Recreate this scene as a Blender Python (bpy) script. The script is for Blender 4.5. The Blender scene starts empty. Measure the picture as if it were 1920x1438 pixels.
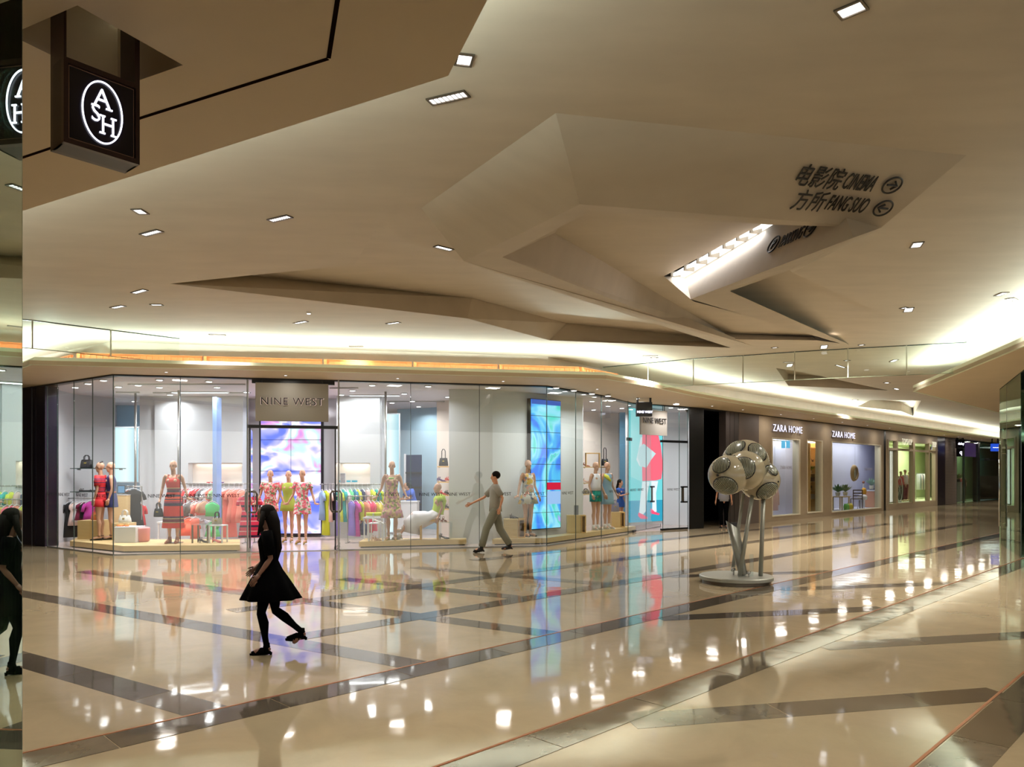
import bpy, bmesh, math, random
from mathutils import Vector, Matrix
from mathutils.geometry import tessellate_polygon, delaunay_2d_cdt
random.seed(7)
S = bpy.context.scene
COL = S.collection
PI = math.pi
F, HZ, EYE = 1400.0, 890.0, 1.7       # focal length in pixels, horizon row, eye height

# ---------------------------------------------------------------- camera
cd = bpy.data.cameras.new('camera'); cam = bpy.data.objects.new('camera', cd); COL.objects.link(cam)
cam.location = (0, 0, EYE); cam.rotation_euler = (PI/2, 0, 0)
cd.sensor_width = 36; cd.lens = F/1920*36; cd.shift_y = (HZ-719)/1920; cd.clip_end = 400
S.camera = cam
# ---------------------------------------------------------------- world, exposure
S.view_settings.view_transform = 'Standard'; S.view_settings.look = 'None'
S.view_settings.exposure = -0.12; S.view_settings.gamma = 1.0; S.view_settings.use_curve_mapping = False
w = bpy.data.worlds.new('world'); S.world = w; w.use_nodes = True
w.node_tree.nodes['Background'].inputs[0].default_value = (1.0, 0.93, 0.84, 1)
w.node_tree.nodes['Background'].inputs[1].default_value = 1.1
S.cycles.max_bounces = 8; S.cycles.transparent_max_bounces = 24
S.cycles.use_denoising = True
try:
    S.cycles.sample_clamp_indirect = 4.0
    S.cycles.caustics_reflective = False; S.cycles.caustics_refractive = False
except Exception: pass

def area_light(name, loc, size, power, color=(1, 1, 1), rot=(0, 0, 0), size_y=None, spread=None):
    l = bpy.data.lights.new(name, 'AREA'); l.energy = power; l.color = color
    l.shape = 'RECTANGLE'; l.size = size; l.size_y = size_y or size
    if spread: l.spread = spread
    o = bpy.data.objects.new(name, l); o.location = loc; o.rotation_euler = rot; COL.objects.link(o)
    return o
def strip_light(name, a, b, z, width, ppm, color, up=True, tilt=0.0):
    a = Vector(a); b = Vector(b); d = b-a; L = d.length; m = (a+b)/2
    x = Vector((d.x, d.y, 0)).normalized(); zz = Vector((0, 0, -1 if up else 1))   # area lights shine along -Z
    y = zz.cross(x)
    M = Matrix((x, y, zz)).transposed().to_4x4(); M.translation = Vector((m.x, m.y, z))
    if tilt: M = M @ Matrix.Rotation(tilt, 4, 'X')
    l = bpy.data.lights.new(name, 'AREA'); l.energy = ppm*L; l.color = color; l.shape = 'RECTANGLE'; l.size = L; l.size_y = width
    o = bpy.data.objects.new(name, l); o.matrix_world = M; COL.objects.link(o); return o

# ---------------------------------------------------------------- building lines (metres, camera at 0,0)
H0, HC = 3.82, 4.5                     # underside of the shop soffit, main ceiling
FACADE = [(-20, 23.6), (-12.0, 18.3), (-11.0, 17.6), (-8.42, 15.76), (.825, 17.76), (2.39, 19.9), (3.54, 22.0), (5.5, 23.3), (6.1, 23.75), (17.7, 35.35), (23.6, 41.25), (32.3, 49.9), (42, 59.6)]
LIP = [(-19, 22.0), (-12.4, 17.0), (-9.85, 14.9), (-9.27, 14.34), (-3.93, 15.3), (2.09, 16.5), (3.39, 18.0), (4.95, 20.1), (7.12, 22.66), (29.3, 45.0), (42, 57.7)]
R_LIP = [(6.4, 5.0), (8.4, 12.25), (10.2, 19.0)]         # cove lip of the shops on the right
R_SOFF = R_LIP+[(16.7, 25.6), (30, 38), (34, 5)]
N_SOFF = [(-.34, 3.97), (-12, 10.56), (-16, 4), (-16, -6), (2.9, -5)]
COOL = (0.84, 1.0, 0.90)
CP = 1.0
for i in range(len(LIP)-1):
    a, b = LIP[i], LIP[i+1]
    d = (Vector(b)-Vector(a)).normalized(); n = Vector((-d.y, d.x))
    a2 = Vector(a)+n*.45; b2 = Vector(b)+n*.45
    strip_light('cove_light', a2, b2, H0+.12, .16, 24*CP, COOL, tilt=0)
for i in range(len(R_LIP)-1):
    a, b = Vector(R_LIP[i]), Vector(R_LIP[i+1]); d = (b-a).normalized(); n = Vector((d.y, -d.x))
    strip_light('cove_light', a+n*.4, b+n*.4, H0+.12, .16, 32*CP, COOL)
for a, b in (((-.34, 3.97), (-12, 10.56)), ((-.34, 3.97), (2.9, -5))):
    a, b = Vector(a), Vector(b); d = (b-a).normalized(); n = Vector((d.y, -d.x)) if d.x > 0 else Vector((-d.y, d.x))
    n = Vector((-1, -.2)).normalized() if d.x > 0 else Vector((-.49, -.87))
    strip_light('cove_light', a+n*.2+d*.3, b+n*.2, H0+.14, .1, 24*CP, COOL)
# ---------------------------------------------------------------- helpers
def G(px, py, h=0.0):                  # point at height h seen at a pixel
    y = F*(EYE-h)/(py-HZ); return Vector(((px-960)/F*y, y, h))
def D(px, d, z=0.0): return Vector(((px-960)/F*d, d, z))
def HT(py, d): return EYE+(HZ-py)*d/F
def srgb(*c):
    if len(c) == 1: c = (c[0],)*3
    return tuple(((v/255)/12.92 if v/255 <= .04045 else ((v/255+.055)/1.055)**2.4) for v in c)+(1,)
def onseg(px, a, b):                   # where the sight line of column px crosses the wall a-b
    t = (px-960)/F; ax, ay = a[0], a[1]; dx, dy = b[0]-ax, b[1]-ay
    s = (t*ay-ax)/(dx-t*dy); return Vector((ax+dx*s, ay+dy*s))
class MB:
    def __init__(s): s.v = []; s.f = []
    def add(s, v, f):
        n = len(s.v); s.v += [tuple(p) for p in v]; s.f += [tuple(i+n for i in q) for q in f]; return s
    def box(s, c, d, rz=0, M=None):
        x, y, z = d[0]/2, d[1]/2, d[2]/2
        R = Matrix.Rotation(rz, 3, 'Z') if M is None else M
        c = Vector(c); v = [c+R@Vector((i*x, j*y, k*z)) for k in (-1, 1) for j in (-1, 1) for i in (-1, 1)]
        return s.add(v, [(0, 2, 3, 1), (4, 5, 7, 6), (0, 1, 5, 4), (2, 6, 7, 3), (0, 4, 6, 2), (1, 3, 7, 5)])
    def wall(s, a, b, z0, z1, th=.1, side=1):      # upright slab along a-b, thickness towards its left (side=1)
        a = Vector(a[:2]); b = Vector(b[:2]); d = (b-a).normalized(); n = Vector((-d.y, d.x))*th*side
        return s.prism([a, b, b+n, a+n], z0, z1)
    def prism(s, pts, z0, z1):
        ar = sum(pts[i][0]*pts[(i+1) % len(pts)][1]-pts[(i+1) % len(pts)][0]*pts[i][1] for i in range(len(pts)))
        p = list(pts) if ar > 0 else list(pts)[::-1]
        n = len(p); v = [(q[0], q[1], z0) for q in p]+[(q[0], q[1], z1) for q in p]
        f = [(i, (i+1) % n, n+(i+1) % n, n+i) for i in range(n)]
        tr = tessellate_polygon([[Vector((q[0], q[1], 0)) for q in p]])
        for t in tr:
            A, B, C = [Vector((p[i][0], p[i][1])) for i in t]
            if (B-A).cross(C-A) < 0: t = t[::-1]
            f.append(tuple(n+i for i in t)); f.append(tuple(t[::-1]))
        return s.add(v, f)
    def tube(s, p, r, n=8, cap=True):
        p = [Vector(q) for q in p]
        if not hasattr(r, '__len__'): r = [r]*len(p)
        base = len(s.v); up = None
        for i, q in enumerate(p):
            t = (p[min(i+1, len(p)-1)]-p[max(i-1, 0)])
            t = t.normalized() if t.length > 1e-9 else Vector((0, 0, 1))
            if up is None:
                up = t.orthogonal().normalized()
            up = (up-t*up.dot(t)).normalized(); w_ = t.cross(up)
            rr = r[i] if hasattr(r[i], '__len__') else (r[i], r[i])
            for k in range(n):
                a = 2*PI*k/n; s.v.append(tuple(q+up*math.cos(a)*rr[0]+w_*math.sin(a)*rr[1]))
        for i in range(len(p)-1):
            for k in range(n):
                a = base+i*n+k; b = base+i*n+(k+1) % n; s.f.append((a, b, b+n, a+n))
        if cap:
            s.f.append(tuple(base+k for k in range(n))[::-1]); e = base+(len(p)-1)*n; s.f.append(tuple(e+k for k in range(n)))
        return s
    def rings(s, rs, n=20, cap=True):    # rs: (cx,cy,z,rx,ry[,fn]) stacked level rings
        base = len(s.v)
        for R in rs:
            cx, cy, z, rx, ry = R[:5]; fn = R[5] if len(R) > 5 else None
            for k in range(n):
                a = 2*PI*k/n; m = fn(a) if fn else 1
                s.v.append((cx+rx*m*math.cos(a), cy+ry*m*math.sin(a), z))
        for i in range(len(rs)-1):
            for k in range(n):
                a = base+i*n+k; b = base+i*n+(k+1) % n; s.f.append((a, b, b+n, a+n))
        if cap:
            s.f.append(tuple(base+k for k in range(n))[::-1]); e = base+(len(rs)-1)*n; s.f.append(tuple(e+k for k in range(n)))
        return s
    def ball(s, c, r, n=12, m=8):
        r = r if hasattr(r, '__len__') else (r, r, r); c = Vector(c)
        return s.rings([(c.x, c.y, c.z-r[2]*math.cos(PI*(i+.001)/m*.998), max(1e-4, r[0]*math.sin(PI*(i+.02)/(m+.04))), max(1e-4, r[1]*math.sin(PI*(i+.02)/(m+.04)))) for i in range(m+1)], n)
    def mesh(s, name, mat, smooth=False):
        me = bpy.data.meshes.new(name); me.from_pydata(s.v, [], s.f); me.update()
        if mat: me.materials.append(mat)
        if smooth: me.polygons.foreach_set('use_smooth', [True]*len(me.polygons))
        return me
    def obj(s, name, mat, parent=None, smooth=False, **k):
        return link(name, s.mesh(name, mat, smooth), parent, **k)
def link(name, me, parent=None, label=None, cat=None, group=None, kind=None, loc=None, rz=None):
    o = bpy.data.objects.new(name, me); COL.objects.link(o)
    if parent: o.parent = parent
    if label: o['label'] = label
    if cat: o['category'] = cat
    if group: o['group'] = group
    if kind: o['kind'] = kind
    if loc is not None: o.location = loc
    if rz is not None: o.rotation_euler = (0, 0, rz)
    return o
def thing(name, label, cat, loc=(0, 0, 0), rz=0, group=None):
    return link(name, None, None, label, cat, group, None, loc, rz)
def struct(name, mb, mat, parent=None, **k):
    if parent: return mb.obj(name, mat, parent, **k)
    return mb.obj(name, mat, None, kind='structure', **k)
def copy_tree(o, parent=None):
    c = o.copy(); COL.objects.link(c); c.parent = parent
    for ch in list(o.children): copy_tree(ch, c)
    return c
def bevel(o, wd=.01, seg=2):
    m = o.modifiers.new('bevel', 'BEVEL'); m.width = wd; m.segments = seg; m.limit_method = 'ANGLE'; return o

# ---------------------------------------------------------------- materials
def mat(name, col, rough=.6, metal=0, noise=0, nscale=3, bump=0, bscale=30, emit=None, es=1, stretch=None, spec=None, coat=0, alpha=None):
    m = bpy.data.materials.new(name); m.use_nodes = True; nt = m.node_tree; b = nt.nodes['Principled BSDF']
    c = col if len(col) == 4 else srgb(*col)
    b.inputs['Base Color'].default_value = c; b.inputs['Roughness'].default_value = rough; b.inputs['Metallic'].default_value = metal
    if spec is not None: b.inputs['Specular IOR Level'].default_value = spec
    if coat: b.inputs['Coat Weight'].default_value = coat; b.inputs['Coat Roughness'].default_value = .05
    if noise or bump:
        tc = nt.nodes.new('ShaderNodeTexCoord'); mp = nt.nodes.new('ShaderNodeMapping'); nt.links.new(tc.outputs['Object'], mp.inputs[0])
        if stretch: mp.inputs['Scale'].default_value = stretch
    if noise:
        n = nt.nodes.new('ShaderNodeTexNoise'); n.inputs['Scale'].default_value = nscale; n.inputs['Detail'].default_value = 5
        nt.links.new(mp.outputs[0], n.inputs[0])
        r = nt.nodes.new('ShaderNodeValToRGB'); r.color_ramp.elements[0].position = .3; r.color_ramp.elements[1].position = .7
        r.color_ramp.elements[0].color = [v*(1-noise) for v in c[:3]]+[1]; r.color_ramp.elements[1].color = [min(1, v*(1+noise)) for v in c[:3]]+[1]
        nt.links.new(n.outputs[0], r.inputs[0]); nt.links.new(r.outputs[0], b.inputs['Base Color'])
    if bump:
        n = nt.nodes.new('ShaderNodeTexNoise'); n.inputs['Scale'].default_value = bscale; nt.links.new(mp.outputs[0], n.inputs[0])
        bp = nt.nodes.new('ShaderNodeBump'); bp.inputs['Strength'].default_value = bump; bp.inputs['Distance'].default_value = .02
        nt.links.new(n.outputs[0], bp.inputs['Height']); nt.links.new(bp.outputs[0], b.inputs['Normal'])
    if emit:
        b.inputs['Emission Color'].default_value = srgb(*emit); b.inputs['Emission Strength'].default_value = es
    return m
def emission(name, col, s):
    m = bpy.data.materials.new(name); m.use_nodes = True; nt = m.node_tree; nt.nodes.clear()
    e = nt.nodes.new('ShaderNodeEmission'); o = nt.nodes.new('ShaderNodeOutputMaterial'); e.inputs[0].default_value = srgb(*col); e.inputs[1].default_value = s
    nt.links.new(e.outputs[0], o.inputs[0]); return m
def glass(name, tint=(.93, .97, .95), f0=.04, gcol=(1, 1, 1), rough=0.0, add=0.0):
    m = bpy.data.materials.new(name); m.use_nodes = True; nt = m.node_tree; nt.nodes.clear(); N = nt.nodes.new; L = nt.links.new
    lw = N('ShaderNodeLayerWeight'); lw.inputs['Blend'].default_value = .5
    p = N('ShaderNodeMath'); p.operation = 'POWER'; p.inputs[1].default_value = 5; L(lw.outputs['Facing'], p.inputs[0])
    q = N('ShaderNodeMath'); q.operation = 'MULTIPLY_ADD'; q.inputs[1].default_value = 1-f0; q.inputs[2].default_value = f0+add; q.use_clamp = True; L(p.outputs[0], q.inputs[0])
    t = N('ShaderNodeBsdfTransparent'); t.inputs[0].default_value = (*tint, 1)
    g = N('ShaderNodeBsdfGlossy'); g.inputs['Color'].default_value = (*gcol, 1); g.inputs['Roughness'].default_value = rough
    x = N('ShaderNodeMixShader'); L(q.outputs[0], x.inputs[0]); L(t.outputs[0], x.inputs[1]); L(g.outputs[0], x.inputs[2])
    o = N('ShaderNodeOutputMaterial'); L(x.outputs[0], o.inputs[0]); return m
def ramp_mat(name, kind, stops, scale=1, axis='Z', rough=.7, emit=0, mapping=None, const=True, dist=0, detail=2):
    """kind 'bands' = stripes along an axis, 'spots' = coloured cells, 'noise' = soft patches; object coordinates"""
    m = bpy.data.materials.new(name); m.use_nodes = True; nt = m.node_tree; N = nt.nodes.new; L = nt.links.new
    b = nt.nodes['Principled BSDF']; b.inputs['Roughness'].default_value = rough
    tc = N('ShaderNodeTexCoord'); mp = N('ShaderNodeMapping'); L(tc.outputs['Object'], mp.inputs[0])
    if mapping: mp.inputs['Scale'].default_value = mapping
    r = N('ShaderNodeValToRGB'); cr = r.color_ramp; cr.interpolation = 'CONSTANT' if const else 'LINEAR'
    while len(cr.elements) < len(stops): cr.elements.new(.5)
    for e, (p, c) in zip(cr.elements, stops): e.position = p; e.color = srgb(*c)
    if kind == 'bands':
        sx = N('ShaderNodeSeparateXYZ'); L(mp.outputs[0], sx.inputs[0])
        k = N('ShaderNodeMath'); k.operation = 'MULTIPLY'; k.inputs[1].default_value = scale; L(sx.outputs[axis], k.inputs[0])
        f = N('ShaderNodeMath'); f.operation = 'FRACT'; L(k.outputs[0], f.inputs[0]); L(f.outputs[0], r.inputs[0])
    elif kind == 'spots':
        v = N('ShaderNodeTexVoronoi'); v.inputs['Scale'].default_value = scale; L(mp.outputs[0], v.inputs[0])
        sx = N('ShaderNodeSeparateColor'); L(v.outputs['Color'], sx.inputs[0]); L(sx.outputs[0], r.inputs[0])
    else:
        v = N('ShaderNodeTexNoise'); v.inputs['Scale'].default_value = scale; v.inputs['Detail'].default_value = detail; v.inputs['Distortion'].default_value = dist; L(mp.outputs[0], v.inputs[0]); L(v.outputs[0], r.inputs[0])
    if emit:
        b.inputs['Base Color'].default_value = (.02, .02, .02, 1)
        L(r.outputs[0], b.inputs['Emission Color']); b.inputs['Emission Strength'].default_value = emit
    else: L(r.outputs[0], b.inputs['Base Color'])
    return m
M_ceil = mat('ceiling_plaster', (203, 192, 178), .6, noise=.05, nscale=1.2, bump=.1, bscale=2.5, stretch=(1, 3, 1))
M_soff = mat('soffit_plaster', (204, 186, 158), .6, noise=.03, nscale=1.5)
M_lip = mat('lip_plaster', (232, 238, 214), .5)
M_wood = mat('cove_wood', (206, 118, 62), .5, noise=.1, nscale=8)
M_white = mat('white_wall', (226, 228, 234), .5)
M_shopceil = mat('shop_ceiling_paint', (225, 220, 225), .6)
M_warmwhite = mat('warm_white_wall', (238, 226, 216), .5)
M_bluewall = mat('pale_blue_wall', (180, 212, 232), .5)
M_grey = mat('grey_pillar', (200, 204, 210), .45)
M_dark = mat('dark_purple_panel', (34, 28, 44), .25)
M_black = mat('black_metal', (12, 12, 14), .35)
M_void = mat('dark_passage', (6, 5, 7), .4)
M_greige = mat('greige_stone', (156, 139, 116), .5, noise=.04, nscale=4)
M_ply = mat('pale_maple', (214, 186, 134), .45, noise=.05, nscale=6, stretch=(1, 1, 8))
M_plyw = mat('warm_maple', (220, 176, 104), .45, noise=.05, nscale=6)
M_steel = mat('brushed_steel', (170, 170, 168), .3, metal=.9)
M_bronze = mat('bronze', (104, 96, 86), .35, metal=.8)
M_chrome = mat('chrome', (210, 210, 210), .08, metal=1)
M_acry = glass('clear_acrylic', (.9, .95, .96), .08)
M_glass = glass('shop_glass', (.95, .985, .97), .045, add=.02)
M_glassg = glass('green_glass', (.36, .5, .44), .06, gcol=(.72, .86, .78), add=.04)
M_edge = mat('glass_edge', (60, 78, 76), .2)
M_curtain = glass('smoke_curtain_glass', (.93, .97, .94), .04)
M_skin = mat('mannequin_skin', (206, 160, 134), .5)
M_human = mat('skin', (205, 150, 120), .5)
M_letter = mat('black_lettering', (26, 24, 26), .4)
M_floorshop = mat('shop_floor', (206, 186, 178), .15, noise=.03)
M_led = emission('led_white', (255, 250, 250), 12)
M_ledsoft = emission('led_panel', (245, 248, 255), 2.2)

def floor_mat(name, c, var):
    m = bpy.data.materials.new(name); m.use_nodes = True; nt = m.node_tree; N = nt.nodes.new; L = nt.links.new
    b = nt.nodes['Principled BSDF']; tc = N('ShaderNodeTexCoord')
    n = N('ShaderNodeTexNoise'); n.inputs['Scale'].default_value = 1.3; n.inputs['Detail'].default_value = 9; n.inputs['Roughness'].default_value = .65; n.inputs['Distortion'].default_value = .6
    L(tc.outputs['Object'], n.inputs[0])
    r = N('ShaderNodeValToRGB'); r.color_ramp.elements[0].position = .32; r.color_ramp.elements[1].position = .68
    cc = srgb(*c); r.color_ramp.elements[0].color = [v*(1-var) for v in cc[:3]]+[1]; r.color_ramp.elements[1].color = [v*(1+var*.6) for v in cc[:3]]+[1]
    L(n.outputs[0], r.inputs[0]); L(r.outputs[0], b.inputs['Base Color'])
    n2 = N('ShaderNodeTexNoise'); n2.inputs['Scale'].default_value = 14; n2.inputs['Detail'].default_value = 6; L(tc.outputs['Object'], n2.inputs[0])
    mr = N('ShaderNodeMapRange'); mr.inputs['To Min'].default_value = .025; mr.inputs['To Max'].default_value = .085; L(n2.outputs[0], mr.inputs[0]); L(mr.outputs[0], b.inputs['Roughness'])
    n3 = N('ShaderNodeTexNoise'); n3.inputs['Scale'].default_value = 1.6; n3.inputs['Detail'].default_value = 2; L(tc.outputs['Object'], n3.inputs[0])
    bp = N('ShaderNodeBump'); bp.inputs['Strength'].default_value = .05; bp.inputs['Distance'].default_value = .05; L(n3.outputs[0], bp.inputs['Height']); L(bp.outputs[0], b.inputs['Normal'])
    b.inputs['IOR'].default_value = 1.75
    return m
M_floor = floor_mat('beige_marble', (168, 151, 123), .12)
M_band = [floor_mat('dark_marble', c, .3) for c in ((98, 88, 74), (84, 76, 66), (108, 98, 84))]
M_brass = mat('copper_strip', (170, 104, 62), .3, metal=.6)

# ---------------------------------------------------------------- text
def text(name, body, M, size, m, ext=.004, sx=1, shear=0, align='CENTER', parent=None, space=1.0, offset=0, width=None, **k):
    c = bpy.data.curves.new(name, 'FONT'); c.body = body; c.size = size; c.extrude = ext; c.align_x = align; c.align_y = 'CENTER'
    c.shear = shear; c.space_character = space; c.offset = offset; c.resolution_u = 3
    o = bpy.data.objects.new('tmp', c); COL.objects.link(o)
    me = bpy.data.meshes.new_from_object(o.evaluated_get(bpy.context.evaluated_depsgraph_get()))
    bpy.data.objects.remove(o); me.name = name
    if width:
        xs = [v.co.x for v in me.vertices]; sx = width/(max(xs)-min(xs))
    me.transform(M @ Matrix.Diagonal((sx, 1, 1, 1)))
    me.materials.clear(); me.materials.append(m)
    return link(name, me, parent, **k)
def frame(o, right, up):
    r = Vector(right).normalized(); u = Vector(up); u = (u-r*u.dot(r)).normalized(); n = r.cross(u)
    M = Matrix((r, u, n)).transposed().to_4x4(); M.translation = Vector(o); return M

ORD = ['first', 'second', 'third', 'fourth', 'fifth', 'sixth', 'seventh', 'eighth', 'ninth', 'tenth', 'eleventh', 'twelfth', 'thirteenth', 'fourteenth', 'fifteenth', 'sixteenth', 'seventeenth', 'eighteenth', 'nineteenth', 'twentieth', 'twenty-first', 'twenty-second', 'twenty-third', 'twenty-fourth', 'twenty-fifth', 'twenty-sixth']
# ---------------------------------------------------------------- floor
fl = struct('floor', MB().box((0, 20, -.1), (120, 120, .2)), M_floor)
BW = .31
def band(o, d, t0, t1, step, name='floor_stone', zt=.0012):
    o = Vector(o); d = Vector(d).normalized(); n = Vector((-d.y, d.x)); t = t0
    while t < t1-.05:
        e = min(t+step, t1); a = o+d*(t+.004); b = o+d*(e-.004)
        if max(a.y, b.y) > 1.5:
            mb = MB().prism([a-n*BW/2, b-n*BW/2, b+n*BW/2, a+n*BW/2], -.02, zt)
            mb.obj(name, random.choice(M_band), fl)
        t = e
s2 = math.sqrt(2)
for c in (1.77, 4.54, 7.3, 10.05, 12.8, 15.55):
    x0 = max(-c+1.5, -13)
    if c == 10.05: x0 = -2.25

    if c > 12: x0 = -3.5+(c-12.8)
    band((x0, x0+c), (1, 1), 0, (min(24, 26-c)-x0)*s2, 1.15, zt=.0026)
    d = Vector((1, 1)).normalized(); n = Vector((-d.y, d.x))
    if c < 8:
        a = Vector((x0, x0+c))+n*(BW/2+.012); L_ = (26-c-x0)*s2
        MB().prism([a, a+d*L_, a+d*L_+n*.02, a+n*.02], -.02, .0034).obj('metal_strip', M_brass, fl)
d33 = Vector((.838, -.546)); n33 = Vector((.546, .838))
for i, c in enumerate((3.30, 5.12, 6.90, 8.70, 10.5)):
    p = n33*c                           # line p + t d
    def tcross(k): return (k-(p.y-p.x))/(d33.y-d33.x)     # where y-x = k
    t1 = tcross((7.3, 7.3, 7.3, 10.05, 10.05)[i]+.22)
    t0 = -13.5 if c < 8 else -9
    # stop pieces where they cross the 45-degree bands
    ks = [k for k in (12.8, 15.55) if t0 < tcross(k) < t1 and k > (7.3, 7.3, 7.3, 10.05, 10.05)[i] and c > 8]
    cuts = [t0]+[v for k in sorted(ks, reverse=True) for v in (tcross(k)-.17, tcross(k)+.17)]+[t1]
    for j in range(0, len(cuts)-1, 2): band(p, d33, cuts[j], cuts[j+1], 1.15)
d12 = Vector((.976, .216)); n12 = Vector((-.216, .976))
for c, k0, k1 in ((3.13, 4.54, 1.0), (4.85, 4.54, 1.99), (6.55, 4.54, 1.99), (8.25, 7.3, 4.76), (9.95, 7.3, 4.76), (11.6, 10.05, 7.5)):
    p = n12*c; f_ = lambda k: (k-(p.y-p.x))/(d12.y-d12.x)
    band(p, d12, f_(k0-.2), f_(k1), 1.15)

# ---------------------------------------------------------------- main ceiling with its folded forms
def hp(px, py, h=HC): return G(px, py, h)
A_hole = [hp(318, 532), hp(665, 496), hp(703, 432), hp(866, 490), hp(1370, 652), hp(1030, 638), hp(876, 597)]
B_hole = [hp(790, 390), hp(1042, 212), hp(1812, 291), hp(1641, 434), hp(1486, 511), hp(1668, 595), hp(1592, 646), hp(1420, 651)]
C_hole = [hp(1455, 690), hp(1500, 697), hp(1665, 732), hp(1478, 723)]
D_hole = [hp(1607, 762), hp(1632, 750), hp(1727, 751), hp(1712, 780), hp(1690, 771)]
outer = [Vector((-40, -12, HC)), Vector((50, -12, HC)), Vector((50, 75, HC)), Vector((-40, 75, HC))]
def poly_with_holes(outer, holes, z):
    vs = []; es = []; 
    for lp in [outer]+holes:
        n = len(vs); vs += [Vector((p.x, p.y)) for p in lp]; es += [(n+i, n+(i+1) % len(lp)) for i in range(len(lp))]
    r = delaunay_2d_cdt(vs, es, [], 1, 1e-5)
    def inside(p, lp):
        c = False
        for i in range(len(lp)):
            a, b = lp[i], lp[i-1]
            if (a.y > p.y) != (b.y > p.y) and p.x < (b.x-a.x)*(p.y-a.y)/(b.y-a.y)+a.x: c = not c
        return c
    F_ = []
    for f in r[2]:
        c = sum((r[0][i] for i in f), Vector((0, 0)))/len(f)
        if not any(inside(c, h) for h in holes): F_.append(tuple(f)[::-1])
    return [(v.x, v.y, z) for v in r[0]], F_
v_, f_ = poly_with_holes(outer, [A_hole, B_hole, C_hole, D_hole], HC)
mb = MB(); mb.add(v_, f_); mb.box((0, 30, HC+2.2), (100, 100, .1))
ceil = struct('ceiling', mb, M_ceil)
def folded(name, pts, faces, label=None, mtl=None):
    mb = MB(); mb.add(pts, faces)
    o = struct(name, mb, mtl or M_ceil, ceil); o.data.materials[0] = mtl or M_ceil
    me = o.data; me.materials[0] = mtl or M_ceil
    bm = bmesh.new(); bm.from_mesh(me); bm.normal_update()
    for f in bm.faces:
        if f.normal.dot(Vector((0, 0, EYE))-f.calc_center_median()) < 0: f.normal_flip()
    bm.to_mesh(me); bm.free()
    return o
# A: left recess, walls leaning in to a lid
a = A_hole
tA = [hp(430, 512, 4.85), hp(885, 559, 4.9), hp(1062, 606, 4.9), hp(1385, 640, 4.75)]
lid = [hp(380, 520, 4.85), hp(620, 480, 4.9), hp(680, 415, 4.9), hp(860, 465, 4.9), hp(1385, 630, 4.75)]
folded('recess_wall', [a[0], a[6], a[5], a[4]]+tA, [(0, 1, 5, 4), (1, 2, 6, 5), (2, 3, 7, 6)])
folded('recess_lid', [a[0]]+lid+tA[::-1], [(0, 1, 9), (1, 2, 8, 9), (2, 3, 4, 8), (4, 5, 7, 8), (5, 6, 7)])
folded('recess_cheek', [a[0], a[1], a[2], a[3], a[4]]+lid, [(0, 1, 6, 5), (1, 2, 7, 6), (2, 3, 8, 7), (3, 4, 9, 8)])
# B: the hanging ring
P1, P2, P5 = B_hole[1], B_hole[0], B_hole[2]
P3 = hp(870, 490, 4.08); P4 = hp(1087, 383, 4.08); P6 = hp(1652, 427, 4.09)
E5 = hp(1400, 651, 4.49); r1 = hp(942, 482, 4.1); r2 = hp(1108, 396, 4.1); r3 = hp(1440, 421, 4.1); r4 = hp(1345, 636, 4.46); r5 = hp(1532, 638, 4.5)
i1 = hp(1040, 437, 4.62); i2 = hp(1360, 625, 4.62)
folded('ring_face', [P2, P1, P4, P3], [(0, 1, 2), (0, 2, 3)])
folded('ring_face', [P1, P5, P6, P4], [(0, 1, 2, 3)])
folded('ring_face', [P5, B_hole[3], P6], [(0, 1, 2)])
folded('ring_rim', [P3, P4, r2, r1, P6, r3], [(0, 1, 2, 3), (1, 4, 5, 2)])
folded('ring_rim', [P3, r1, r4, r5, E5], [(0, 1, 2), (0, 2, 4), (2, 3, 4)])
folded('ring_face', [P2, P3, E5, B_hole[7]], [(0, 1, 2, 3)])
folded('ring_inner_wall', [r1, i1, i2, r4], [(0, 1, 2, 3)])
folded('ring_rim', [r4, r5, B_hole[6], B_hole[7]], [(0, 1, 2), (0, 2, 3)])
folded('ring_inner_wall', [r5, hp(1525, 630, 4.62), hp(1592, 643, 4.62), B_hole[6]], [(0, 1, 2), (0, 2, 3)])
folded('ring_inner_wall', [r4, i2, hp(1525, 632, 4.6), r5], [(0, 1, 2, 3)])
folded('ring_inner_wall', [r1, r2, hp(1108, 340, 4.62), i1], [(0, 1, 2, 3)])
folded('ring_inner_wall', [r2, r3, P6, hp(1680, 400, 4.64), hp(1108, 340, 4.64)], [(0, 1, 3, 4), (1, 2, 3)])
w1 = hp(1245, 518, 4.62); w2 = hp(1425, 422, 4.62); w0 = hp(1285, 519, 4.62)
folded('ring_lid', [i1, hp(1108, 340, 4.62), hp(1460, 390, 4.62), w2, w1, hp(1300, 565, 4.62), hp(1592, 643, 4.62), hp(1525, 630, 4.62), i2], [(0, 1, 2, 3), (0, 3, 4), (0, 4, 8), (4, 5, 8), (5, 7, 8), (5, 6, 7)])
def on_tri(A, B, C, px, py):
    n = (B-A).cross(C-A).normalized(); o = Vector((0, 0, EYE)); d = Vector(((px-960)/F, 1, (HZ-py)/F)); t = (A-o).dot(n)/d.dot(n); return o+d*t, n
w2b = hp(1448, 422, 4.62); v1 = hp(1295, 561, 4.12); TRI2 = (w0, w2b, v1); TRI1 = (P1, P5, P4); v2 = on_tri(w0, w2b, v1, 1600, 445.5)[0]; w3 = w0.lerp(w2b, 1.5)
folded('lit_wall', [w1, w0, w2b, w3, v2, v1], [(0, 1, 5), (1, 2, 5), (2, 4, 5), (2, 3, 4)])
folded('lit_wall', [v2, w3, P6], [(0, 1, 2)])
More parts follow.
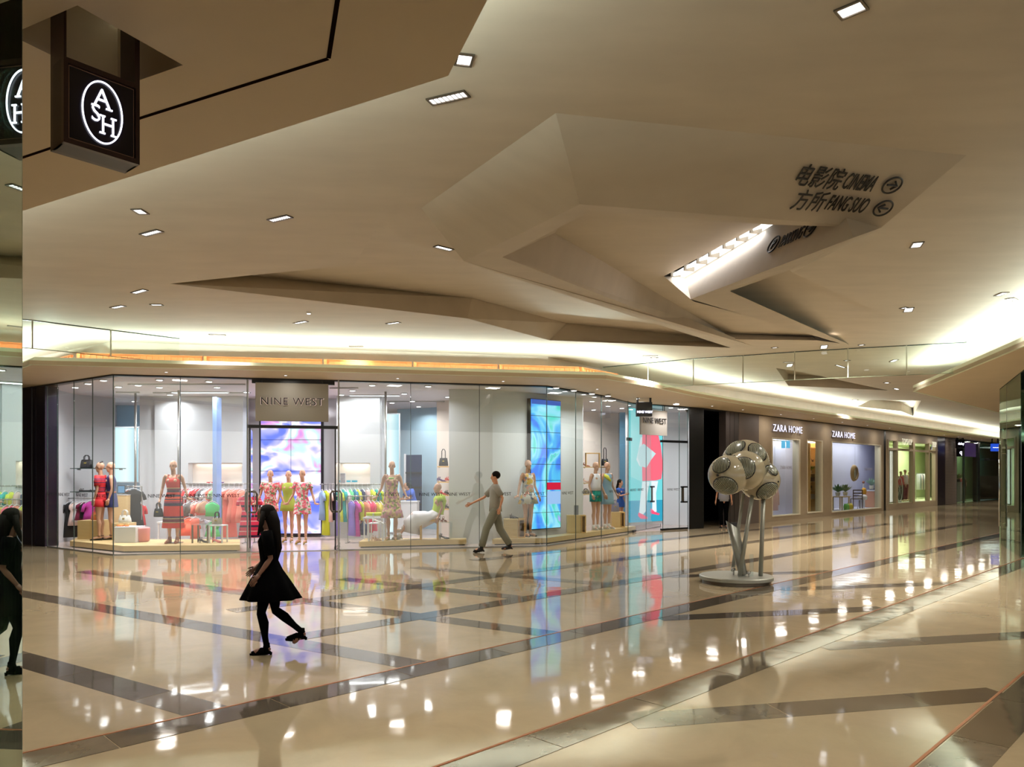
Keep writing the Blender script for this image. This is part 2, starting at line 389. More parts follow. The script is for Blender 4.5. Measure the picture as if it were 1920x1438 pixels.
q1 = hp(1368, 546, 4.14); q2 = hp(1480, 507, 4.14); q3 = B_hole[5]; q4 = B_hole[6]; q5 = hp(1600, 452, 4.11)
q1q = hp(1368, 546, 4.62); q2q = hp(1480, 507, 4.62)
folded('ring_rim', [v1, v2, P6, q5, q2, q1], [(0, 1, 4), (1, 2, 3), (1, 3, 4), (0, 4, 5)])
folded('ring_inner_wall', [q1, q2, q2q, q1q], [(0, 1, 2, 3)])
folded('ring_rim', [v1, q1, q4, hp(1586, 647, 4.5)], [(0, 1, 2, 3)])
folded('recess_wall', [q1q, q2q, q3, q4], [(0, 1, 2), (0, 2, 3)])
folded('recess_wall', [q2q, B_hole[4], q3], [(0, 1, 2)])
folded('recess_wall', [q1q, q1, q4], [(0, 1, 2)])
folded('ring_face', [q2, q5, P6, B_hole[3], B_hole[4]], [(0, 1, 4), (1, 2, 3, 4)])
# far small recesses
def dent(hole, dz=.35, sh=(.0, .4)):
    top = [p+Vector((sh[0], sh[1], dz)) for p in hole]; n = len(hole)
    folded('recess_wall', hole+top, [(i, (i+1) % n, n+(i+1) % n, n+i) for i in range(n)]+[tuple(range(n, 2*n))])
dent(C_hole, .4, (.1, .3)); dent(D_hole, .4, (.1, .2))
# light slot in the ring
sl = thing('slot_light', 'long bright light slot recessed in the folded ceiling above the parking sign', 'ceiling light')
s_ = [hp(1262, 518, 4.64), hp(1430, 422, 4.64), hp(1462, 424, 4.78), hp(1300, 524, 4.78)]
MB().add([*s_, *[p+Vector((0, 0, .04)) for p in s_]], [(0, 1, 2, 3), (7, 6, 5, 4), (0, 4, 5, 1), (1, 5, 6, 2), (2, 6, 7, 3), (3, 7, 4, 0)]).obj('diffuser', emission('slot_led', (255, 255, 248), 2.4), sl)
mid = (s_[0]+s_[1])/2
dd = (s_[1]-s_[0])
ll = area_light('slot_or_fill_lamp', mid+Vector((.0, .0, -.04)), dd.length*.95, 8, (1, .97, .95), size_y=.12); ll.rotation_euler = (0, 0, math.atan2(dd.y, dd.x))
for t in (.02, .2, .36, .5, .66, .8, .93):
    p = s_[0].lerp(s_[1], t); MB().box(p+Vector((.03, .06, .02)), (.02, .16, .1), math.atan2(dd.y, dd.x)).obj('fin', M_ceil, sl)

# ---------------------------------------------------------------- soffits, cove lips, wood grille
def offset(poly, dist):
    out = []
    for i, p in enumerate(poly):
        p = Vector(p); d1 = (p-Vector(poly[i-1])).normalized() if i else None; d2 = (Vector(poly[i+1])-p).normalized() if i < len(poly)-1 else None
        d = ((d1 or d2)+(d2 or d1)).normalized(); n = Vector((-d.y, d.x)); k = 1/max(.3, (n.dot(Vector((-(d2 or d1).y, (d2 or d1).x)))))
        out.append(p+n*dist*k)
    return out
so = struct('ceiling_soffit', MB().prism([Vector(p) for p in LIP]+[Vector(p) for p in FACADE][::-1], H0, H0+.08), M_soff)
li = offset(LIP, .05); lt = offset(LIP, .10); lu = offset(LIP, .14)
for i in range(len(LIP)-1):
    A_, B_ = Vector(LIP[i]), Vector(LIP[i+1]); z0, z1 = H0-.006, H0+.16
    MB().add([(*A_, z0), (*B_, z0), (*li[i+1], z0), (*li[i], z0), (*lt[i], z1), (*lt[i+1], z1), (*lu[i+1], z1), (*lu[i], z1)], [(0, 3, 2, 1), (0, 1, 5, 4), (4, 5, 6, 7), (3, 7, 6, 2), (0, 4, 7, 3), (1, 2, 6, 5)]).obj('cove_lip', M_lip, so)
struct('trim_1', MB().prism(offset(FACADE, -.02)+offset(FACADE, .15)[::-1], H0-.03, H0+.01), M_black)
bk = offset(FACADE, -.05)
struct('wall_above_shops', MB().prism(bk+offset(FACADE, .2)[::-1], H0+.05, HC+.05), M_ceil)
# slatted timber panels standing in the cove
for i in range(len(LIP)-1):
    a = offset(LIP, .95 if i < 6 else .5)[i]; b = offset(LIP, .95 if i < 6 else .5)[i+1]
    if a.x < -12 or a.x > 28: continue
    if i == 2: continue
    L_ = (b-a).length; n = max(1, round(L_/2.0)); d = (b-a).normalized()
    for k in range(n):
        p = a+d*(L_*k/n+.02); q = a+d*(L_*(k+1)/n-.02)
        z0, z1 = (4.06, 4.2) if i < 6 else (H0+.15, H0+.21)
        m_ = MB().wall(p, q, z0, z1, .03); m_.wall(p, q, z1-.03, z1+.01, .05, 1); m_.wall(p, p+d*.06, z0-.15, z1, .05, -1)
        if (i < 6):
            for j in range(int((q-p).length/.12)): m_.wall(p+d*(j*.12+.1), p+d*(j*.12+.12), z0, z1-.03, .02, -1)
        m_.obj('wood_panel', M_wood, so)
sr = struct('ceiling_soffit', MB().prism(R_SOFF, H0, H0+.08), M_soff)
for i in range(len(R_LIP)):
    a, b = R_SOFF[i], R_SOFF[i+1]
    MB().wall(a, b, H0-.005, H0+.15, .05, -1).obj('cove_lip', M_lip, sr)
struct('wall_above_shops', MB().wall((8.0, 5), (9.9, 12), H0+.05, HC+.02, .1, -1).wall((9.9, 12), (11.6, 18.2), H0+.05, HC+.02, .1, -1).wall((11.6, 18.2), (30, 36.6), H0+.05, HC+.02, .1, -1), M_ceil)
sn = struct('ceiling_soffit', MB(), M_soff)
HOLE = [G(145, 10, H0), G(343, 122, H0), G(262, 150, H0)+Vector((-.16, .08, 0)), G(145, 10, H0)+(G(262, 150, H0)+Vector((-.16, .08, 0))-G(343, 122, H0))]
v_, f_ = poly_with_holes([Vector((*p, H0)) for p in N_SOFF], [HOLE], H0)
mb = MB().add(v_, f_); mb.wall(N_SOFF[0], N_SOFF[1], H0+.004, H0+.16, .05, 1).wall(N_SOFF[4], N_SOFF[0], H0+.004, H0+.16, .05, 1)
for i in range(4): 
    p, q = HOLE[i], HOLE[(i+1) % 4]; mb.add([p, q, q+Vector((0, 0, .35)), p+Vector((0, 0, .35))], [(0, 1, 2, 3)])
sn.data = mb.mesh('ceiling_soffit', M_soff)
up2 = MB().prism([Vector(N_SOFF[0])+Vector((-.55, -.62)), Vector(N_SOFF[1])+Vector((-.3, -.8)), Vector(N_SOFF[2]), Vector(N_SOFF[3]), Vector((2.0, -5.0))], H0+.36, HC)
up2.obj('soffit_upstand', M_ceil, sn)
g = [G(42, 293, H0), G(262, 219, H0), G(612, 108, H0), G(628, 0, H0)]
g = [g[0]+(g[0]-g[1])*1.5]+g+[g[3]+(g[3]-g[2])*3]
for i in range(len(g)-1): 
    MB().wall(g[i], g[i+1], H0-.002, H0+.03, .022).obj('shadow_gap', mat('gap_brown', (30, 20, 16), .95, spec=0), sn)

# ---------------------------------------------------------------- walls and passages
struct('wall_left', MB().wall((-20, 23.6), (-12.0, 18.3), 0, H0, .3).wall((-12.0, 18.3), (-11.02, 17.62), 0, H0, .3), M_dark)
MB().wall((-11.52, 17.93), (-11.51, 17.92), 0, H0, .02, -1).obj('panel_joint', M_black, bpy.data.objects['wall_left'])
struct('wall_far', MB().wall((-40, 70), (50, 70), 0, HC, .3).wall((-40, -12), (-40, 70), 0, HC, .3), M_greige)
struct('wall_right_unseen', MB().wall((48, 70), (48, 10), 0, HC, .3, 1), M_greige)  # unseen wall, added to keep the bright world out of far pane reflections
# ---------------------------------------------------------------- fashion shop: glass front
FA, FB, FC_, FD, FE, FF = FACADE[2], FACADE[3], FACADE[4], FACADE[5], FACADE[6], FACADE[7]
wn = [0]
def pane_wall(pxs, a, b, label=None, skip=(), z0=0.0, z1=H0-.03, m=None, decals=()):
    wn[0] += 1
    root = link('window_%d' % wn[0], None, None, kind='structure')
    for i in range(len(pxs)-1):
        if i in skip: continue
        p = onseg(pxs[i], a, b); q = onseg(pxs[i+1], a, b); d = (q-p).normalized()
        MB().wall(p+d*.008, q-d*.008, z0, z1, .014).obj('pane', m or M_glass, root)
    for x in pxs:
        p = onseg(x, a, b); d = (Vector(b[:2])-Vector(a[:2])).normalized()
        MB().wall(p-d*.006, p+d*.006, z0, z1, .016).obj('glazing_joint', M_edge, root)
    for x, t in decals:
        p = onseg(x, a, b); d = (Vector(b[:2])-Vector(a[:2])).normalized()
        text('lettering', t, frame((p.x+d.y*.02, p.y-d.x*.02, 1.245), (d.x, d.y, 0), (0, 0, 1)), .105, M_letter, .001, parent=root)
    MB().wall(onseg(pxs[0], a, b), onseg(pxs[-1], a, b), 0, .02, .05).obj('floor_channel', M_steel, root)
    return root
NW = 'NINE WEST'
pane_wall([88, 107, 138, 173, 212], FA, FB, decals=((98, NW), (122, NW), (155, NW), (192, NW)))
pane_wall([212, 338, 463], FB, FC_, decals=((303, NW), (371, NW), (425, NW)))
pane_wall([636, 770, 899, 1025], FB, FC_, decals=((727, NW), (808, NW), (860, NW), (937, NW), (1000, NW)))
pane_wall([1025.6, 1080, 1128, 1178], FC_, FD, decals=((1063, NW), (1100, NW), (1150, NW)))
# second entrance
pane_wall([1178, 1212, 1239], FD, FE, z0=0, z1=H0-.03, decals=((1186, NW), (1200, NW)))
pane_wall([1243, 1274, 1290], FE, FF, decals=((1262, NW),))
def bar(a, b, z0, z1, th, m, name, root): return MB().wall(a, b, z0, z1, th).obj(name, m, root)
def handle(root, p, z, hgt, wd, d, m):
    q = [(p[0], p[1], z-hgt/2), (p[0]+d[0]*wd, p[1]+d[1]*wd, z-hgt/2), (p[0]+d[0]*wd, p[1]+d[1]*wd, z+hgt/2), (p[0], p[1], z+hgt/2), (p[0], p[1], z-hgt/2)]
    pts = []
    for i in range(4):
        for t in (.12, .88): pts.append(Vector(q[i]).lerp(Vector(q[i+1]), t))
    pts.append(pts[0]); pts.append(pts[1])
    return MB().tube(pts, .022, 8).obj('handle', m, root, smooth=True)
dr = link('door_1', None, None, kind='structure')
eL = onseg(463, FB, FC_); eR = onseg(636, FB, FC_); d_ = (eR-eL).normalized(); nin = Vector((-d_.y, d_.x))
zt = HT(800, 16.4)
bar(eL, eR, zt-.03, zt+.04, .06, M_black, 'transom', dr)
bar(eL+d_*.1, eR-d_*.1, H0-.11, H0-.03, .1, M_black, 'head_rail', dr)
bar(eL, eR, 0, .012, .1, M_steel, 'threshold', dr)
for p, s in ((eL, 1), (eR, -1)):
    MB().wall(p, p+d_*s*.03, 0, H0, .05).obj('post', M_steel, dr)
    l0 = p+d_*s*.07+nin*.05; l1 = l0+nin*1.0-d_*s*.08
    MB().wall(l0, l1, .06, zt-.05, .014).obj('door_leaf', M_glass, dr)
    MB().wall(l0, l1, .015, .09, .04).obj('leaf_rail', M_steel, dr)
    MB().wall(l0, l0+nin*.05, .015, zt-.03, .03).obj('leaf_stile', M_black, dr)
    handle(dr, (l0+nin*.12-d_*.12), HT(941, 16.6), .46, .24, d_, M_bronze)
# shop name board
bz0, bz1 = HT(788, 16.1), HT(714, 16.0)
sg = thing('shop_sign', 'grey rectangular shop name board hanging over the open main entrance', 'sign')
bp = onseg(480, FB, FC_)-nin*.12; bq = onseg(616, FB, FC_)-nin*.12
M_sign = mat('sign_grey', (150, 146, 138), .5)
bevel(MB().wall(bp, bq, bz0, bz1, .06).obj('board', M_sign, sg), .005)
for t in (.08, .92):
    p = bp.lerp(bq, t); MB().tube([(p.x, p.y+.03, bz1-.01), (p.x, p.y+.03, H0-.02)], .012, 6).obj('hanger_rod', M_black, sg)
def backlit(root, body, c, right, size, width, sp=1.15, m=None, glow=3.0):
    fr = frame(c, right, (0, 0, 1)); n = Vector((right[1], -right[0], 0))
    text('letter_glow', body, frame(Vector(c)+n*.004, right, (0, 0, 1)), size, emission('letter_halo', (255, 225, 210), glow), .002, width=width+.02, parent=root, space=sp, offset=.003)
    text('lettering', body, frame(Vector(c)+n*.02, right, (0, 0, 1)), size, m or M_letter, .006, width=width, parent=root, space=sp, offset=.0)
cc = (bp+bq)/2
backlit(sg, NW, (cc.x, cc.y, HT(750, 16.0)), (d_.x, d_.y, 0), .23, 1.32, 1.12, glow=.9)
# second entrance board, projecting sign
s2g = thing('shop_sign', 'grey shop name board hanging inside the side entrance, above its transom', 'sign')
d2 = (Vector(FE)-Vector(FD)).normalized(); d3 = (Vector(FF)-Vector(FE)).normalized()
p = D(1202, 21.9).xy; q = p+Vector((.75, .66))*1.25
MB().wall(p, q, HT(813, 21.5), HT(764, 21.5), .06).obj('board', M_sign, s2g)
c2 = (p+q)/2; dq = (q-p).normalized()
text('lettering', NW, frame((c2.x+dq.y*.02, c2.y-dq.x*.02, HT(789, 22.2)), (dq.x, dq.y, 0), (0, 0, 1)), .24, M_letter, .004, width=1.1, parent=s2g)
for t in (.1, .9):
    r_ = p.lerp(q, t); MB().tube([(r_.x, r_.y+.03, HT(764, 21.5)-.01), (r_.x, r_.y+.03, H0-.02)], .012, 6).obj('hanger_rod', M_black, s2g)
dr2 = link('door_2', None, None, kind='structure')
a_, b_ = onseg(1178, FD, FE), Vector(FE)
bar(a_, b_, HT(823, 21.8)-.05, HT(823, 21.8)+.04, .06, M_edge, 'transom', dr2)
bar(onseg(1240, FE, FF), onseg(1290, FE, FF), HT(827, 23.0)-.05, HT(827, 23.0)+.02, .06, M_black, 'transom', dr2)
bar(onseg(1240, FE, FF), onseg(1290, FE, FF), 0, .06, .05, M_black, 'leaf_rail', dr2)
bar(onseg(1190, FD, FE), b_, 0, .06, .05, M_black, 'leaf_rail', dr2)
for x, A_, B_ in ((1219, FD, FE), (1276, FE, FF)):
    p = onseg(x, A_, B_); dd_ = (Vector(B_)-Vector(A_)).normalized(); n_ = Vector((dd_.y, -dd_.x))
    hh = Vector((dd_.x, dd_.y))
    MB().wall(p+n_*.06, p+n_*.06+hh*.09, HT(943, 22.4), HT(913, 22.4), .03).obj('handle', M_bronze, dr2)
    for zz in (HT(943, 22.4), HT(914, 22.4)): MB().wall(p+n_*.08, p+n_*.08+hh*.22, zz-.02, zz+.03, .08).obj('handle_bracket', M_black, dr2)
def hanging_sign(label, px0, px1, py0, py1, d, body, tcol, bcol, size, rot=0.0, emitb=0, ty=.5, th=.16):
    r = thing('projecting_sign', label, 'sign'); a = D(px0, d); b = D(px1, d); z0, z1 = HT(py1, d), HT(py0, d)
    c = Vector(((a.x+b.x)/2, d, (z0+z1)/2)); wd = (b.x-a.x)
    R = Matrix.Rotation(rot, 3, 'Z')
    bm_ = MB().box((0, 0, 0), (wd, th, z1-z0)).obj('sign_box', bcol, r); bm_.location = c; bm_.rotation_euler = (0, 0, rot); bevel(bm_, .01)
    for s in (-1, 1):
        o = MB().box((s*wd*.42, 0, (H0-z1)/2+(z1-z0)/2), (.05, .05, H0-z1)).obj('bracket', M_black, r); o.location = c; o.rotation_euler = (0, 0, rot)
    text('lettering', body, frame(c+R@Vector((0, -th/2-.004, (ty-.5)*(z1-z0))), R@Vector((1, 0, 0)), (0, 0, 1)), size, tcol, .003, parent=r, offset=.004)
    return r
E_white = emission('sign_white', (235, 235, 255), 2.2)
M_signbox = mat('sign_black', (14, 12, 22), .3)
hanging_sign('small black projecting sign with white lettering beside the side entrance', 1193, 1222, 754, 781, 20.6, NW, E_white, M_signbox, .085, .1, ty=.3)

# ---------------------------------------------------------------- fashion shop: shell
ZB = 20.3                                   # back wall line
inner = [FA, FB, FC_, FD, FE, FF, (5.62, 23.8), (6.65, 28.0), (-13, 28.0), (-11.6, 18.6)]
struct('floor_shop', MB().prism([Vector(p) for p in inner], -.01, .004), M_floorshop)
struct('ceiling_shop', MB().prism([Vector(p)+Vector((0, .0)) for p in offset(FACADE[2:8], .16)]+[Vector((6.65, 28)), Vector((-13, 28)), Vector((-11.6, 18.6))], H0-.02, H0+.3), M_shopceil)
def wallpx(name, x0, x1, d0, d1, m, z0=0, z1=H0-.02, th=.1, parent=None):
    p, q = D(x0, d0), D(x1, d1); mb = MB().wall(p, q, z0, z1, th)
    return mb.obj(name, m, parent) if parent else struct(name, mb, m)
wallpx('wall_left_shop', 89, 131, 17.85, 19.3, M_white)
wallpx('wall_shelving', 129, 216, 19.35, 20.4, M_grey)
wallpx('wall_left_back', 190, 300, 22.6, 22.6, M_bluewall)
wallpx('wall_side_entrance', 1236, 1292, 25.4, 25.0, M_white)
wallpx('wall_back_left', 262, 463, ZB+.1, ZB, M_grey, z1=H0-.02)
wallpx('wall_back_centre', 463, 637, ZB+.35, ZB+.35, M_white)
# recessed lit niches in the back wall, made by building the wall around them
def niche_wall(name, x0, x1, nx0, nx1, ny0, ny1, d, m, mn):
    a, b, c, e = D(x0, d).x, D(nx0, d).x, D(nx1, d).x, D(x1, d).x; z0, z1 = HT(ny1, d), HT(ny0, d)
    mb = MB()
    for X0, X1, Z0, Z1 in ((a, b, 0, H0), (c, e, 0, H0), (b, c, 0, z0), (b, c, z1, H0)):
        if X1-X0 > .01: mb.box(((X0+X1)/2, d-.15, (Z0+Z1)/2), (X1-X0, .3, Z1-Z0))
    w_ = struct(name, mb, m)
    MB().box(((b+c)/2, d-.01, (z0+z1)/2), (c-b, .02, z1-z0)).obj('niche_back', mn, w_)
    MB().box(((b+c)/2, d-.29, z0-.01), (c-b, .06, .03)).obj('niche_sill', M_steel, w_)
    area_light('niche_lamp', ((b+c)/2, d-.12, z1-.02), c-b-.2, 3.5, (1, .86, .76), size_y=.16)
    return w_
niche_wall('wall_niche_left', 300, 463, 362, 461, 868, 908, ZB-.1, M_grey, M_warmwhite)
niche_wall('wall_niche_right', 636, 716, 638, 698, 868, 908, ZB-.1, M_grey, M_warmwhite)
wallpx('wall_back_right', 745, 843, 24.0, 23.0, M_bluewall)
struct('wall_shop_end', MB().wall((5.75, 28), (-13.2, 28), 0, H0, .1, -1).wall((5.62, 23.8), (6.65, 28), 0, H0, .1, -1).wall((-12.9, 28), (-11.2, 18.2), 0, H0, .1, -1), M_white)
wallpx('wall_shoe_display', 819, 848, 21.6, 20.9, M_warmwhite)
wallpx('wall_right_room', 1085, 1190, 24.6, 26.2, M_warmwhite)
# white display pillar with the tall screen
PL = [(-1.55, 18.35), (-.48, 18.42), (1.95, 20.6), (2.0, 21.0), (1.0, 21.6), (-1.55, 20.9)]
struct('pillar', MB().prism([Vector(p) for p in PL], 0, H0-.02), M_white)
wallpx('pillar', 262, 301, 20.0, 20.0, M_grey, th=.5)
wallpx('pillar', 699, 716, 20.0, 20.0, M_grey, th=.5)
for x0, x1, y0, y1, d, nm in ((214, 262, 800, 905, 21.6, 'left'), (716, 750, 775, 1000, 21.6, 'right')):
    t = thing('light_box', {'left': 'tall turquoise-white lit panel behind the two striped and navy window figures', 'right': 'tall narrow cyan-white lit panel behind the strappy floral dress figure'}[nm], 'light panel')
    a = D(x0, d); b = D(x1, d); z0 = max(0.02, HT(y1, d)); z1 = min(H0-.05, HT(y0, d))
    MB().box(((a.x+b.x)/2, d, (z0+z1)/2), (b.x-a.x, .08, z1-z0)).obj('housing', M_white, t)
    mpan = ramp_mat('panel_glow_'+nm, 'bands', [(0, (196, 238, 244)), (.5, (236, 250, 255)), (1, (150, 205, 225))], 1/(b.x-a.x), 'X', emit=1.25, const=False)
    o = MB().box((0, 0, 0), (b.x-a.x-.06, .02, z1-z0-.06)).obj('diffuser', mpan, t); o.location = ((a.x+b.x)/2, d-.05, (z0+z1)/2); o.data.transform(Matrix.Translation(((b.x-a.x)/2, 0, 0))); o.location.x -= (b.x-a.x)/2
# stock room doorway (dark blue) with shelves
sd = link('door_3', None, None, kind='structure')
M_navy = mat('navy_room', (8, 40, 84), .7); M_navy2 = mat('navy_shelf', (4, 14, 32), .7)
a, b = D(762, 22.9), D(791, 22.6)
MB().wall(a, b, .0, HT(853, 22.8), .05, -1).obj('opening', M_navy, sd)
for yy in (888, 915, 946): MB().wall(a-Vector((0, .06, 0)), b-Vector((0, .06, 0)), HT(yy, 22.8), HT(yy, 22.8)+.05, .05, -1).obj('shelf', M_navy2, sd)
MB().wall(a-Vector((.06, .06, 0)), a-Vector((0, .06, 0)), 0, HT(851, 22.8), .05, -1).obj('jamb', M_white, sd)
# ceiling slots, downlights, tracks inside the shop
for x0, x1, y, in ((322, 428, 733), (655, 750, 739)):
    d = F*(H0-EYE)/(HZ-y); a = D(x0, d); b = D(x1, d)
    t = thing('linear_light', ('bright linear ceiling light in the shop left of its name board', 'bright linear ceiling light in the shop right of its name board')[x0 > 500], 'ceiling light')
    MB().box(((a.x+b.x)/2, d, H0-.03), (b.x-a.x, .16, .03)).obj('housing', M_white, t)
    MB().box(((a.x+b.x)/2, d, H0-.047), (b.x-a.x-.04, .12, .01)).obj('diffuser', M_ledsoft, t); area_light('linear_lamp', ((a.x+b.x)/2, d, H0-.06), b.x-a.x, 14, (1, .96, .97), size_y=.12)
spots = [(299, 712), (299, 726), (392, 715), (407, 726), (259, 722), (319, 740), (294, 746), (462, 735), (252, 752), (222, 725), (698, 722), (661, 732), (803, 724), (758, 738), (706, 746), (773, 752), (785, 762), (840, 744), (838, 756), (640, 740), (610, 733),
        (194, 713), (165, 719), (141, 726), (1043, 727), (1076, 732), (1110, 738), (1110, 752), (1140, 742), (1140, 761), (1113, 768), (1166, 765), (1258, 764), (520, 745), (575, 745), (1205, 758), (350, 752), (735, 755), (1268, 758)]  # includes spots added in hidden rows to light the shop's back
MARKS = ((205, 'the angled left window'), (280, 'the striped and navy figures'), (345, 'the red maxi dress'), (463, 'the coral clothes rail'), (640, 'the main entrance'), (760, 'the strappy floral dress figure'), (850, 'the shoe wall and counter'), (1060, 'the white pillar front'), (1125, 'the figure in teal shorts'), (1175, 'the light blue dress figure'), (1400, 'the side entrance'))
def spot_zone(x): return next(m for k, m in MARKS if x < k)
def spot_label(x, y):
    z = sorted([s for s in spots if spot_zone(s[0]) == spot_zone(x)], key=lambda s: (s[1], s[0])); i = z.index((x, y))
    return 'round recessed spot above %s, %s counting back from the glass' % (spot_zone(x), ORD[i])
dl = None
for i, (x, y) in enumerate(spots):
    p = G(x, y, H0-.03)
    if dl is None:
        dl = thing('recessed_spotlight', '', 'ceiling light', group='round recessed spots in the shop ceiling')
        MB().rings([(0, 0, -.012, .085, .085), (0, 0, .01, .09, .09)], 16).obj('bezel', M_white, dl)
        MB().rings([(0, 0, -.016, .062, .062), (0, 0, -.012, .062, .062)], 16).obj('lens', M_led, dl)
        o = dl
    else: o = copy_tree(dl)
    area_light('spot_lamp', (p.x, p.y, H0-.055), .15, (26 if p.x > -.5 or p.x < -7.5 else 21), (1, .95, .95), size_y=.15, spread=2.6)
    o.location = p; o['label'] = spot_label(x, y)
for i, (x0, x1, y, d) in enumerate([(240, 460, 721, 17.6), (287, 470, 737, 19.0), (218, 262, 736, 19.0), (618, 672, 728, 18), (720, 842, 753, 20.5)]):
    a = D(x0, F*(H0-.04-EYE)/(HZ-y)); b = D(x1, a.y)
    MB().box(((a.x+b.x)/2, a.y, H0-.035), (abs(b.x-a.x), .04, .03)).obj('ceiling_track', M_steel, bpy.data.objects['ceiling_shop'])
for x, d, y1, m in ((254, 19.0, 750, M_steel), (335, 18.6, 745, M_steel), (723, 18.9, 750, M_steel)):
    t = thing('steel_pole', {254: 'thin grey steel pole in the shop behind the black hanging dress', 335: 'thin grey steel pole just behind the red striped maxi dress', 723: 'thin grey steel pole behind the strappy floral dress figure'}[x], 'pole')
    p = D(x, d); MB().tube([(p.x, p.y, 0.004), (p.x, p.y, H0-.02)], .03, 10).obj('shaft', m, t, smooth=True); MB().rings([(p.x, p.y, .004, .08, .08), (p.x, p.y, .02, .08, .08)], 16).obj('base_plate', m, t)
fin = thing('glass_fin', 'tall glass fin coloured blue as the screen reflection, before the coral clothes rail', 'glass fin')  # the blue stands in for the video wall's reflection in glass edges
p = D(407, 18.2); MB().box((p.x, p.y, 1.8), (.1, .3, 3.56)).obj('panel', mat('reflection_blue', (150, 180, 235), .15), fin); MB().box((p.x, p.y, .02), (.14, .34, .03)).obj('shoe', M_steel, fin)

# ---------------------------------------------------------------- screens
def screen(label, cx, cy, rz, wd, z0, z1, rows, cols, mt, extra=None, bez=.05):
    r = thing('video_wall', label, 'screen', (cx, cy, z0), rz); h = z1-z0
    bevel(MB().box((0, .06, h/2), (wd, .12, h)).obj('bezel', M_signbox, r), .01)
    cw = (wd-2*bez)/cols; ch = (h-2*bez)/rows
    for i in range(cols):
        for j in range(rows):
            o = MB().box((-wd/2+bez+cw*(i+.5), -.005, bez+ch*(j+.5)), (cw-.012, .012, ch-.012)).obj('display_panel', mt, r)
    return r
m_scr1 = ramp_mat('screen_picture_pastel', 'noise', [(0, (60, 80, 230)), (.36, (96, 120, 245)), (.45, (178, 180, 255)), (.52, (250, 236, 255)), (.58, (190, 230, 238)), (.64, (225, 150, 215)), (.72, (110, 110, 235)), (1, (70, 90, 230))], 1.1, emit=1.35, const=False, dist=1.2, mapping=(.8, 1, 1.3))
p = D(545.5, 20.3)
screen('huge portrait video wall of white and blue pictures behind three figures', p.x, p.y, 0, 1.74, .05, 3.55, 4, 2, m_scr1)
m_scr2 = ramp_mat('screen_picture_blue', 'noise', [(0, (50, 90, 225)), (.36, (60, 130, 240)), (.45, (80, 190, 245)), (.52, (150, 225, 250)), (.57, (70, 215, 200)), (.64, (170, 165, 245)), (.7, (235, 150, 200)), (1, (60, 110, 230))], .9, emit=1.35, const=False, dist=1.6, mapping=(1, 1, .8))
ang = math.atan2(2.18, 2.43)
pc = Vector(PL[1]).lerp(Vector(PL[2]), .525); nn = Vector((math.sin(ang), -math.cos(ang)))
sc2 = screen('tall narrow blue and turquoise video screen mounted on the white pillar', pc.x+nn.x*.13, pc.y+nn.y*.13, ang, 1.12, .28, 3.66, 8, 2, m_scr2, bez=.02)
MB().box((.28, -.02, 1.12), (.5, .01, .19)).obj('red_banner', emission('screen_red', (225, 40, 70), 1.2), sc2)
MB().box((0, -.02, 3.30), (1.05, .008, .12)).obj('title_bar', emission('screen_bar', (60, 100, 200), 1.0), sc2)
MB().box((.28, -.016, .82), (.5, .008, .34)).obj('text_panel', emission('screen_pale', (170, 205, 255), 1.2), sc2)
# turquoise light-box poster with the legs of a woman in pink shorts
pb = thing('lightbox_poster', 'turquoise lit poster of bare legs, pink shorts and pale handbag by side entrance', 'poster')
a = D(1179, 23.0); b = D(1243, 24.0); dv = Vector((b.x-a.x, b.y-a.y, 0)); W_ = dv.length; z0, z1 = HT(978, 23.5), H0-.06
Mx = frame((a+b)/2+Vector((0, 0, (z0+z1)/2)), dv, (0, 0, 1)); Hh = z1-z0
def flat(name, pts, m, lift, par=pb, th=.004):
    tr = tessellate_polygon([[Vector((x, y, 0)) for x, y in pts]]); n = len(pts)
    v = [Mx@Vector((x*W_/2, y*Hh/2, lift)) for x, y in pts]; vb = [Mx@Vector((x*W_/2, y*Hh/2, lift-th)) for x, y in pts]
    f = [tuple(t) for t in tr]+[(i, (i+1) % n, n+(i+1) % n, n+i) for i in range(n)]
    return MB().add(v+vb, f).obj(name, m, par)
flat('frame', [(-1.03, -1.05), (1.03, -1.05), (1.03, 1.01), (-1.03, 1.01)], M_white, 0, th=.12)
flat('backdrop', [(-1, -1), (1, -1), (1, 1), (-1, 1)], emission('poster_turquoise', (120, 226, 232), 1.1), .006)
flat('ground', [(-1, -1), (1, -1), (1, -.62), (-1, -.62)], emission('poster_ground', (60, 176, 210), 1.0), .01)
flat('glow_area', [(-.9, -.2), (-.2, -.3), (-.2, .8), (-.9, 1)], emission('poster_pale', (160, 238, 240), 1.1), .011)
E_leg = emission('poster_skin', (235, 246, 250), 1.15); E_pink = emission('poster_pink', (255, 112, 132), 1.15); E_bag = emission('poster_bag', (205, 236, 240), 1.1); E_shoe = emission('poster_shoe', (255, 90, 130), 1.1)
def PXY(x, y): return ((x-1211)/32, ((z1+z0)/2*-1+HT(y, 23.5))/(Hh/2))
flat('leg', [PXY(*q) for q in ((1203, 903), (1217, 903), (1212, 930), (1210, 958), (1203, 966), (1197, 964), (1199, 940))], E_leg, .016)
flat('leg', [PXY(*q) for q in ((1218, 902), (1233, 902), (1229, 925), (1230, 960), (1222, 962), (1222, 930))], E_leg, .016)
flat('arm', [PXY(*q) for q in ((1200, 820), (1196, 845), (1192, 862), (1198, 874), (1206, 876), (1202, 862), (1203, 846), (1210, 822))], E_leg, .018)
flat('shorts', [PXY(*q) for q in ((1203, 815), (1214, 803), (1231, 806), (1238, 835), (1242, 872), (1239, 898), (1228, 901), (1203, 902), (1202, 850))], E_pink, .022)
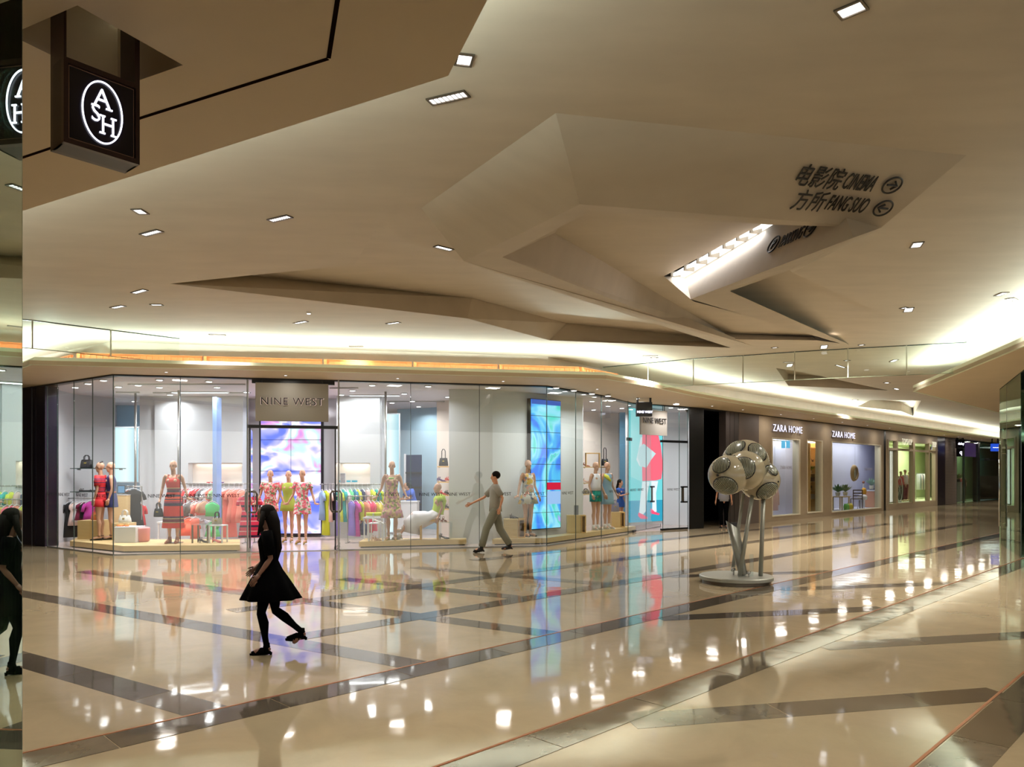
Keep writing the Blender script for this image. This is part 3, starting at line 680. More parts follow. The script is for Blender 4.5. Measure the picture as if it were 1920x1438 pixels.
flat('handbag', [PXY(*q) for q in ((1205, 832), (1228, 850), (1219, 862), (1210, 877), (1199, 874), (1194, 858), (1197, 840))], E_bag, .028)
flat('shoe', [PXY(*q) for q in ((1196, 960), (1204, 964), (1213, 970), (1212, 973), (1200, 972), (1195, 966))], E_shoe, .02)
flat('shoe', [PXY(*q) for q in ((1219, 953), (1226, 960), (1236, 964), (1234, 967), (1222, 964), (1218, 960))], E_shoe, .02)

# ---------------------------------------------------------------- stone and black piers, dark passage
pA = Vector(FF); pB = Vector(FACADE[8])
struct('wall_black_pier', MB().prism([pA+Vector((.03, 0)), pB, pB+Vector((.12, .5)), pA+Vector((.14, .5))], 0, H0), M_black)
zd = (Vector((17.7, 35.35))-Vector((6.1, 23.75))).normalized(); zn = Vector((-zd.y, zd.x))
Z = lambda px: onseg(px, (9.21, 26.86), (17.7, 35.45))
ps0 = pB; ps1 = Z(1386)
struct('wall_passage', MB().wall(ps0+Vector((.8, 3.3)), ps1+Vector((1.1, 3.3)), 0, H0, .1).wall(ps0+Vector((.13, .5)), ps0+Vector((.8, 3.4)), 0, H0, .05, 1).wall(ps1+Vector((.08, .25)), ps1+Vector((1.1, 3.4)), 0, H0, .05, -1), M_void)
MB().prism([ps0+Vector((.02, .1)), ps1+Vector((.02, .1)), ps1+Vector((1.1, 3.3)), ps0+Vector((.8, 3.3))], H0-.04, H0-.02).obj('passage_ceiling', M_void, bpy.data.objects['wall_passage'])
M_slate = mat('slate_cladding', (58, 50, 48), .5)
for k in range(3):
    MB().wall(Z(1361+k*8.2), Z(1368.4+k*8.2), 0, H0, .25).obj('cladding_panel', M_slate, bpy.data.objects['wall_passage'])
struct('wall_return', MB().wall(Z(1386), Z(1423), 0, H0, .3), mat('taupe_wall', (98, 86, 80), .6))

# ---------------------------------------------------------------- home-ware shop facade
L1 = (Vector((9.21, 26.86)), Vector((17.7, 35.45))); L2 = (Vector((17.7, 35.45)), Vector((23.6, 41.35))); L3 = (Vector((23.6, 41.35)), Vector((32.3, 50.0)))
def zo(L, px, off): return onseg(px, L[0]+zn*off, L[1]+zn*off)
def opening_wall(name, x0, x1, holes, zf, m, thick=.22, ztop=H0-.02):
    """wall along the 45 degree line with window openings; zf(px,py)->height"""
    mb = MB(); xs = x0
    for (a, b, z0, z1) in holes:
        mb.wall(zf(xs), zf(a), 0, ztop, thick); mb.wall(zf(a), zf(b), z1, ztop, thick)
        if z0 > .01: mb.wall(zf(a), zf(b), 0, z0, thick)
        xs = b
    mb.wall(zf(xs), zf(x1), 0, ztop, thick)
    return struct(name, mb, m)
hz = [(1447, 1500, .16, 3.06), (1513, 1542, .18, 3.08), (1559, 1652, .12, 3.1)]
fz = opening_wall('wall_home_shop', 1423, 1657, hz, Z, M_greige)
for a, b, z0, z1 in hz:
    pa, pb_ = Z(a), Z(b); wn[0] += 1
    r = link('window_%d' % wn[0], None, None, kind='structure'); fm = MB(); M_fr = mat('window_frame_cream', (206, 196, 172), .5)
    for P, Q, Z0, Z1 in ((pa, pa+zd*.05, z0, z1), (pb_-zd*.12, pb_, z0, z1), (pa, pb_, z0, z0+.04), (pa, pb_, z1-.04, z1)):
        MB().wall(P-zn*.02, Q-zn*.02, Z0, Z1, .26).obj('frame', M_fr, r)
    n = 2 if b-a > 60 or a < 1450 else 1
    for k in range(n): MB().wall(pa.lerp(pb_, k/n)+zd*.01+zn*.04, pa.lerp(pb_, (k+1)/n)-zd*.01+zn*.04, z0, z1, .012).obj('pane', M_glass, r)
for k, (px0, px1, py) in enumerate(((1447, 1501, 805), (1558, 1600, 816))):
    c = Z((px0+px1)/2)-zn*.05; wdt = (Z(px1)-Z(px0)).length
    r = thing('shop_sign', ('white backlit shop name letters over the leftmost shop window', 'white backlit shop name letters over the wide window with the round mirror')[k], 'sign')
    zz = HT(py, c.y)
    text('letter_shadow', 'ZARA HOME', frame((c.x-zn.x*.0+zd.x*.02, c.y-zn.y*.0+zd.y*.02, zz), (zd.x, zd.y, 0), (0, 0, 1)), .36, mat('letter_grey', (96, 86, 90), .5), .01, width=wdt, parent=r, space=1.12)
    text('lettering', 'ZARA HOME', frame((c.x-zn.x*.03, c.y-zn.y*.03, zz), (zd.x, zd.y, 0), (0, 0, 1)), .36, emission('letter_white', (240, 236, 255), 1.5), .006, width=wdt, parent=r, space=1.12)
    for t in (-.4, .4):
        q = c+zd*wdt*t; MB().tube([(q.x-zn.x*.06, q.y-zn.y*.06, zz), (q.x+zn.x*.06, q.y+zn.y*.06, zz)], .01, 6).obj('fixing', M_steel, r)
def shop_room(name, L, a, b, depth, wallm, z1=3.4, light=60, col=(1, 1, 1), z0=.1, ma=1, mb_=1):
    A, B, C, E = zo(L, a, .24), zo(L, b, .24), zo(L, b, depth), zo(L, a, depth); A2, B2, C2, E2 = A-zd*.25*ma, B+zd*.5*mb_, C+zd*.5*mb_, E-zd*.25*ma
    mb = MB().wall(E2, C2, 0, z1, .06).wall(A2, E2, 0, z1, .04, 1).wall(B2, C2, 0, z1, .04, -1).prism([A2, B2, C2, E2], z1, z1+.05).prism([A2, B2, C2, E2], -.01, z0)
    r = struct(name, mb, wallm); c = (A+B+C+E)/4
    area_light('shop_room_light', (c.x, c.y, z1-.03), (B-A).length*.7, light, col, (0, 0, PI/4), size_y=depth*.5)
    return r
r1_ = shop_room('wall_room_white', L1, 1447, 1500, .95, mat('lilac_white', (214, 214, 232), .6), light=60, col=(.96, .95, 1))
r2_ = shop_room('wall_room_shelves', L1, 1513, 1542, .95, mat('cream_wall', (236, 222, 200), .6), light=200, col=(1, .9, .78))
r3_ = shop_room('wall_room_display', L1, 1559, 1652, 1.7, mat('lilac_white', (214, 214, 232), .6), light=85, col=(.98, .97, 1))
text('lettering', 'ZARA HOME', frame((*zo(L1, 1474, .03), HT(877, Z(1474).y)), (zd.x, zd.y, 0), (0, 0, 1)), .17, mat('pale_letter', (150, 145, 155), .5), .002, parent=r1_)
text('lettering', 'ZARA HOME', frame((*zo(L1, 1628, .03), HT(880, Z(1628).y)), (zd.x, zd.y, 0), (0, 0, 1)), .17, mat('pale_letter', (150, 145, 155), .5), .002, parent=r3_)
for k, x in enumerate((1466, 1475)):
    p = zo(L1, x, .6); MB().wall(p, p+zd*.3, HT(840, p.y), HT(826, p.y), .02).obj('blue_light_card', emission('cyan_card', (110, 200, 245), 1.2), r1_)
p = zo(L1, 1449, .7); MB().wall(p, zo(L1, 1490, .7), 3.0, 3.05, .04).obj('hanging_rail', M_steel, r1_)
# slim black divider, next shop
struct('wall_black_pier', MB().wall(Z(1657.3), Z(1661), 0, H0, .3), M_black)
Z2 = lambda px: onseg(px, (17.7, 35.45), (23.6, 41.35))
M_cream = mat('cream_frame', (176, 160, 136), .5)
t0 = opening_wall('wall_clothes_shop', 1661, 1758, [(1664, 1755, .3, 3.35)], Z2, M_cream, .2)
wn[0] += 1; r = link('window_%d' % wn[0], None, None, kind='structure')
ztr = HT(843, 38)
for x in (1664, 1681, 1711, 1713, 1741, 1753): 
    p = Z2(x); MB().wall(p-zn*.03, p-zn*.03+zd*.14, .25, 3.4, .2).obj('mullion', M_cream, r)
MB().wall(Z2(1664)-zn*.02, Z2(1755)-zn*.02, ztr-.08, ztr+.02, .18).obj('transom', M_cream, r)
for a, b in ((1665, 1681), (1682, 1711), (1714, 1741), (1742, 1754)):
    for z0, z1 in ((.3, ztr-.08), (ztr+.02, 3.35)): MB().wall(Z2(a)+zn*.05, Z2(b)+zn*.05, z0, z1, .012).obj('pane', M_glass, r)
rm = shop_room('wall_room_clothes', L2, 1664, 1755, 2.6, mat('pale_lime_wall', (214, 222, 178), .6), z1=3.45, light=260, col=(1, .98, .88), z0=.28)
lb = thing('light_box', 'tall blank white light box just right of the slim black pier', 'light box')
p, q = zo(L2, 1668.5, .3), zo(L2, 1680, .3); MB().wall(p, q, .35, HT(846, 37), .08).obj('diffuser', emission('lightbox_white', (250, 250, 240), 1.6), lb); MB().wall(p-zd*.02, q+zd*.02, .3, HT(846, 37)+.05, .06).obj('housing', M_cream, lb)
for k, (x, py, sc, body) in enumerate(((1697, 829, .5, 'TOPSHOP'), (1748, 834, .5, 'TOPSHOP'))):
    c = Z2(x)-zn*.1; r = thing('shop_sign', ('cream shop name letters over the clothes shop window left of its door', 'cream shop name letters at the far end of the clothes shop front')[k], 'sign')
    text('lettering', body, frame((c.x, c.y, HT(py, c.y)), (zd.x, zd.y, 0), (0, 0, 1)), .42, emission('sign_cream', (255, 246, 215), .95), .005, width=(1.5, .75)[k], parent=r, space=1.1)
    MB().wall(c-zd*.7, c+zd*.7, HT(py, c.y)-.3, HT(py, c.y)-.27, .03).obj('rail', M_cream, r)
Z3 = lambda px: onseg(px, (23.6, 41.35), (32.3, 50.0))
struct('wall_black_pier', MB().wall(Z3(1758.5), Z3(1772), 0, H0, .3), M_dark)
M_brick = mat('grey_brick', (120, 108, 100), .7)
bw = struct('wall_brick', MB().wall(Z3(1772), Z3(1793), 0, H0, .28), mat('mortar', (80, 72, 68), .8))
pb0 = Z3(1772.2)-zn*.03; Lb = (Z3(1793)-Z3(1772.2)).length
bme = None
for k in range(42):
    m_ = MB().wall(pb0+zd*.01, pb0+zd*(Lb-.01), .02+k*.09, .02+k*.09+.07, .06)
    m_.obj('brick_course', M_brick, bw)
# last shop fronts: dark glass
M_fd = mat('far_dark', (70, 84, 72), .3)
wn[0] += 1; r = link('window_%d' % wn[0], None, None, kind='structure')
for a, b in ((1794, 1808), (1808, 1834)): MB().wall(Z3(a)+zd*.05, Z3(b)-zd*.03, .1, H0-.1, .015).obj('pane', M_glass, r)
for x in (1793.5, 1808, 1834): MB().wall(Z3(x), Z3(x)+zd*.1, 0, H0, .1).obj('mullion', M_edge, r)
shop_room('wall_room_far', L3, 1794, 1834, 1.9, mat('far_green_wall', (140, 162, 120), .6), z1=H0-.1, light=70, col=(.92, 1, .86), z0=.02, ma=0, mb_=.3)
MB().wall(zo(L3, 1809, .12), zo(L3, 1833, .12), HT(856, 46), H0-.15, .05).obj('purple_fascia', emission('purple_fascia', (92, 66, 120), .7), r)
MB().wall(Z3(1834)+Vector((0, 0)), Z3(1837), 0, H0, .3).obj('dark_pier', M_black, r)
wn[0] += 1; r = link('window_%d' % wn[0], None, None, kind='structure')
Z4 = lambda px: onseg(px, (32.3, 50.0), (42, 59.7)) if px > 1865 else onseg(px, (23.6, 41.35), (32.3, 50.0))
MB().wall(Z3(1837), Z3(1880), .1, H0-.1, .015).obj('pane', M_glass, r)
shop_room('wall_room_far', L3, 1838, 1876, 2.6, mat('far_teal_wall', (70, 116, 100), .5), z1=H0-.1, light=60, col=(.85, 1, .92), z0=.02, ma=0)
MB().wall(Z3(1846), Z3(1880), HT(863, 48), HT(863, 48)+.12, .3, -1).obj('shelf_canopy', M_black, r)
t = thing('display_screen', 'rolled grey metal shutter or drum standing low in the farthest shop', 'display')
p = zo(L3, 1855, 1.0); MB().rings([(p.x, p.y, .1, .9, .5), (p.x, p.y, 1.6, .9, .5)], 20).obj('drum', mat('drum_grey', (110, 108, 104), .3, .5), t, smooth=True); MB().rings([(p.x, p.y, 0, .92, .52), (p.x, p.y, .1, .92, .52)], 20).obj('plinth', M_black, t)
t['label'] = 'low curved dark metallic display counter in the farthest shop'; t['category'] = 'counter'; t.name = 'curved_counter'
for lab, x0, x1, y0, y1, d, body, tc_, bc_, sz in (
    ('small black projecting sign with white italic script in the far corridor', 1792, 1808, 824, 840, 43, 'daley', E_white, M_signbox, .2),
    ('small black box with a white mark under the script sign', 1794, 1805, 840, 856, 43.4, 'q', E_white, M_signbox, .36),
    ('small blue lit projecting sign at the far right of the corridor', 1858, 1873, 832, 846, 44, '~~~', E_white, emission('blue_sign', (40, 80, 200), 1.2), .26)):
    hanging_sign(lab, x0, x1, y0, y1, d, body, tc_, bc_, sz, .2)

# spots added in the soffit to brighten the shop fronts and sign board
sp0 = None; nsp = 0
for i in range(3, len(FACADE)-2):
    a, b = Vector(FACADE[i]), Vector(FACADE[i+1]); dd_ = (b-a).normalized(); nn_ = Vector((dd_.y, -dd_.x)); L_ = (b-a).length
    for k in range(max(1, round(L_/2.6))):
        p = a+dd_*(L_*(k+.5)/max(1, round(L_/2.6)))+nn_*.62
        if sp0 is None:
            sp0 = thing('added_soffit_spot', '', 'ceiling light', (p.x, p.y, H0), 0, 'added spots in the soffit before the shops'); MB().rings([(0, 0, -.008, .045, .045), (0, 0, .006, .05, .05)], 14).obj('bezel', M_soff, sp0)
            MB().rings([(0, 0, -.010, .03, .03), (0, 0, -.008, .03, .03)], 12).obj('lens', M_ledsoft, sp0); o = sp0
        else: o = copy_tree(sp0); o.location = (p.x, p.y, H0)
        nsp += 1; o['label'] = 'tiny added soffit spot, %s from the left along the shop fronts' % ORD[nsp-1]
        area_light('added_soffit_lamp', (p.x, p.y, H0-.02), .3, 6 if i < 7 else 14, (1, .93, .84), size_y=.3)
# ---------------------------------------------------------------- figures
def remesh(mb, vox, name, m, dec=None, smooth_it=3):
    me = mb.mesh('tmp', None); o = bpy.data.objects.new('tmp', me); COL.objects.link(o)
    r = o.modifiers.new('r', 'REMESH'); r.mode = 'VOXEL'; r.voxel_size = vox
    s = o.modifiers.new('s', 'SMOOTH'); s.iterations = smooth_it; s.factor = .5
    if dec: d = o.modifiers.new('d', 'DECIMATE'); d.ratio = dec
    me2 = bpy.data.meshes.new_from_object(o.evaluated_get(bpy.context.evaluated_depsgraph_get()))
    bpy.data.objects.remove(o); me2.name = name; me2.materials.clear(); me2.materials.append(m)
    me2.polygons.foreach_set('use_smooth', [True]*len(me2.polygons)); return me2
def hand(mb, wr, d, side, s=1.0, curl=.5, pn=None):
    """palm, four unequal fingers and a thumb; wr wrist, d pointing direction, pn palm normal"""
    d = Vector(d).normalized(); pn = Vector(pn or (0, 1, 0)); pn = (pn-d*pn.dot(d)).normalized(); ac = d.cross(pn)*side
    wr = Vector(wr); mb.tube([wr-d*.02, wr+d*.03*s, wr+d*.085*s], [(.022*s, .03*s), (.016*s, .038*s), (.012*s, .036*s)] if abs(ac.dot(Vector((0, 0, 1)))) > 2 else [.024*s, .026*s, .02*s], 8)
    for k, (off, ln) in enumerate(((-.027, .062), (-.009, .074), (.009, .07), (.026, .055))):
        b = wr+d*.075*s+ac*off*s; a1 = curl*.5; a2 = curl*1.1
        p1 = b+(d*math.cos(a1)+pn*math.sin(a1))*ln*.5*s; p2 = p1+(d*math.cos(a2)+pn*math.sin(a2))*ln*.5*s
        mb.tube([b-d*.02, b, p1, p2], [.01*s, .0095*s, .0085*s, .006*s], 6)
    b = wr+d*.02*s-ac*.026*s; p1 = b+(d*.7-ac*.6+pn*.3).normalized()*.035*s; p2 = p1+(d*.9-ac*.2+pn*.4).normalized()*.03*s
    mb.tube([b, p1, p2], [.012*s, .0105*s, .007*s], 6)
P0 = dict(hipL=(.09, 0, .93), hipR=(-.09, 0, .93), kneeL=(.085, -.01, .50), kneeR=(-.085, -.01, .50), ankL=(.08, .01, .10), ankR=(-.08, .01, .10),
          shL=(.17, 0, 1.44), shR=(-.17, 0, 1.44), elL=(.235, .02, 1.16), elR=(-.235, .02, 1.16), wrL=(.27, -.07, .94), wrR=(-.27, -.07, .94),
          pelvis=(0, 0, .95), waist=(0, .0, 1.12), chest=(0, 0, 1.32), neck=(0, .01, 1.47), head=(0, -.01, 1.655), toeL=(.02, -.16, 0), toeR=(-.02, -.16, 0))
def body(pose, vox=.012, heel=0.05, hd=(0, -1, 0), female=True, detail=False, m=None, dec=None, handcurl=.4, fat=1.0):
    P = {k: Vector(v) for k, v in {**P0, **pose}.items()}; mb = MB(); q = fat
    pe, wa, ch, nk, he = P['pelvis'], P['waist'], P['chest'], P['neck'], P['head']
    wx = .115 if female else .14; hx = .16 if female else .155
    def ell(c, rx, ry, z=0): return None
    # torso: stacked ellipses along the spine
    ax = (P['shL']-P['shR']).normalized(); sp = [pe-(wa-pe).normalized()*.1, pe-(wa-pe)*.1, pe, wa, ch, ch+(nk-ch)*.55, nk-(nk-ch)*.12]
    rx = [.10, hx*.95, hx, wx, .145 if female else .165, .155 if female else .18, .07]; ry = [.07, .105, .11, .082, .105, .085, .055]
    base = len(mb.v); n = 16
    for c, a, b_ in zip(sp, rx, ry):
        t = (nk-pe).normalized() if c in (sp[4], sp[5], sp[6]) else ((wa-pe).normalized() if c is not sp[3] else (ch-pe).normalized())
        u = (ax-t*ax.dot(t)).normalized(); w_ = t.cross(u)
        for k in range(n):
            an = 2*PI*k/n; mb.v.append(tuple(c+u*a*q*math.cos(an)+w_*b_*q*math.sin(an)))
    for i in range(len(sp)-1):
        for k in range(n): a = base+i*n+k; b_ = base+i*n+(k+1) % n; mb.f.append((a, b_, b_+n, a+n))
    mb.f.append(tuple(base+k for k in range(n))[::-1]); e = base+(len(sp)-1)*n; mb.f.append(tuple(e+k for k in range(n)))
    fw = (Vector((0, 0, 1)).cross(ax)*-1).normalized(); fw = ax.cross((nk-wa).normalized()); fw = fw if fw.y < .2 or True else fw
    if fw.dot(Vector((hd[0], hd[1], 0))) < 0 and pose.get('flip', 1): fw = -fw
    if female:
        for s in (-1, 1): mb.ball(ch+ax*.065*s+fw*.07+Vector((0, 0, .01)), .052, 10, 8)
    for s, S_ in ((1, 'L'), (-1, 'R')):
        sh, el, wr = P['sh'+S_], P['el'+S_], P['wr'+S_]
        mb.tube([ch+(nk-ch)*.45+ax*.05*s, sh, sh.lerp(el, .15), sh.lerp(el, .5), el, el.lerp(wr, .3), wr], [.05*q, .046*q, .043*q, .038*q, .03*q, .032*q, .02*q], 10)
        hp_, kn, an = P['hip'+S_], P['knee'+S_], P['ank'+S_]
        bk = (kn-hp_).cross(ax).normalized()*-.015
        mb.tube([hp_+(hp_-kn).normalized()*.05, hp_, hp_.lerp(kn, .3), hp_.lerp(kn, .75), kn, kn.lerp(an, .1), kn.lerp(an, .3)+bk, kn.lerp(an, .65), an], [.07*q, .087*q, .08*q, .055*q, .046*q, .044*q, .05*q, .034*q, .026*q], 12)
        toe = an+P['toe'+S_]; toe.z = P.get('toez'+S_, Vector((0, 0, .02+an.z-.10))).z
        hl = an+Vector((0, 0, 0))-(Vector((P['toe'+S_].x, P['toe'+S_].y, 0)).normalized())*.035+Vector((0, 0, -.05))
        mb.tube([an+Vector((0, 0, .03)), an, hl], [.03, .034, .024], 8); mb.tube([hl, an.lerp(toe, .45)+Vector((0, 0, -.01)), toe.lerp(an, .25), toe], [.022, .034, .036, .018], 8)
    mb.tube([nk-(nk-ch).normalized()*.05, nk, nk.lerp(he, .6)], [.062, .05 if female else .058, .05], 10)
    # head with jaw, nose, brow, ears
    H_ = Vector(hd).normalized(); sx = Vector((0, 0, 1)).cross(H_).normalized(); uz = H_.cross(sx)
    def hp2(x, y, z): return he+sx*x+H_*y+uz*z
    R_ = Matrix((sx, H_, uz)).transposed()
    def eb(c, r, nn=14, mm=10):
        t = MB().ball((0, 0, 0), r, nn, mm); mb.add([Vector(c)+R_@Vector(v) for v in t.v], t.f)
    eb(hp2(0, -.012, .03), (.072, .09, .092)); eb(hp2(0, .022, -.045), (.05, .055, .068)); eb(hp2(0, .055, -.09), (.024, .022, .02))
    mb.tube([hp2(0, .077, .025), hp2(0, .1, -.02), hp2(0, .085, -.032)], [.009, .012, .009], 6)
    for s in (-1, 1): eb(hp2(.072*s, -.005, -.005), (.01, .02, .03), 8, 6); eb(hp2(.03*s, .066, .03), (.02, .014, .008), 8, 6)
    eb(hp2(0, .078, -.055), (.022, .01, .007), 8, 6)
    me = remesh(mb, vox, 'body', m or M_skin, dec)
    hb = MB()
    for s, S_ in ((1, 'L'), (-1, 'R')):
        el, wr = P['el'+S_], P['wr'+S_]; hd_ = P.get('hand'+S_); dd_ = Vector(hd_) if hd_ is not None else (wr-el)
        hand(hb, wr, dd_, s, 1.0, handcurl, pn=P.get('palm'+S_, Vector((-s*1.0, .2, 0))))
    n0 = len(me.vertices); bm = bmesh.new(); bm.from_mesh(me)
    vs = [bm.verts.new(v) for v in hb.v]
    for f in hb.f:
        try: nf = bm.faces.new([vs[i] for i in f]); nf.smooth = True
        except Exception: pass
    bm.to_mesh(me); bm.free()
    return me, P
def loft(rs, n=28, waves=0, amp=0.0, thick=.004, cap=False, top0=0):
    """cloth tube from rings (cx,cy,z,rx,ry,wave amount)"""
    mb = MB(); base = 0
    rr = []
    for R in rs:
        cx, cy, z, rx, ry = R[:5]; a_ = R[5] if len(R) > 5 else 0
        rr.append((cx, cy, z, rx, ry, (lambda a, a_=a_: 1+a_*math.sin(a*waves)) if waves else None))
    mb.rings(rr, n, cap); return mb
def cloth(mb, name, m, parent, smooth=True, label=None):
    o = mb.obj(name, m, parent, smooth=smooth, label=label); s = o.modifiers.new('solid', 'SOLIDIFY'); s.thickness = .006; s.offset = 1; return o
def sleeve(mb, a, b, r0, r1): mb.tube([a, a.lerp(b, .5), b], [r0, (r0+r1)/2, r1], 10, cap=False); return mb
def top_rings(P, z_hem, flare=.02, zt=1.47, w=.0, neck=.075):
    L_ = [(0, 0, zt, neck, .055), (0, 0, zt-.03, .15, .075), (0, 0, zt-.08, .166, .098), (0, -.008, zt-.16, .155+w, .122), (0, 0, zt-.26, .135+w, .105), (0, 0, 1.12, .122+w, .09+w)]
    zz = [1.0, .93, .85, .75, .6, .45, .3]
    r = [(.155, .118), (.172, .124), (.178, .126), (.18, .13), (.19, .14), (.2, .15), (.21, .16)]
    for z, (a, b_) in zip(zz, r):
        if z > z_hem: L_.append((0, 0, z, a+flare*(1.12-z)*1.2+w, b_+flare*(1.12-z)*1.2+w))
    k = 1.12-z_hem; ai = min(range(7), key=lambda i: abs(zz[i]-z_hem)); a, b_ = r[ai] if z_hem < 1.05 else (.13+w, .1)
    L_.append((0, 0, z_hem, a+flare*k*1.2+w, b_+flare*k*1.2+w)); return L_
def shoe_pair(P, root, m, kind='sandal', heel=.07, label=None):
    for S_ in 'LR':
        an = P['ank'+S_]; t = P['toe'+S_]; f = Vector((t.x, t.y, 0)).normalized(); s_ = Vector((f.y, -f.x, 0)); g = an.z-.10
        g0 = Vector((an.x, an.y, an.z-.10-heel*0)); mb = MB()
        p = [g0-f*.05+Vector((0, 0, .03)), g0+f*.04+Vector((0, 0, .02)), g0+f*.12+Vector((0, 0, .006)), g0+f*.19+Vector((0, 0, .008))]
        mb.tube(p, [(.03, .012), (.034, .012), (.042, .01), (.026, .008)], 10)
        mb.tube([g0-f*.045+Vector((0, 0, .03)), g0-f*.05+Vector((0, 0, -.0))], [.02, .012], 8)
        for a_, z in ((.13, .03), (.08, .05), (.03, .085)): mb.tube([g0+f*a_+s_*.036+Vector((0, 0, .01)), g0+f*(a_-.01)+Vector((0, 0, z+.02)), g0+f*a_-s_*.036+Vector((0, 0, .01))], .007, 6)
        if kind == 'boot' or kind == 'sandal': mb.tube([an+Vector((math.cos(k*PI/4)*.036, math.sin(k*PI/4)*.036, .0)) for k in range(9)], .007, 6)
        if kind == 'boot': mb.tube([an+Vector((0, 0, .04)), an, g0+f*.02+Vector((0, 0, .04))], [.036, .04, .04], 10); mb.tube([g0-f*.03+Vector((0, 0, .05)), g0+f*.06+Vector((0, 0, .05)), g0+f*.17+Vector((0, 0, .02))], [.036, .04, .026], 10)
        mb.obj('shoe', m, root, smooth=True)
def stand(P, root, zoff=0):
    mb = MB().rings([(.0, .12, .001-zoff, .16, .14), (0, .12, .012-zoff, .16, .14)], 20); mb.tube([(.02, .16, .01-zoff), (.02, .14, .3), (.05, .05, .42)], .008, 6); mb.obj('stand', M_acry if False else M_steel, root)
def mannequin(label, px, headpy, d, z0, rz=0, pose={}, hd=(0, -1, 0), group=None, name='mannequin', m=None, vox=.013, hs=None, **k):
    me, P = body(pose, vox, hd=hd, m=m, dec=.5, **k)
    top = P['head'].z+.122; Hreal = (HT(headpy, d)-z0)/top if hs is None else hs
    r = thing(name, label, 'mannequin' if name == 'mannequin' else 'person', D(px, d, z0), rz, group)
    r.scale = (min(Hreal, 1.12),)*3 if hs is None else (hs,)*3
    link('body', me, r)
    return r, P
def st(*cols):
    n = len(cols); return cols
# patterned cloths
C_red = ramp_mat('cloth_striped_red', 'bands', [(0, (40, 26, 60)), (.04, (225, 60, 40)), (.09, (40, 30, 60)), (.13, (120, 30, 70)), (.17, (230, 190, 150)), (.19, (222, 50, 38)), (.44, (200, 180, 140)), (.46, (110, 30, 60)), (.52, (205, 190, 150)), (.54, (80, 30, 80)), (.58, (220, 52, 40)), (.80, (44, 32, 70)), (.86, (150, 40, 80)), (.90, (226, 70, 44)), (.93, (30, 24, 50)), (.95, (232, 84, 56))], 1.0, 'Z')
C_red2 = ramp_mat('cloth_red_navy', 'bands', [(0, (210, 40, 48)), (.3, (210, 40, 48)), (.52, (48, 40, 92)), (.6, (214, 44, 50)), (.74, (60, 44, 96)), (.8, (216, 46, 50)), (.9, (70, 44, 100))], 5.0, 'Z')
C_redplain = mat('cloth_red', (206, 36, 46), .8); C_navy = mat('cloth_navy', (38, 48, 100), .8); C_blackc = mat('cloth_black', (14, 14, 16), .85)
C_flor = ramp_mat('cloth_floral_pink', 'spots', [(0, (226, 90, 110)), (.25, (240, 190, 190)), (.45, (120, 150, 100)), (.6, (235, 110, 120)), (.8, (238, 226, 208))], 26)
C_flor2 = ramp_mat('cloth_floral_pale', 'spots', [(0, (236, 100, 130)), (.22, (240, 214, 214)), (.5, (130, 170, 130)), (.68, (242, 120, 140)), (.85, (240, 236, 226))], 24)
C_flor3 = ramp_mat('cloth_floral_tan', 'spots', [(0, (200, 140, 150)), (.25, (222, 190, 150)), (.5, (130, 140, 70)), (.7, (190, 120, 140)), (.85, (214, 184, 130))], 22)
C_flor4 = ramp_mat('cloth_floral_white', 'spots', [(0, (224, 222, 216)), (.4, (204, 210, 208)), (.6, (230, 170, 150)), (.75, (110, 130, 160)), (.88, (226, 190, 100))], 14)
C_lime = mat('cloth_lime', (182, 206, 74), .8); C_green = mat('cloth_green_yellow', (170, 190, 80), .8); C_white = mat('cloth_white', (236, 232, 240), .8)
C_teal = ramp_mat('cloth_teal', 'spots', [(0, (20, 150, 140)), (.4, (30, 170, 150)), (.7, (20, 120, 130))], 20); C_sky = mat('cloth_light_blue', (150, 186, 214), .8); C_yellow = mat('cloth_yellow', (232, 230, 90), .8)
M_tan = mat('tan_leather', (160, 96, 70), .5); M_shoeblk = mat('black_leather', (20, 18, 22), .35); M_shoewht = mat('white_leather', (225, 220, 215), .5); M_gold = mat('gold_shoe', (180, 160, 70), .4)

# platforms
PT = .15
def platform(pts, label, m=M_ply, h=PT):
    r = thing('display_platform', label, 'platform'); c = sum((Vector(p[:2]) for p in pts), Vector((0, 0)))/len(pts)
    bevel(MB().prism([Vector(p[:2]) for p in pts], .03, h).obj('deck', m, r), .004)
    MB().prism([c+(Vector(p[:2])-c)*.97 for p in pts], 0, .03).obj('plinth', M_black, r); return r
p1 = [G(131, 1026), G(231.7, 1036.5), G(450, 1034), D(450, 17.9), D(236, 17.9), D(150, 18.9)]
platform(p1, 'long pale wooden platform in the left corner window, angled at its front')
p2 = [G(673, 1027.5), G(874.5, 1022.5), D(874, 18.3), D(684, 18.2)]
platform(p2, 'straight pale wooden platform under the strappy dress figure and seated figure')
p3 = [G(923, 1022.5), D(931, 18.3), (.2, 18.55), (1.0, 19.15), (2.2, 20.75), D(1130, 22.2), D(1192, 22.6), G(1191, 996), G(1026, 1020)]
platform(p3, 'pale wooden platform that bends around the white pillar')
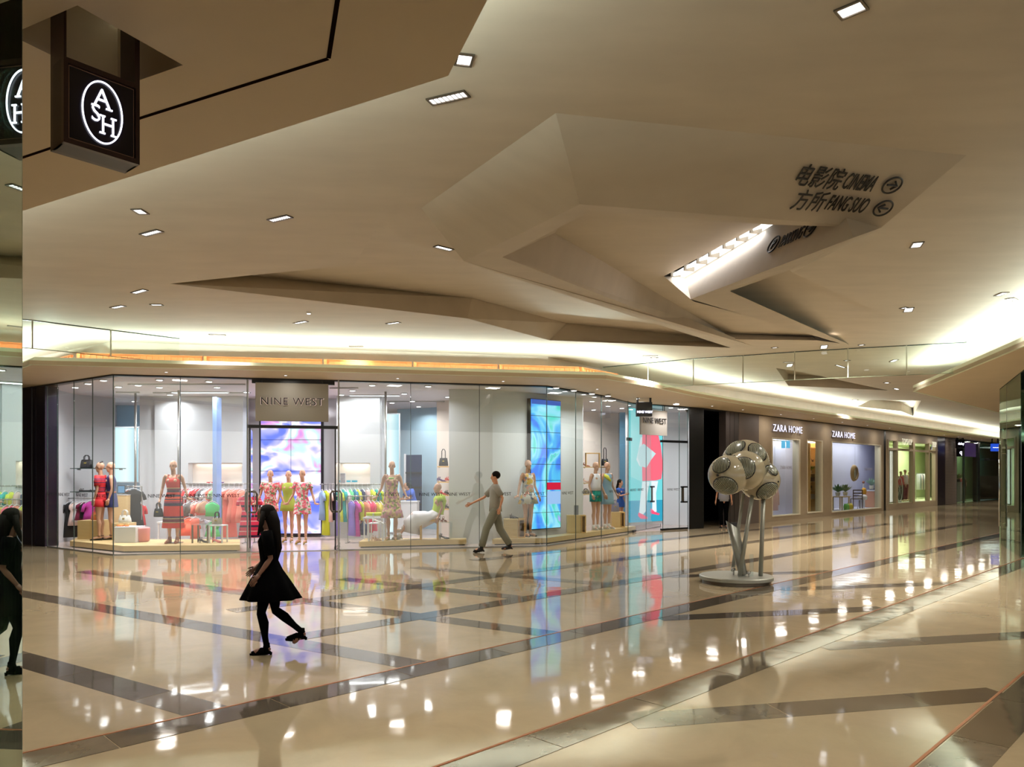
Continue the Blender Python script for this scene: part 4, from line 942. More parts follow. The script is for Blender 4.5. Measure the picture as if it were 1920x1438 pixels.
# plain display cubes
def cube(label, px0, px1, ytop, d, z0, m, name='display_cube', hole=None, deep=.45, rz=0):
    a, b = D(px0, d), D(px1, d); z1 = HT(ytop, d); w_ = b.x-a.x
    r = thing(name, label, 'display box', ((a.x+b.x)/2, d+deep/2, z0), rz)
    h = z1-z0
    if hole:
        t = .03
        for c, s in (((-w_/2+t/2, 0, h/2), (t, deep, h)), ((w_/2-t/2, 0, h/2), (t, deep, h)), ((0, 0, h-t/2), (w_-2*t, deep, t)), ((0, 0, t/2), (w_-2*t, deep, t))): MB().box(c, s).obj('panel', m, r)
        if hole == 'back': MB().box((0, deep/2-.02, h/2), (w_-2*t, .02, h-2*t)).obj('back_panel', m, r)
    else:
        bevel(MB().box((0, 0, h/2), (w_, deep, h)).obj('shell', m, r), .006)
    return r
cube('pale wooden display cube carrying the orange handbag', 145, 187, 976, 17.95, PT, M_ply, deep=.5)
cube('white display cube with an orange scarf on top', 214, 254, 988, 17.0, PT, M_white, deep=.45)
pk = thing('pouffe', 'round-cornered pink stool beside the white cube', 'stool', D(266, 17.3, PT)); h = HT(988, 17.3)-PT
MB().rings([(0, 0, 0, .13, .13), (0, 0, .03, .165, .165), (0, 0, h-.04, .175, .175), (0, 0, h-.01, .165, .165), (0, 0, h, .12, .12)], 24).obj('seat', mat('pink_vinyl', (222, 146, 146), .5), pk, smooth=True)
MB().rings([(0, 0, -.001, .12, .12), (0, 0, .004, .12, .12)], 20).obj('base', M_plyw, pk)
cube('pale wooden cube with a black wedge shoe on top, left end of bent platform', 944, 971, 973, 18.25, PT, M_ply, deep=.4)
cube('open warm-lit wooden cube beside the cube with the wedge shoe', 971.5, 985, 973, 18.3, PT, M_plyw, hole='back', deep=.4)
cube('pale wooden cube carrying a framed card, middle of bent platform', 1063, 1089, 966, 19.75, PT, M_ply, deep=.25)
cube('open warm-lit wooden cube beside the cube with the framed card', 1089.5, 1099, 966, 19.8, PT, M_plyw, hole='back', deep=.25)
cube('pale wooden cube with the grey rucksack, right end of bent platform', 1147, 1163, 960, 21.9, PT, M_ply, deep=.4)
cube('open warm-lit wooden cube at the far right end of the bent platform', 1163.5, 1172, 960, 21.95, PT, M_plyw, hole='back', deep=.4)

# mannequins
rel = dict(wrL=(.25, -.12, .92), wrR=(-.25, -.10, .92))
openarm = dict(elL=(.24, .03, 1.17), wrL=(.33, -.06, .96), handL=(.9, -.3, -.25), palmL=(0, 0, 1), elR=(-.24, .03, 1.17), wrR=(-.27, -.04, .92))
openboth = dict(elL=(.24, .03, 1.17), wrL=(.34, -.06, .96), handL=(.9, -.3, -.25), palmL=(0, 0, 1), elR=(-.24, .03, 1.17), wrR=(-.34, -.06, .96), handR=(-.9, -.3, -.25), palmR=(0, 0, 1))
# 1 striped red playsuit, profile to the left
r, P = mannequin('mannequin in red and navy striped playsuit, leftmost in the corner window', 188, 866, 17.7, PT, -PI/2+.15, dict(wrL=(.22, -.05, .92), wrR=(-.22, -.05, .92)))
mb = loft(top_rings(P, 1.0, .0)); cloth(mb, 'striped_top', C_red2, r)
for s, S_ in ((1, 'L'), (-1, 'R')): cloth(sleeve(MB(), P['sh'+S_]+Vector((-.02*s, 0, .02)), P['sh'+S_].lerp(P['el'+S_], .75), .062, .06), 'sleeve', C_red2, r)
def shorts(P, r, m, z=.72, top=1.08, w=.0):
    cloth(loft([(0, 0, top, .135+w, .102), (0, 0, 1.0, .162+w, .122), (0, 0, .93, .178+w, .13), (0, 0, .88, .183+w, .132)]), 'shorts', m, r)
    for s, S_ in ((1, 'L'), (-1, 'R')): cloth(MB().tube([P['hip'+S_]+Vector((0, 0, .0)), Vector((s*.093, -.003, .82)), Vector((s*.094, -.005, z))], [.096, .1, .1], 14, cap=False), 'shorts_leg', m, r)
shorts(P, r, C_redplain, .76); shoe_pair(P, r, M_shoeblk, 'sandal')
MB().tube([P['head']+Vector((-.05, .02, .1)), P['head']+Vector((0, .05, .13)), P['head']+Vector((.05, .02, .1))], [.012, .02, .012], 8).obj('hair_band', M_shoeblk, r)
# 2 navy dress
r, P = mannequin('mannequin in dark navy short dress, directly behind the glass corner', 208, 866, 17.9, PT, -PI/2+.5, dict(wrL=(.24, -.05, .92)))
cloth(loft(top_rings(P, .74, .05), waves=9), 'dress', C_navy, r); shoe_pair(P, r, M_shoeblk)
cloth(loft([(0, 0, 1.10, .135, .105), (0, 0, 1.07, .145, .112)]), 'belt', M_tan, r)
# 3 maxi dress
r, P = mannequin('mannequin in long red dress with navy and cream stripes, holding a black bag', 325, 863, 16.9, PT, .05, openarm)
rs = [(0, 0, 1.40, .125, .085), (0, -.005, 1.36, .148, .108), (0, -.012, 1.30, .152, .125), (0, 0, 1.2, .135, .105), (0, 0, 1.12, .125, .095), (0, 0, 1.0, .16, .122), (0, 0, .9, .185, .14, .01), (0, 0, .6, .2, .15, .03), (0, 0, .33, .225, .17, .05)]
cloth(loft(rs, 40, 10), 'dress', C_red, r)
mb = MB()
for s in (-1, 1): mb.tube([(.085*s, -.075, 1.38), (.09*s, -.045, 1.47), (.09*s, .04, 1.46), (.085*s, .075, 1.38)], .009, 6)
mb.obj('shoulder_strap', mat('cloth_orange_red', (232, 84, 56), .8), r); shoe_pair(P, r, M_tan, 'boot'); stand(P, r)
hb_d = 16.75
# 4..6 group of three by the video wall
for i, (lab, px, hy, m_, kind, rz) in enumerate((('mannequin in pink and green floral playsuit, left of the three before the screen', 507, 881, C_flor, 'romper', .1), ('mannequin in yellow-green sleeveless dress, middle of the three before the screen', 541, 882, C_green, 'dress', 0), ('mannequin in pink, green and white floral short dress, right of the three before the screen', 567, 880, C_flor2, 'dress2', -.1))):
    d = (18.4, 18.9, 18.35)[i]
    r, P = mannequin(lab, px, hy, d, .02, rz, openboth if i != 1 else rel)
    if kind == 'romper':
        cloth(loft(top_rings(P, 1.0, .03, w=.008)), 'top', m_, r); shorts(P, r, m_, .76, w=.01)
    else: cloth(loft(top_rings(P, .76 if i == 1 else .7, .07, w=.006), 32, 8), 'dress', m_, r)
    if i != 1:
        for s, S_ in ((1, 'L'), (-1, 'R')): cloth(sleeve(MB(), P['sh'+S_]+Vector((-.02*s, 0, .02)), P['sh'+S_].lerp(P['el'+S_], .5), .065, .06), 'sleeve', m_, r)
    shoe_pair(P, r, M_gold, 'sandal')
# 7 strappy floral dress
r, P = mannequin('mannequin in tan and pink floral strap dress with a frilled hem', 735, 864, 17.75, PT, 0, openboth)
rs = [(0, 0, 1.38, .13, .09), (0, -.008, 1.33, .15, .115), (0, 0, 1.2, .132, .105), (0, 0, 1.12, .122, .095), (0, 0, 1.0, .162, .125), (0, 0, .9, .185, .14, .02), (0, 0, .68, .2, .155, .04), (0, 0, .67, .215, .17, .05), (0, 0, .5, .24, .19, .09)]
cloth(loft(rs, 44, 11), 'dress', C_flor3, r)
cloth(loft([(0, 0, 1.405, .12, .08), (0, -.006, 1.37, .14, .1)]), 'neckline_trim', mat('cloth_green_trim', (140, 180, 100), .8), r)
mb = MB()
for s in (-1, 1): mb.tube([(.08*s, -.08, 1.37), (.1*s, -.03, 1.475), (.09*s, .05, 1.44)], .008, 6)
mb.obj('shoulder_strap', C_flor3, r); shoe_pair(P, r, M_gold); stand(P, r)
# 8 seated
sit = dict(pelvis=(0, .0, .50), waist=(0, .10, .66), chest=(0, .14, .86), neck=(0, .12, 1.02), head=(0, .09, 1.20), shL=(.17, .13, .99), shR=(-.17, .13, .99),
           hipL=(.09, -.02, .50), hipR=(-.09, -.02, .50), kneeL=(.08, -.48, .58), kneeR=(-.07, -.50, .60), ankL=(.06, -.78, .12), ankR=(-.05, -.72, .27), toeL=(.0, -.16, 0), toeR=(0, -.16, 0), elL=(.23, .20, .75), elR=(-.23, .20, .75), wrL=(.22, .10, .52), wrR=(-.22, .10, .52), handL=(0, -.3, -.9), handR=(0, -.3, -.9))
r, P = mannequin('seated mannequin in lime top and draped white skirt, leaning back on its hands', 813, 902, 17.95, PT, -PI/2+.1, sit, hs=1.02)
cloth(MB().tube([(0, .11, 1.04), (0, .13, .99), (0, .15, .9), (0, .13, .78), (0, .10, .66), (0, .09, .60)], [(.08, .06), (.165, .09), (.165, .125), (.15, .115), (.15, .115), (.16, .12)], 24, cap=False), 'top', C_lime, r)
for s, S_ in ((1, 'L'), (-1, 'R')): cloth(sleeve(MB(), P['sh'+S_]+Vector((-.02*s, 0, .01)), P['sh'+S_].lerp(P['el'+S_], .45), .065, .062), 'sleeve', C_lime, r)
mb = MB(); n = 26; rows = [((0, .08, .64), .15, .12), ((0, -.04, .53), .2, .15), ((0, -.22, .47), .22, .2), ((0, -.40, .43), .23, .24), ((0, -.52, .32), .22, .22), ((0, -.48, .15), .23, .2)]
base = 0
axs = [Vector((0, .5, 1)), Vector((0, .8, .6)), Vector((0, 1, 0)), Vector((0, 1, .3)), Vector((0, .6, .9)), Vector((0, .2, 1))]
for (c, a, b_), t in zip(rows, axs):
    t = t.normalized(); u = Vector((1, 0, 0)); w_ = t.cross(u)
    for k in range(n): an = 2*PI*k/n; mb.v.append(tuple(Vector(c)+u*a*(1+.04*math.sin(an*7))*math.cos(an)+w_*b_*math.sin(an)))
for i in range(len(rows)-1):
    for k in range(n): A_ = i*n+k; B_ = i*n+(k+1) % n; mb.f.append((A_, B_, B_+n, A_+n))
cloth(mb, 'skirt', C_white, r); shoe_pair(P, r, M_shoewht, 'boot')
bn = thing('bench', 'small open-sided wooden bench under the seated figure', 'bench', D(805, 17.95, PT), .1); hb_ = HT(973, 17.95)-PT
bn.location.z = PT
for c, s, nm in (((-.2, 0, hb_/2), (.05, .4, hb_), 'side_panel'), ((.2, 0, hb_/2), (.05, .4, hb_), 'side_panel'), ((0, 0, hb_-.025), (.35, .4, .05), 'seat')): MB().box(c, s).obj(nm, M_plyw, bn)
# 9 by the pillar screen
r, P = mannequin('mannequin in white floral top and short flared skirt before the pillar screen', 990, 862, 18.75, PT, .7, dict(elR=(-.24, .03, 1.17), wrR=(-.33, -.03, .95), handR=(-.9, -.2, -.2)))
cloth(loft([(0, 0, 1.46, .07, .055), (0, 0, 1.43, .12, .075), (0, -.008, 1.32, .155, .122), (0, 0, 1.2, .14, .11), (0, 0, 1.0, .165, .125)], 26), 'top', C_flor4, r)
cloth(loft([(0, 0, 1.04, .15, .115), (0, 0, .95, .2, .155, .03), (0, 0, .76, .25, .2, .08)], 36, 9), 'skirt', C_flor4, r); shoe_pair(P, r, M_shoeblk)
# 10, 11
r, P = mannequin('mannequin in white sleeveless top and teal shorts on the bent platform', 1117, 866, 20.95, PT, .75, rel)
cloth(loft([(0, 0, 1.47, .07, .055), (0, 0, 1.44, .13, .08), (0, -.008, 1.32, .157, .124), (0, 0, 1.15, .145, .115), (0, 0, 1.03, .165, .13)], 26), 'top', C_white, r); shorts(P, r, C_teal, .74); shoe_pair(P, r, M_shoewht, 'boot')
r, P = mannequin('mannequin in light blue shift dress with yellow shoulder, right on the bent platform', 1138.5, 866, 21.35, PT, .75, rel)
cloth(loft(top_rings(P, .66, .03, w=.012)), 'dress', C_sky, r); shoe_pair(P, r, M_shoewht, 'boot')
cloth(MB().tube([(-.15, .0, 1.44), (-.12, -.1, 1.38), (-.02, -.14, 1.27)], [(.03, .03), (.05, .02), (.02, .01)], 8, cap=False), 'shoulder_panel', C_yellow, r)

# ---------------------------------------------------------------- people
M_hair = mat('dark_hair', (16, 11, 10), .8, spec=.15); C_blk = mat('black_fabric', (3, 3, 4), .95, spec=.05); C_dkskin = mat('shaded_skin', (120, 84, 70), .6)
walk = dict(hipL=(.085, 0, .90), hipR=(-.085, 0, .90), kneeL=(.06, -.08, .49), kneeR=(-.07, .06, .50), ankL=(.05, -.02, .10), ankR=(-.08, .36, .24), toeL=(.0, -.16, 0), toeR=(0, -.10, 0), toezR=(0, 0, .10), elL=(.21, .06, 1.15), wrL=(.22, -.08, .95), elR=(-.21, -.04, 1.15), wrR=(-.2, -.2, 1.0), neck=(0, -.01, 1.46), head=(0, -.05, 1.63))
r, P = mannequin('woman in black flared dress walking across the polished floor, long dark hair', 505, 948, G(500, 1226).y, 0, -PI/2+.1, walk, hd=(0, -.9, -.35), name='person', m=C_dkskin, vox=.009)
k_ = r.scale[0]
rs = [(0, 0, 1.46, .075, .06), (0, 0, 1.43, .15, .08), (0, -.005, 1.34, .168, .125), (0, 0, 1.2, .142, .112), (0, 0, 1.10, .132, .102), (0, .0, 1.0, .175, .15, .01), (0, .01, .85, .24, .24, .04), (0, .02, .66, .29, .34, .07)]
cloth(loft(rs, 44, 9), 'dress', C_blk, r)
for s, S_ in ((1, 'L'), (-1, 'R')): cloth(sleeve(MB(), P['sh'+S_]+Vector((-.02*s, 0, .02)), P['sh'+S_].lerp(P['el'+S_], .9), .064, .055), 'sleeve', C_blk, r)
mb = MB()
for S_ in 'LR':
    kn, an, hp_ = P['knee'+S_], P['ank'+S_], P['hip'+S_]
    mb.tube([hp_.lerp(kn, .5), hp_.lerp(kn, .85), kn, kn.lerp(an, .3)+Vector((0, .012, 0)), kn.lerp(an, .7), an], [.08, .056, .052, .056, .036, .032], 12)
mb.obj('stocking', C_blk, r, smooth=True); shoe_pair(P, r, C_blk, 'boot')
h = P['head']
mb = MB().ball(h+Vector((0, .03, .04)), (.092, .10, .10), 16, 10); mb.tube([h+Vector((0, .05, .05)), h+Vector((0, .09, -.08)), h+Vector((0, .10, -.2)), h+Vector((0, .12, -.38)), h+Vector((0, .12, -.5))], [(.085, .08), (.1, .075), (.12, .055), (.12, .04), (.06, .02)], 14)
for s in (-1, 1): mb.tube([h+Vector((.07*s, .0, .06)), h+Vector((.09*s, -.02, -.08)), h+Vector((.08*s, -.06, -.22))], [.03, .03, .012], 8)
mb.obj('hair', M_hair, r, smooth=True)
# man in grey by the glass
walk2 = dict(kneeL=(.08, -.2, .52), ankL=(.08, -.30, .12), kneeR=(-.08, .1, .50), ankR=(-.08, .32, .16), toezR=(0, 0, .06), hipL=(.09, 0, .92), hipR=(-.09, 0, .92), elR=(-.24, -.26, 1.20), wrR=(-.26, -.55, 1.06), elL=(.23, .16, 1.2), wrL=(.24, .10, .98))
r, P = mannequin('man in grey shirt and loose dark grey trousers striding past the glass, arm swung forward', 929, 884, 16.35, 0, -PI/2, walk2, hd=(0, -1, -.1), name='person', m=M_human, female=False)
C_g1 = mat('grey_shirt', (150, 148, 140), .8); C_g2 = mat('grey_trousers', (122, 122, 108), .8)
cloth(loft([(0, 0, 1.5, .07, .06), (0, 0, 1.46, .17, .09), (0, 0, 1.35, .19, .135), (0, 0, 1.15, .17, .13), (0, 0, .9, .185, .145)], 26), 'shirt', C_g1, r)
for s, S_ in ((1, 'L'), (-1, 'R')): cloth(sleeve(MB(), P['sh'+S_]+Vector((-.02*s, 0, .02)), P['sh'+S_].lerp(P['el'+S_], .8), .07, .06), 'sleeve', C_g1, r)
mb = MB()
for S_ in 'LR':
    kn, an, hp_ = P['knee'+S_], P['ank'+S_], P['hip'+S_]; mb.tube([hp_+Vector((0, 0, .06)), hp_, hp_.lerp(kn, .5), kn, kn.lerp(an, .5), an+(an-kn).normalized()*-.02], [.1, .11, .1, .085, .08, .075], 12)
mb.obj('trousers', C_g2, r, smooth=True); shoe_pair(P, r, M_shoeblk, 'boot')
h = P['head']; MB().ball(h+Vector((0, .025, .045)), (.085, .098, .09), 16, 10).obj('hair', M_hair, r, smooth=True)
# man seen from behind near the sculpture
r, P = mannequin('man in pale grey T-shirt and black trousers seen from behind in the dark passage', 1357, 893, 23.9, 0, PI-.1, dict(wrL=(.27, .0, .92), wrR=(-.27, .0, .92), kneeL=(.1, -.02, .5)), name='person', m=M_human, female=False)
C_ts = mat('pale_grey_tshirt', (150, 152, 165), .8); cloth(loft([(0, 0, 1.5, .07, .06), (0, 0, 1.46, .17, .09), (0, 0, 1.35, .195, .135), (0, 0, 1.15, .18, .13), (0, 0, .92, .19, .145)], 26), 'tshirt', C_ts, r)
for s, S_ in ((1, 'L'), (-1, 'R')): cloth(sleeve(MB(), P['sh'+S_]+Vector((-.02*s, 0, .02)), P['sh'+S_].lerp(P['el'+S_], .75), .07, .066), 'sleeve', C_ts, r); mb = MB()
for S_ in 'LR':
    kn, an, hp_ = P['knee'+S_], P['ank'+S_], P['hip'+S_]; mb.tube([hp_+Vector((0, 0, .06)), hp_, hp_.lerp(kn, .5), kn, kn.lerp(an, .5), an], [.1, .11, .095, .075, .07, .06], 12)
mb.obj('trousers', C_blk, r, smooth=True); shoe_pair(P, r, M_shoeblk, 'boot'); MB().ball(P['head']+Vector((0, .025, .045)), (.085, .098, .09), 16, 10).obj('hair', M_hair, r, smooth=True)
# shop assistant behind the counter
r, P = mannequin('shop assistant in blue blouse bending over the white counter, dark hair tied back', 772, 905, 21.75, 0, -.9, dict(chest=(0, -.06, 1.28), neck=(0, -.12, 1.40), head=(0, -.2, 1.53), shL=(.17, -.1, 1.36), shR=(-.17, -.1, 1.36), elL=(.22, -.2, 1.14), wrL=(.1, -.4, 1.12), elR=(-.22, -.2, 1.14), wrR=(-.1, -.42, 1.12)), hd=(0, -.8, -.6), name='person', m=M_human)
C_bl = mat('blue_blouse', (70, 110, 214), .8)
cloth(MB().tube([(0, -.13, 1.42), (0, -.11, 1.39), (0, -.07, 1.3), (0, -.03, 1.2), (0, 0, 1.05), (0, 0, .92)], [(.07, .055), (.165, .09), (.165, .13), (.14, .115), (.165, .13), (.175, .14)], 24, cap=False), 'blouse', C_bl, r)
for s, S_ in ((1, 'L'), (-1, 'R')): cloth(sleeve(MB(), P['sh'+S_]+Vector((-.02*s, 0, .02)), P['sh'+S_].lerp(P['el'+S_], .6), .066, .06), 'sleeve', C_bl, r); h = P['head']; mb = MB().ball(h+Vector((0, .03, .04)), (.088, .1, .095), 16, 10); mb.tube([h+Vector((0, .1, .08)), h+Vector((0, .17, .04)), h+Vector((0, .18, -.1))], [.03, .035, .012], 8); mb.obj('hair', M_hair, r, smooth=True)
cloth(loft([(0, 0, .95, .15, .12), (0, 0, .85, .18, .14), (0, 0, .1, .17, .14)]), 'skirt', C_blackc, r)
ct = thing('counter', 'plain white shop counter in front of the shop assistant', 'counter'); a, b = D(738, 20.9), D(783, 20.9)
bevel(MB().box(((a.x+b.x)/2, 21.05, HT(940, 20.9)/2-.01), (b.x-a.x, .5, HT(940, 20.9)-.02)).obj('body', M_white, ct), .01); MB().box(((a.x+b.x)/2, 21.05, HT(940, 20.9)-.01), (b.x-a.x+.03, .53, .03)).obj('worktop', M_white, ct)
# customer in the right room
r, P = mannequin('woman in royal blue dress with long dark ponytail standing inside by the side entrance', 1163, 899, 23.2, 0, .9, dict(elR=(-.2, -.1, 1.2), wrR=(-.12, -.28, 1.25)), name='person', m=M_human)
cloth(loft(top_rings(P, .8, .03)), 'dress', mat('royal_blue_cloth', (32, 82, 170), .8), r)
for s, S_ in ((1, 'L'), (-1, 'R')): cloth(sleeve(MB(), P['sh'+S_]+Vector((-.02*s, 0, .02)), P['sh'+S_].lerp(P['el'+S_], .6), .066, .06), 'sleeve', mat('royal_blue_cloth', (32, 82, 170), .8), r)
h = P['head']; mb = MB().ball(h+Vector((0, .03, .04)), (.088, .1, .095), 16, 10); mb.tube([h+Vector((0, .08, .02)), h+Vector((0, .14, -.15)), h+Vector((0, .13, -.42))], [.05, .045, .02], 8); mb.obj('hair', M_hair, r, smooth=True); shoe_pair(P, r, M_shoeblk, 'boot')

# ---------------------------------------------------------------- clothes rails
CM = {}
def cm(c):
    if c not in CM:
        CM[c] = mat('cloth', c, .85)
    return CM[c]
NAMED = {}
def garment(px, y0, y1, w_, col, nm, d, yaw, rail, label, kind='dress', group=None, z=None, m=None):
    zt = HT(y0, d); L_ = zt-HT(y1, d); c = D(px, d)
    m = m or cm(col); mb = MB(); W = w_; n = 16
    hw = W*.5
    rows = [(0, -.0, .03, .03), (0, -.03, hw*.5, .035), (0, -.07, hw*.92, .045), (0, -.16, hw*.95, .05)]
    if kind == 'trousers': rows = [(0, 0, hw*.6, .03), (0, -.1, hw*.65, .04), (0, -L_*.5, hw*.7, .04), (0, -L_, hw*.75, .045)]
    elif kind == 'top': rows += [(0, -L_*.6, hw*.85, .055), (0, -L_, hw*.95, .06)]
    else: rows += [(0, -L_*.35, hw*.72, .055), (0, -L_*.7, hw*.95, .065), (0, -L_, hw*1.1, .075)]
    ph = random.random()*6; wv = 5+int(random.random()*4)
    mb.rings([(0, 0, z_, rx, ry, (lambda a, k=i: 1+(.015+.03*k/len(rows))*math.sin(a*wv+ph))) for i, (_, z_, rx, ry) in enumerate(rows)], n)
    if kind in ('top', 'dress') and random.random() < .7:
        for s in (-1, 1): mb.tube([(hw*.8*s, 0, -.06), (hw*1.05*s, 0, -.16), (hw*1.12*s, .01, -.26)], [.035, .04, .045], 8)
    r = thing({'dress': 'hanging_dress', 'top': 'hanging_blouse', 'trousers': 'hanging_trousers'}[kind], label, {'dress': 'dress', 'top': 'blouse', 'trousers': 'trousers'}[kind], (c.x, c.y, zt), yaw, group)
    mb.obj('cloth', m, r, smooth=True)
    hz_ = rail-zt
    MB().tube([(-hw*.8, 0, -.05), (-hw*.4, 0, .01), (0, 0, .035), (hw*.4, 0, .01), (hw*.8, 0, -.05)], .009, 5).tube([(0, 0, .03), (0, 0, max(.04, hz_-.02)), (.02, 0, max(.05, hz_+.012)), (0, 0, max(.06, hz_+.022)), (-.02, 0, max(.05, hz_+.008))], .006, 5).obj('hanger', M_white, r)
    return r
def rail(label, x0, x1, y, d, legs=True, zr=None):
    a, b = D(x0, d), D(x1, d); z = zr or HT(y, d); r = thing('clothes_rail', label, 'clothes rail', ((a.x+b.x)/2, d, 0))
    L_ = (b.x-a.x)/2
    MB().tube([(-L_, 0, z), (L_, 0, z)], .014, 8).obj('bar', M_steel, r, smooth=True)
    for s in (-1, 1):
        if legs: MB().tube([(s*L_, 0, z), (s*L_, 0, .01)], .014, 8).box((s*L_, 0, .012), (.04, .4, .02)).obj('leg', M_steel, r)
        else: MB().tube([(s*L_, 0, z), (s*L_, .5, z)], .01, 6).obj('bracket', M_steel, r)
    return z
CN = {'coral': (232, 120, 104), 'salmon': (236, 146, 128), 'red': (206, 46, 54), 'grey': (120, 118, 120), 'white': (232, 228, 232), 'mint': (92, 200, 130), 'black': (20, 20, 24), 'orange': (246, 100, 70), 'teal': (20, 160, 160), 'lime': (200, 214, 60), 'violet': (140, 120, 214), 'magenta': (186, 60, 156), 'pink': (238, 110, 140), 'yellow': (226, 206, 100), 'blush': (232, 204, 196), 'pale blue': (140, 170, 210), 'navy': (34, 50, 96), 'hot pink': (226, 60, 110), 'aqua': (110, 214, 214), 'burgundy': (130, 36, 70), 'floral': (220, 170, 140), 'rust': (196, 80, 60), 'turquoise': (30, 120, 160), 'sage': (150, 190, 150)}
def run(items, d, railz, yaw, where, group):
    for i, (px, y0, y1, w_, cn, kind) in enumerate(items):
        garment(px, y0, y1, w_, CN[cn], cn, d+.0*(i % 2), yaw+random.uniform(-.12, .12), railz, '%s %s, %s from the left on %s' % (cn, {'dress': 'dress', 'top': 'blouse', 'trousers': 'trousers'}[kind], ORD[i], where), kind, group)
zr = rail('long wall rail of red, white and coral clothes left of the entrance', 334, 470, 907, 19.5, False)
run([(342, 917, 946, .34, 'red', 'top'), (348, 917, 945, .34, 'grey', 'top'), (354, 917, 946, .34, 'red', 'top'), (361, 917, 946, .36, 'white', 'top'), (368, 917, 946, .34, 'red', 'top'), (374, 917, 946, .34, 'red', 'top'), (381, 917, 948, .34, 'grey', 'top'), (389, 917, 950, .36, 'white', 'top'), (396, 917, 948, .34, 'coral', 'top'), (403, 917, 950, .34, 'sage', 'top'), (413, 917, 985, .34, 'blush', 'dress'), (420, 917, 980, .34, 'white', 'dress')], 19.5, zr, .95, 'the wall rail left of the entrance', 'clothes on the wall rail left of the entrance')
run([(429, 918, 1007, .42, 'coral', 'dress'), (439, 918, 978, .4, 'salmon', 'dress'), (448, 918, 980, .42, 'coral', 'dress'), (456, 920, 978, .4, 'salmon', 'dress')], 19.3, zr, .7, 'the coral end of the left wall rail', 'coral dresses at the end of the wall rail')
C_hot = ramp_mat('cloth_pink_bands', 'bands', [(0, (226, 50, 90)), (.35, (240, 190, 190)), (.45, (200, 40, 80)), (.8, (40, 24, 60))], 4, 'Z')
garment(468, 928, 1008, .5, None, '', 18.6, .3, HT(918, 18.6), 'long pink and navy banded dress hanging behind the left door leaf', 'dress', m=C_hot)
rail('short freestanding rail holding the pink banded dress', 460, 477, 918, 18.6)
zr = rail('low freestanding rail of bright green, coral and floral clothes behind the maxi dress', 338, 416, 932, 18.3)
run([(345, 960, 990, .34, 'orange', 'top'), (352, 945, 968, .4, 'grey', 'top'), (360, 941, 962, .36, 'grey', 'top'), (368, 941, 962, .36, 'blush', 'top'), (375, 943, 966, .36, 'coral', 'top'), (383, 940, 962, .34, 'floral', 'top')], 18.3, zr, .9, 'the low rail behind the maxi dress', 'tops on the low rail behind the maxi dress')
garment(398, 942, 968, .36, CN['mint'], '', 18.0, .1, zr, 'bright green V-neck top on a hanger facing the window', 'top')
garment(399, 978, 1006, .34, CN['mint'], '', 18.05, .1, HT(975, 18), 'bright green skirt-length garment hanging below the green top', 'dress')
garment(355, 972, 1004, .4, CN['orange'], '', 18.1, .3, HT(965, 18.1), 'orange fringed garment hanging low behind the red maxi dress', 'dress')
garment(366, 972, 1010, .3, CN['coral'], '', 18.0, .5, HT(965, 18), 'coral trousers hanging low behind the acrylic table', 'trousers')
zr = rail('long wall rail of green, teal and white clothes right of the entrance', 600, 716, 908, 19.5, False)
run([(604, 920, 975, .36, 'pale blue', 'dress'), (611, 920, 1003, .34, 'lime', 'dress'), (618, 920, 978, .36, 'blush', 'dress'), (624, 920, 975, .3, 'black', 'dress'), (637, 920, 978, .34, 'lime', 'dress'), (643, 918, 978, .36, 'teal', 'dress'), (650, 920, 972, .36, 'white', 'dress'), (657, 918, 950, .34, 'mint', 'top'), (665, 918, 950, .34, 'turquoise', 'top'), (671, 918, 946, .34, 'lime', 'top'), (679, 918, 948, .36, 'navy', 'top'), (689, 918, 946, .36, 'blush', 'top'), (698, 918, 946, .34, 'lime', 'top'), (706, 918, 946, .34, 'teal', 'top'), (713, 918, 944, .34, 'lime', 'top')], 19.5, zr, -.95, 'the wall rail right of the entrance', 'clothes on the wall rail right of the entrance')
zr = rail('low freestanding rail of violet, magenta and lime dresses behind the acrylic table', 652, 712, 930, 18.6)
run([(659, 940, 1004, .36, 'violet', 'dress'), (667, 940, 1005, .4, 'magenta', 'dress'), (676, 941, 975, .38, 'lime', 'top'), (685, 941, 992, .36, 'salmon', 'dress'), (691, 940, 998, .34, 'hot pink', 'dress'), (698, 941, 995, .34, 'pink', 'dress'), (706, 942, 968, .34, 'yellow', 'top'), (712, 942, 968, .34, 'yellow', 'top')], 18.6, zr, -.8, 'the low rail behind the acrylic table', 'dresses on the low rail behind the acrylic table')
garment(682, 978, 1003, .24, CN['navy'], '', 18.5, -.8, HT(972, 18.5), 'small navy garment hanging low between violet and salmon dresses', 'top')
zr = rail('wall rail of black, white and burgundy clothes under the bag shelf', 128, 178, 934, 18.95, False)
run([(133, 942, 1007, .34, 'black', 'dress'), (142, 942, 985, .34, 'blush', 'dress'), (149, 942, 978, .34, 'white', 'dress'), (155, 942, 975, .34, 'burgundy', 'dress'), (161, 942, 972, .34, 'black', 'top'), (170, 940, 975, .34, 'magenta', 'dress')], 18.95, zr, .9, 'the rail under the bag shelf', 'clothes on the rail under the bag shelf')
zr = rail('single freestanding rail with the black dress, right of the glass corner', 233, 266, 912, 18.9)
garment(250, 918, 988, .5, CN['black'], '', 18.9, .1, zr, 'wide black short-sleeved dress hanging face-on right of the glass corner', 'dress')
garment(240, 920, 980, .36, CN['rust'], '', 19.1, .9, zr, 'rust red garment half hidden on the left of the black dress', 'dress')
garment(262, 945, 985, .3, CN['red'], '', 19.2, .9, zr-.3, 'red garment peeping out on the right of the black dress', 'dress')

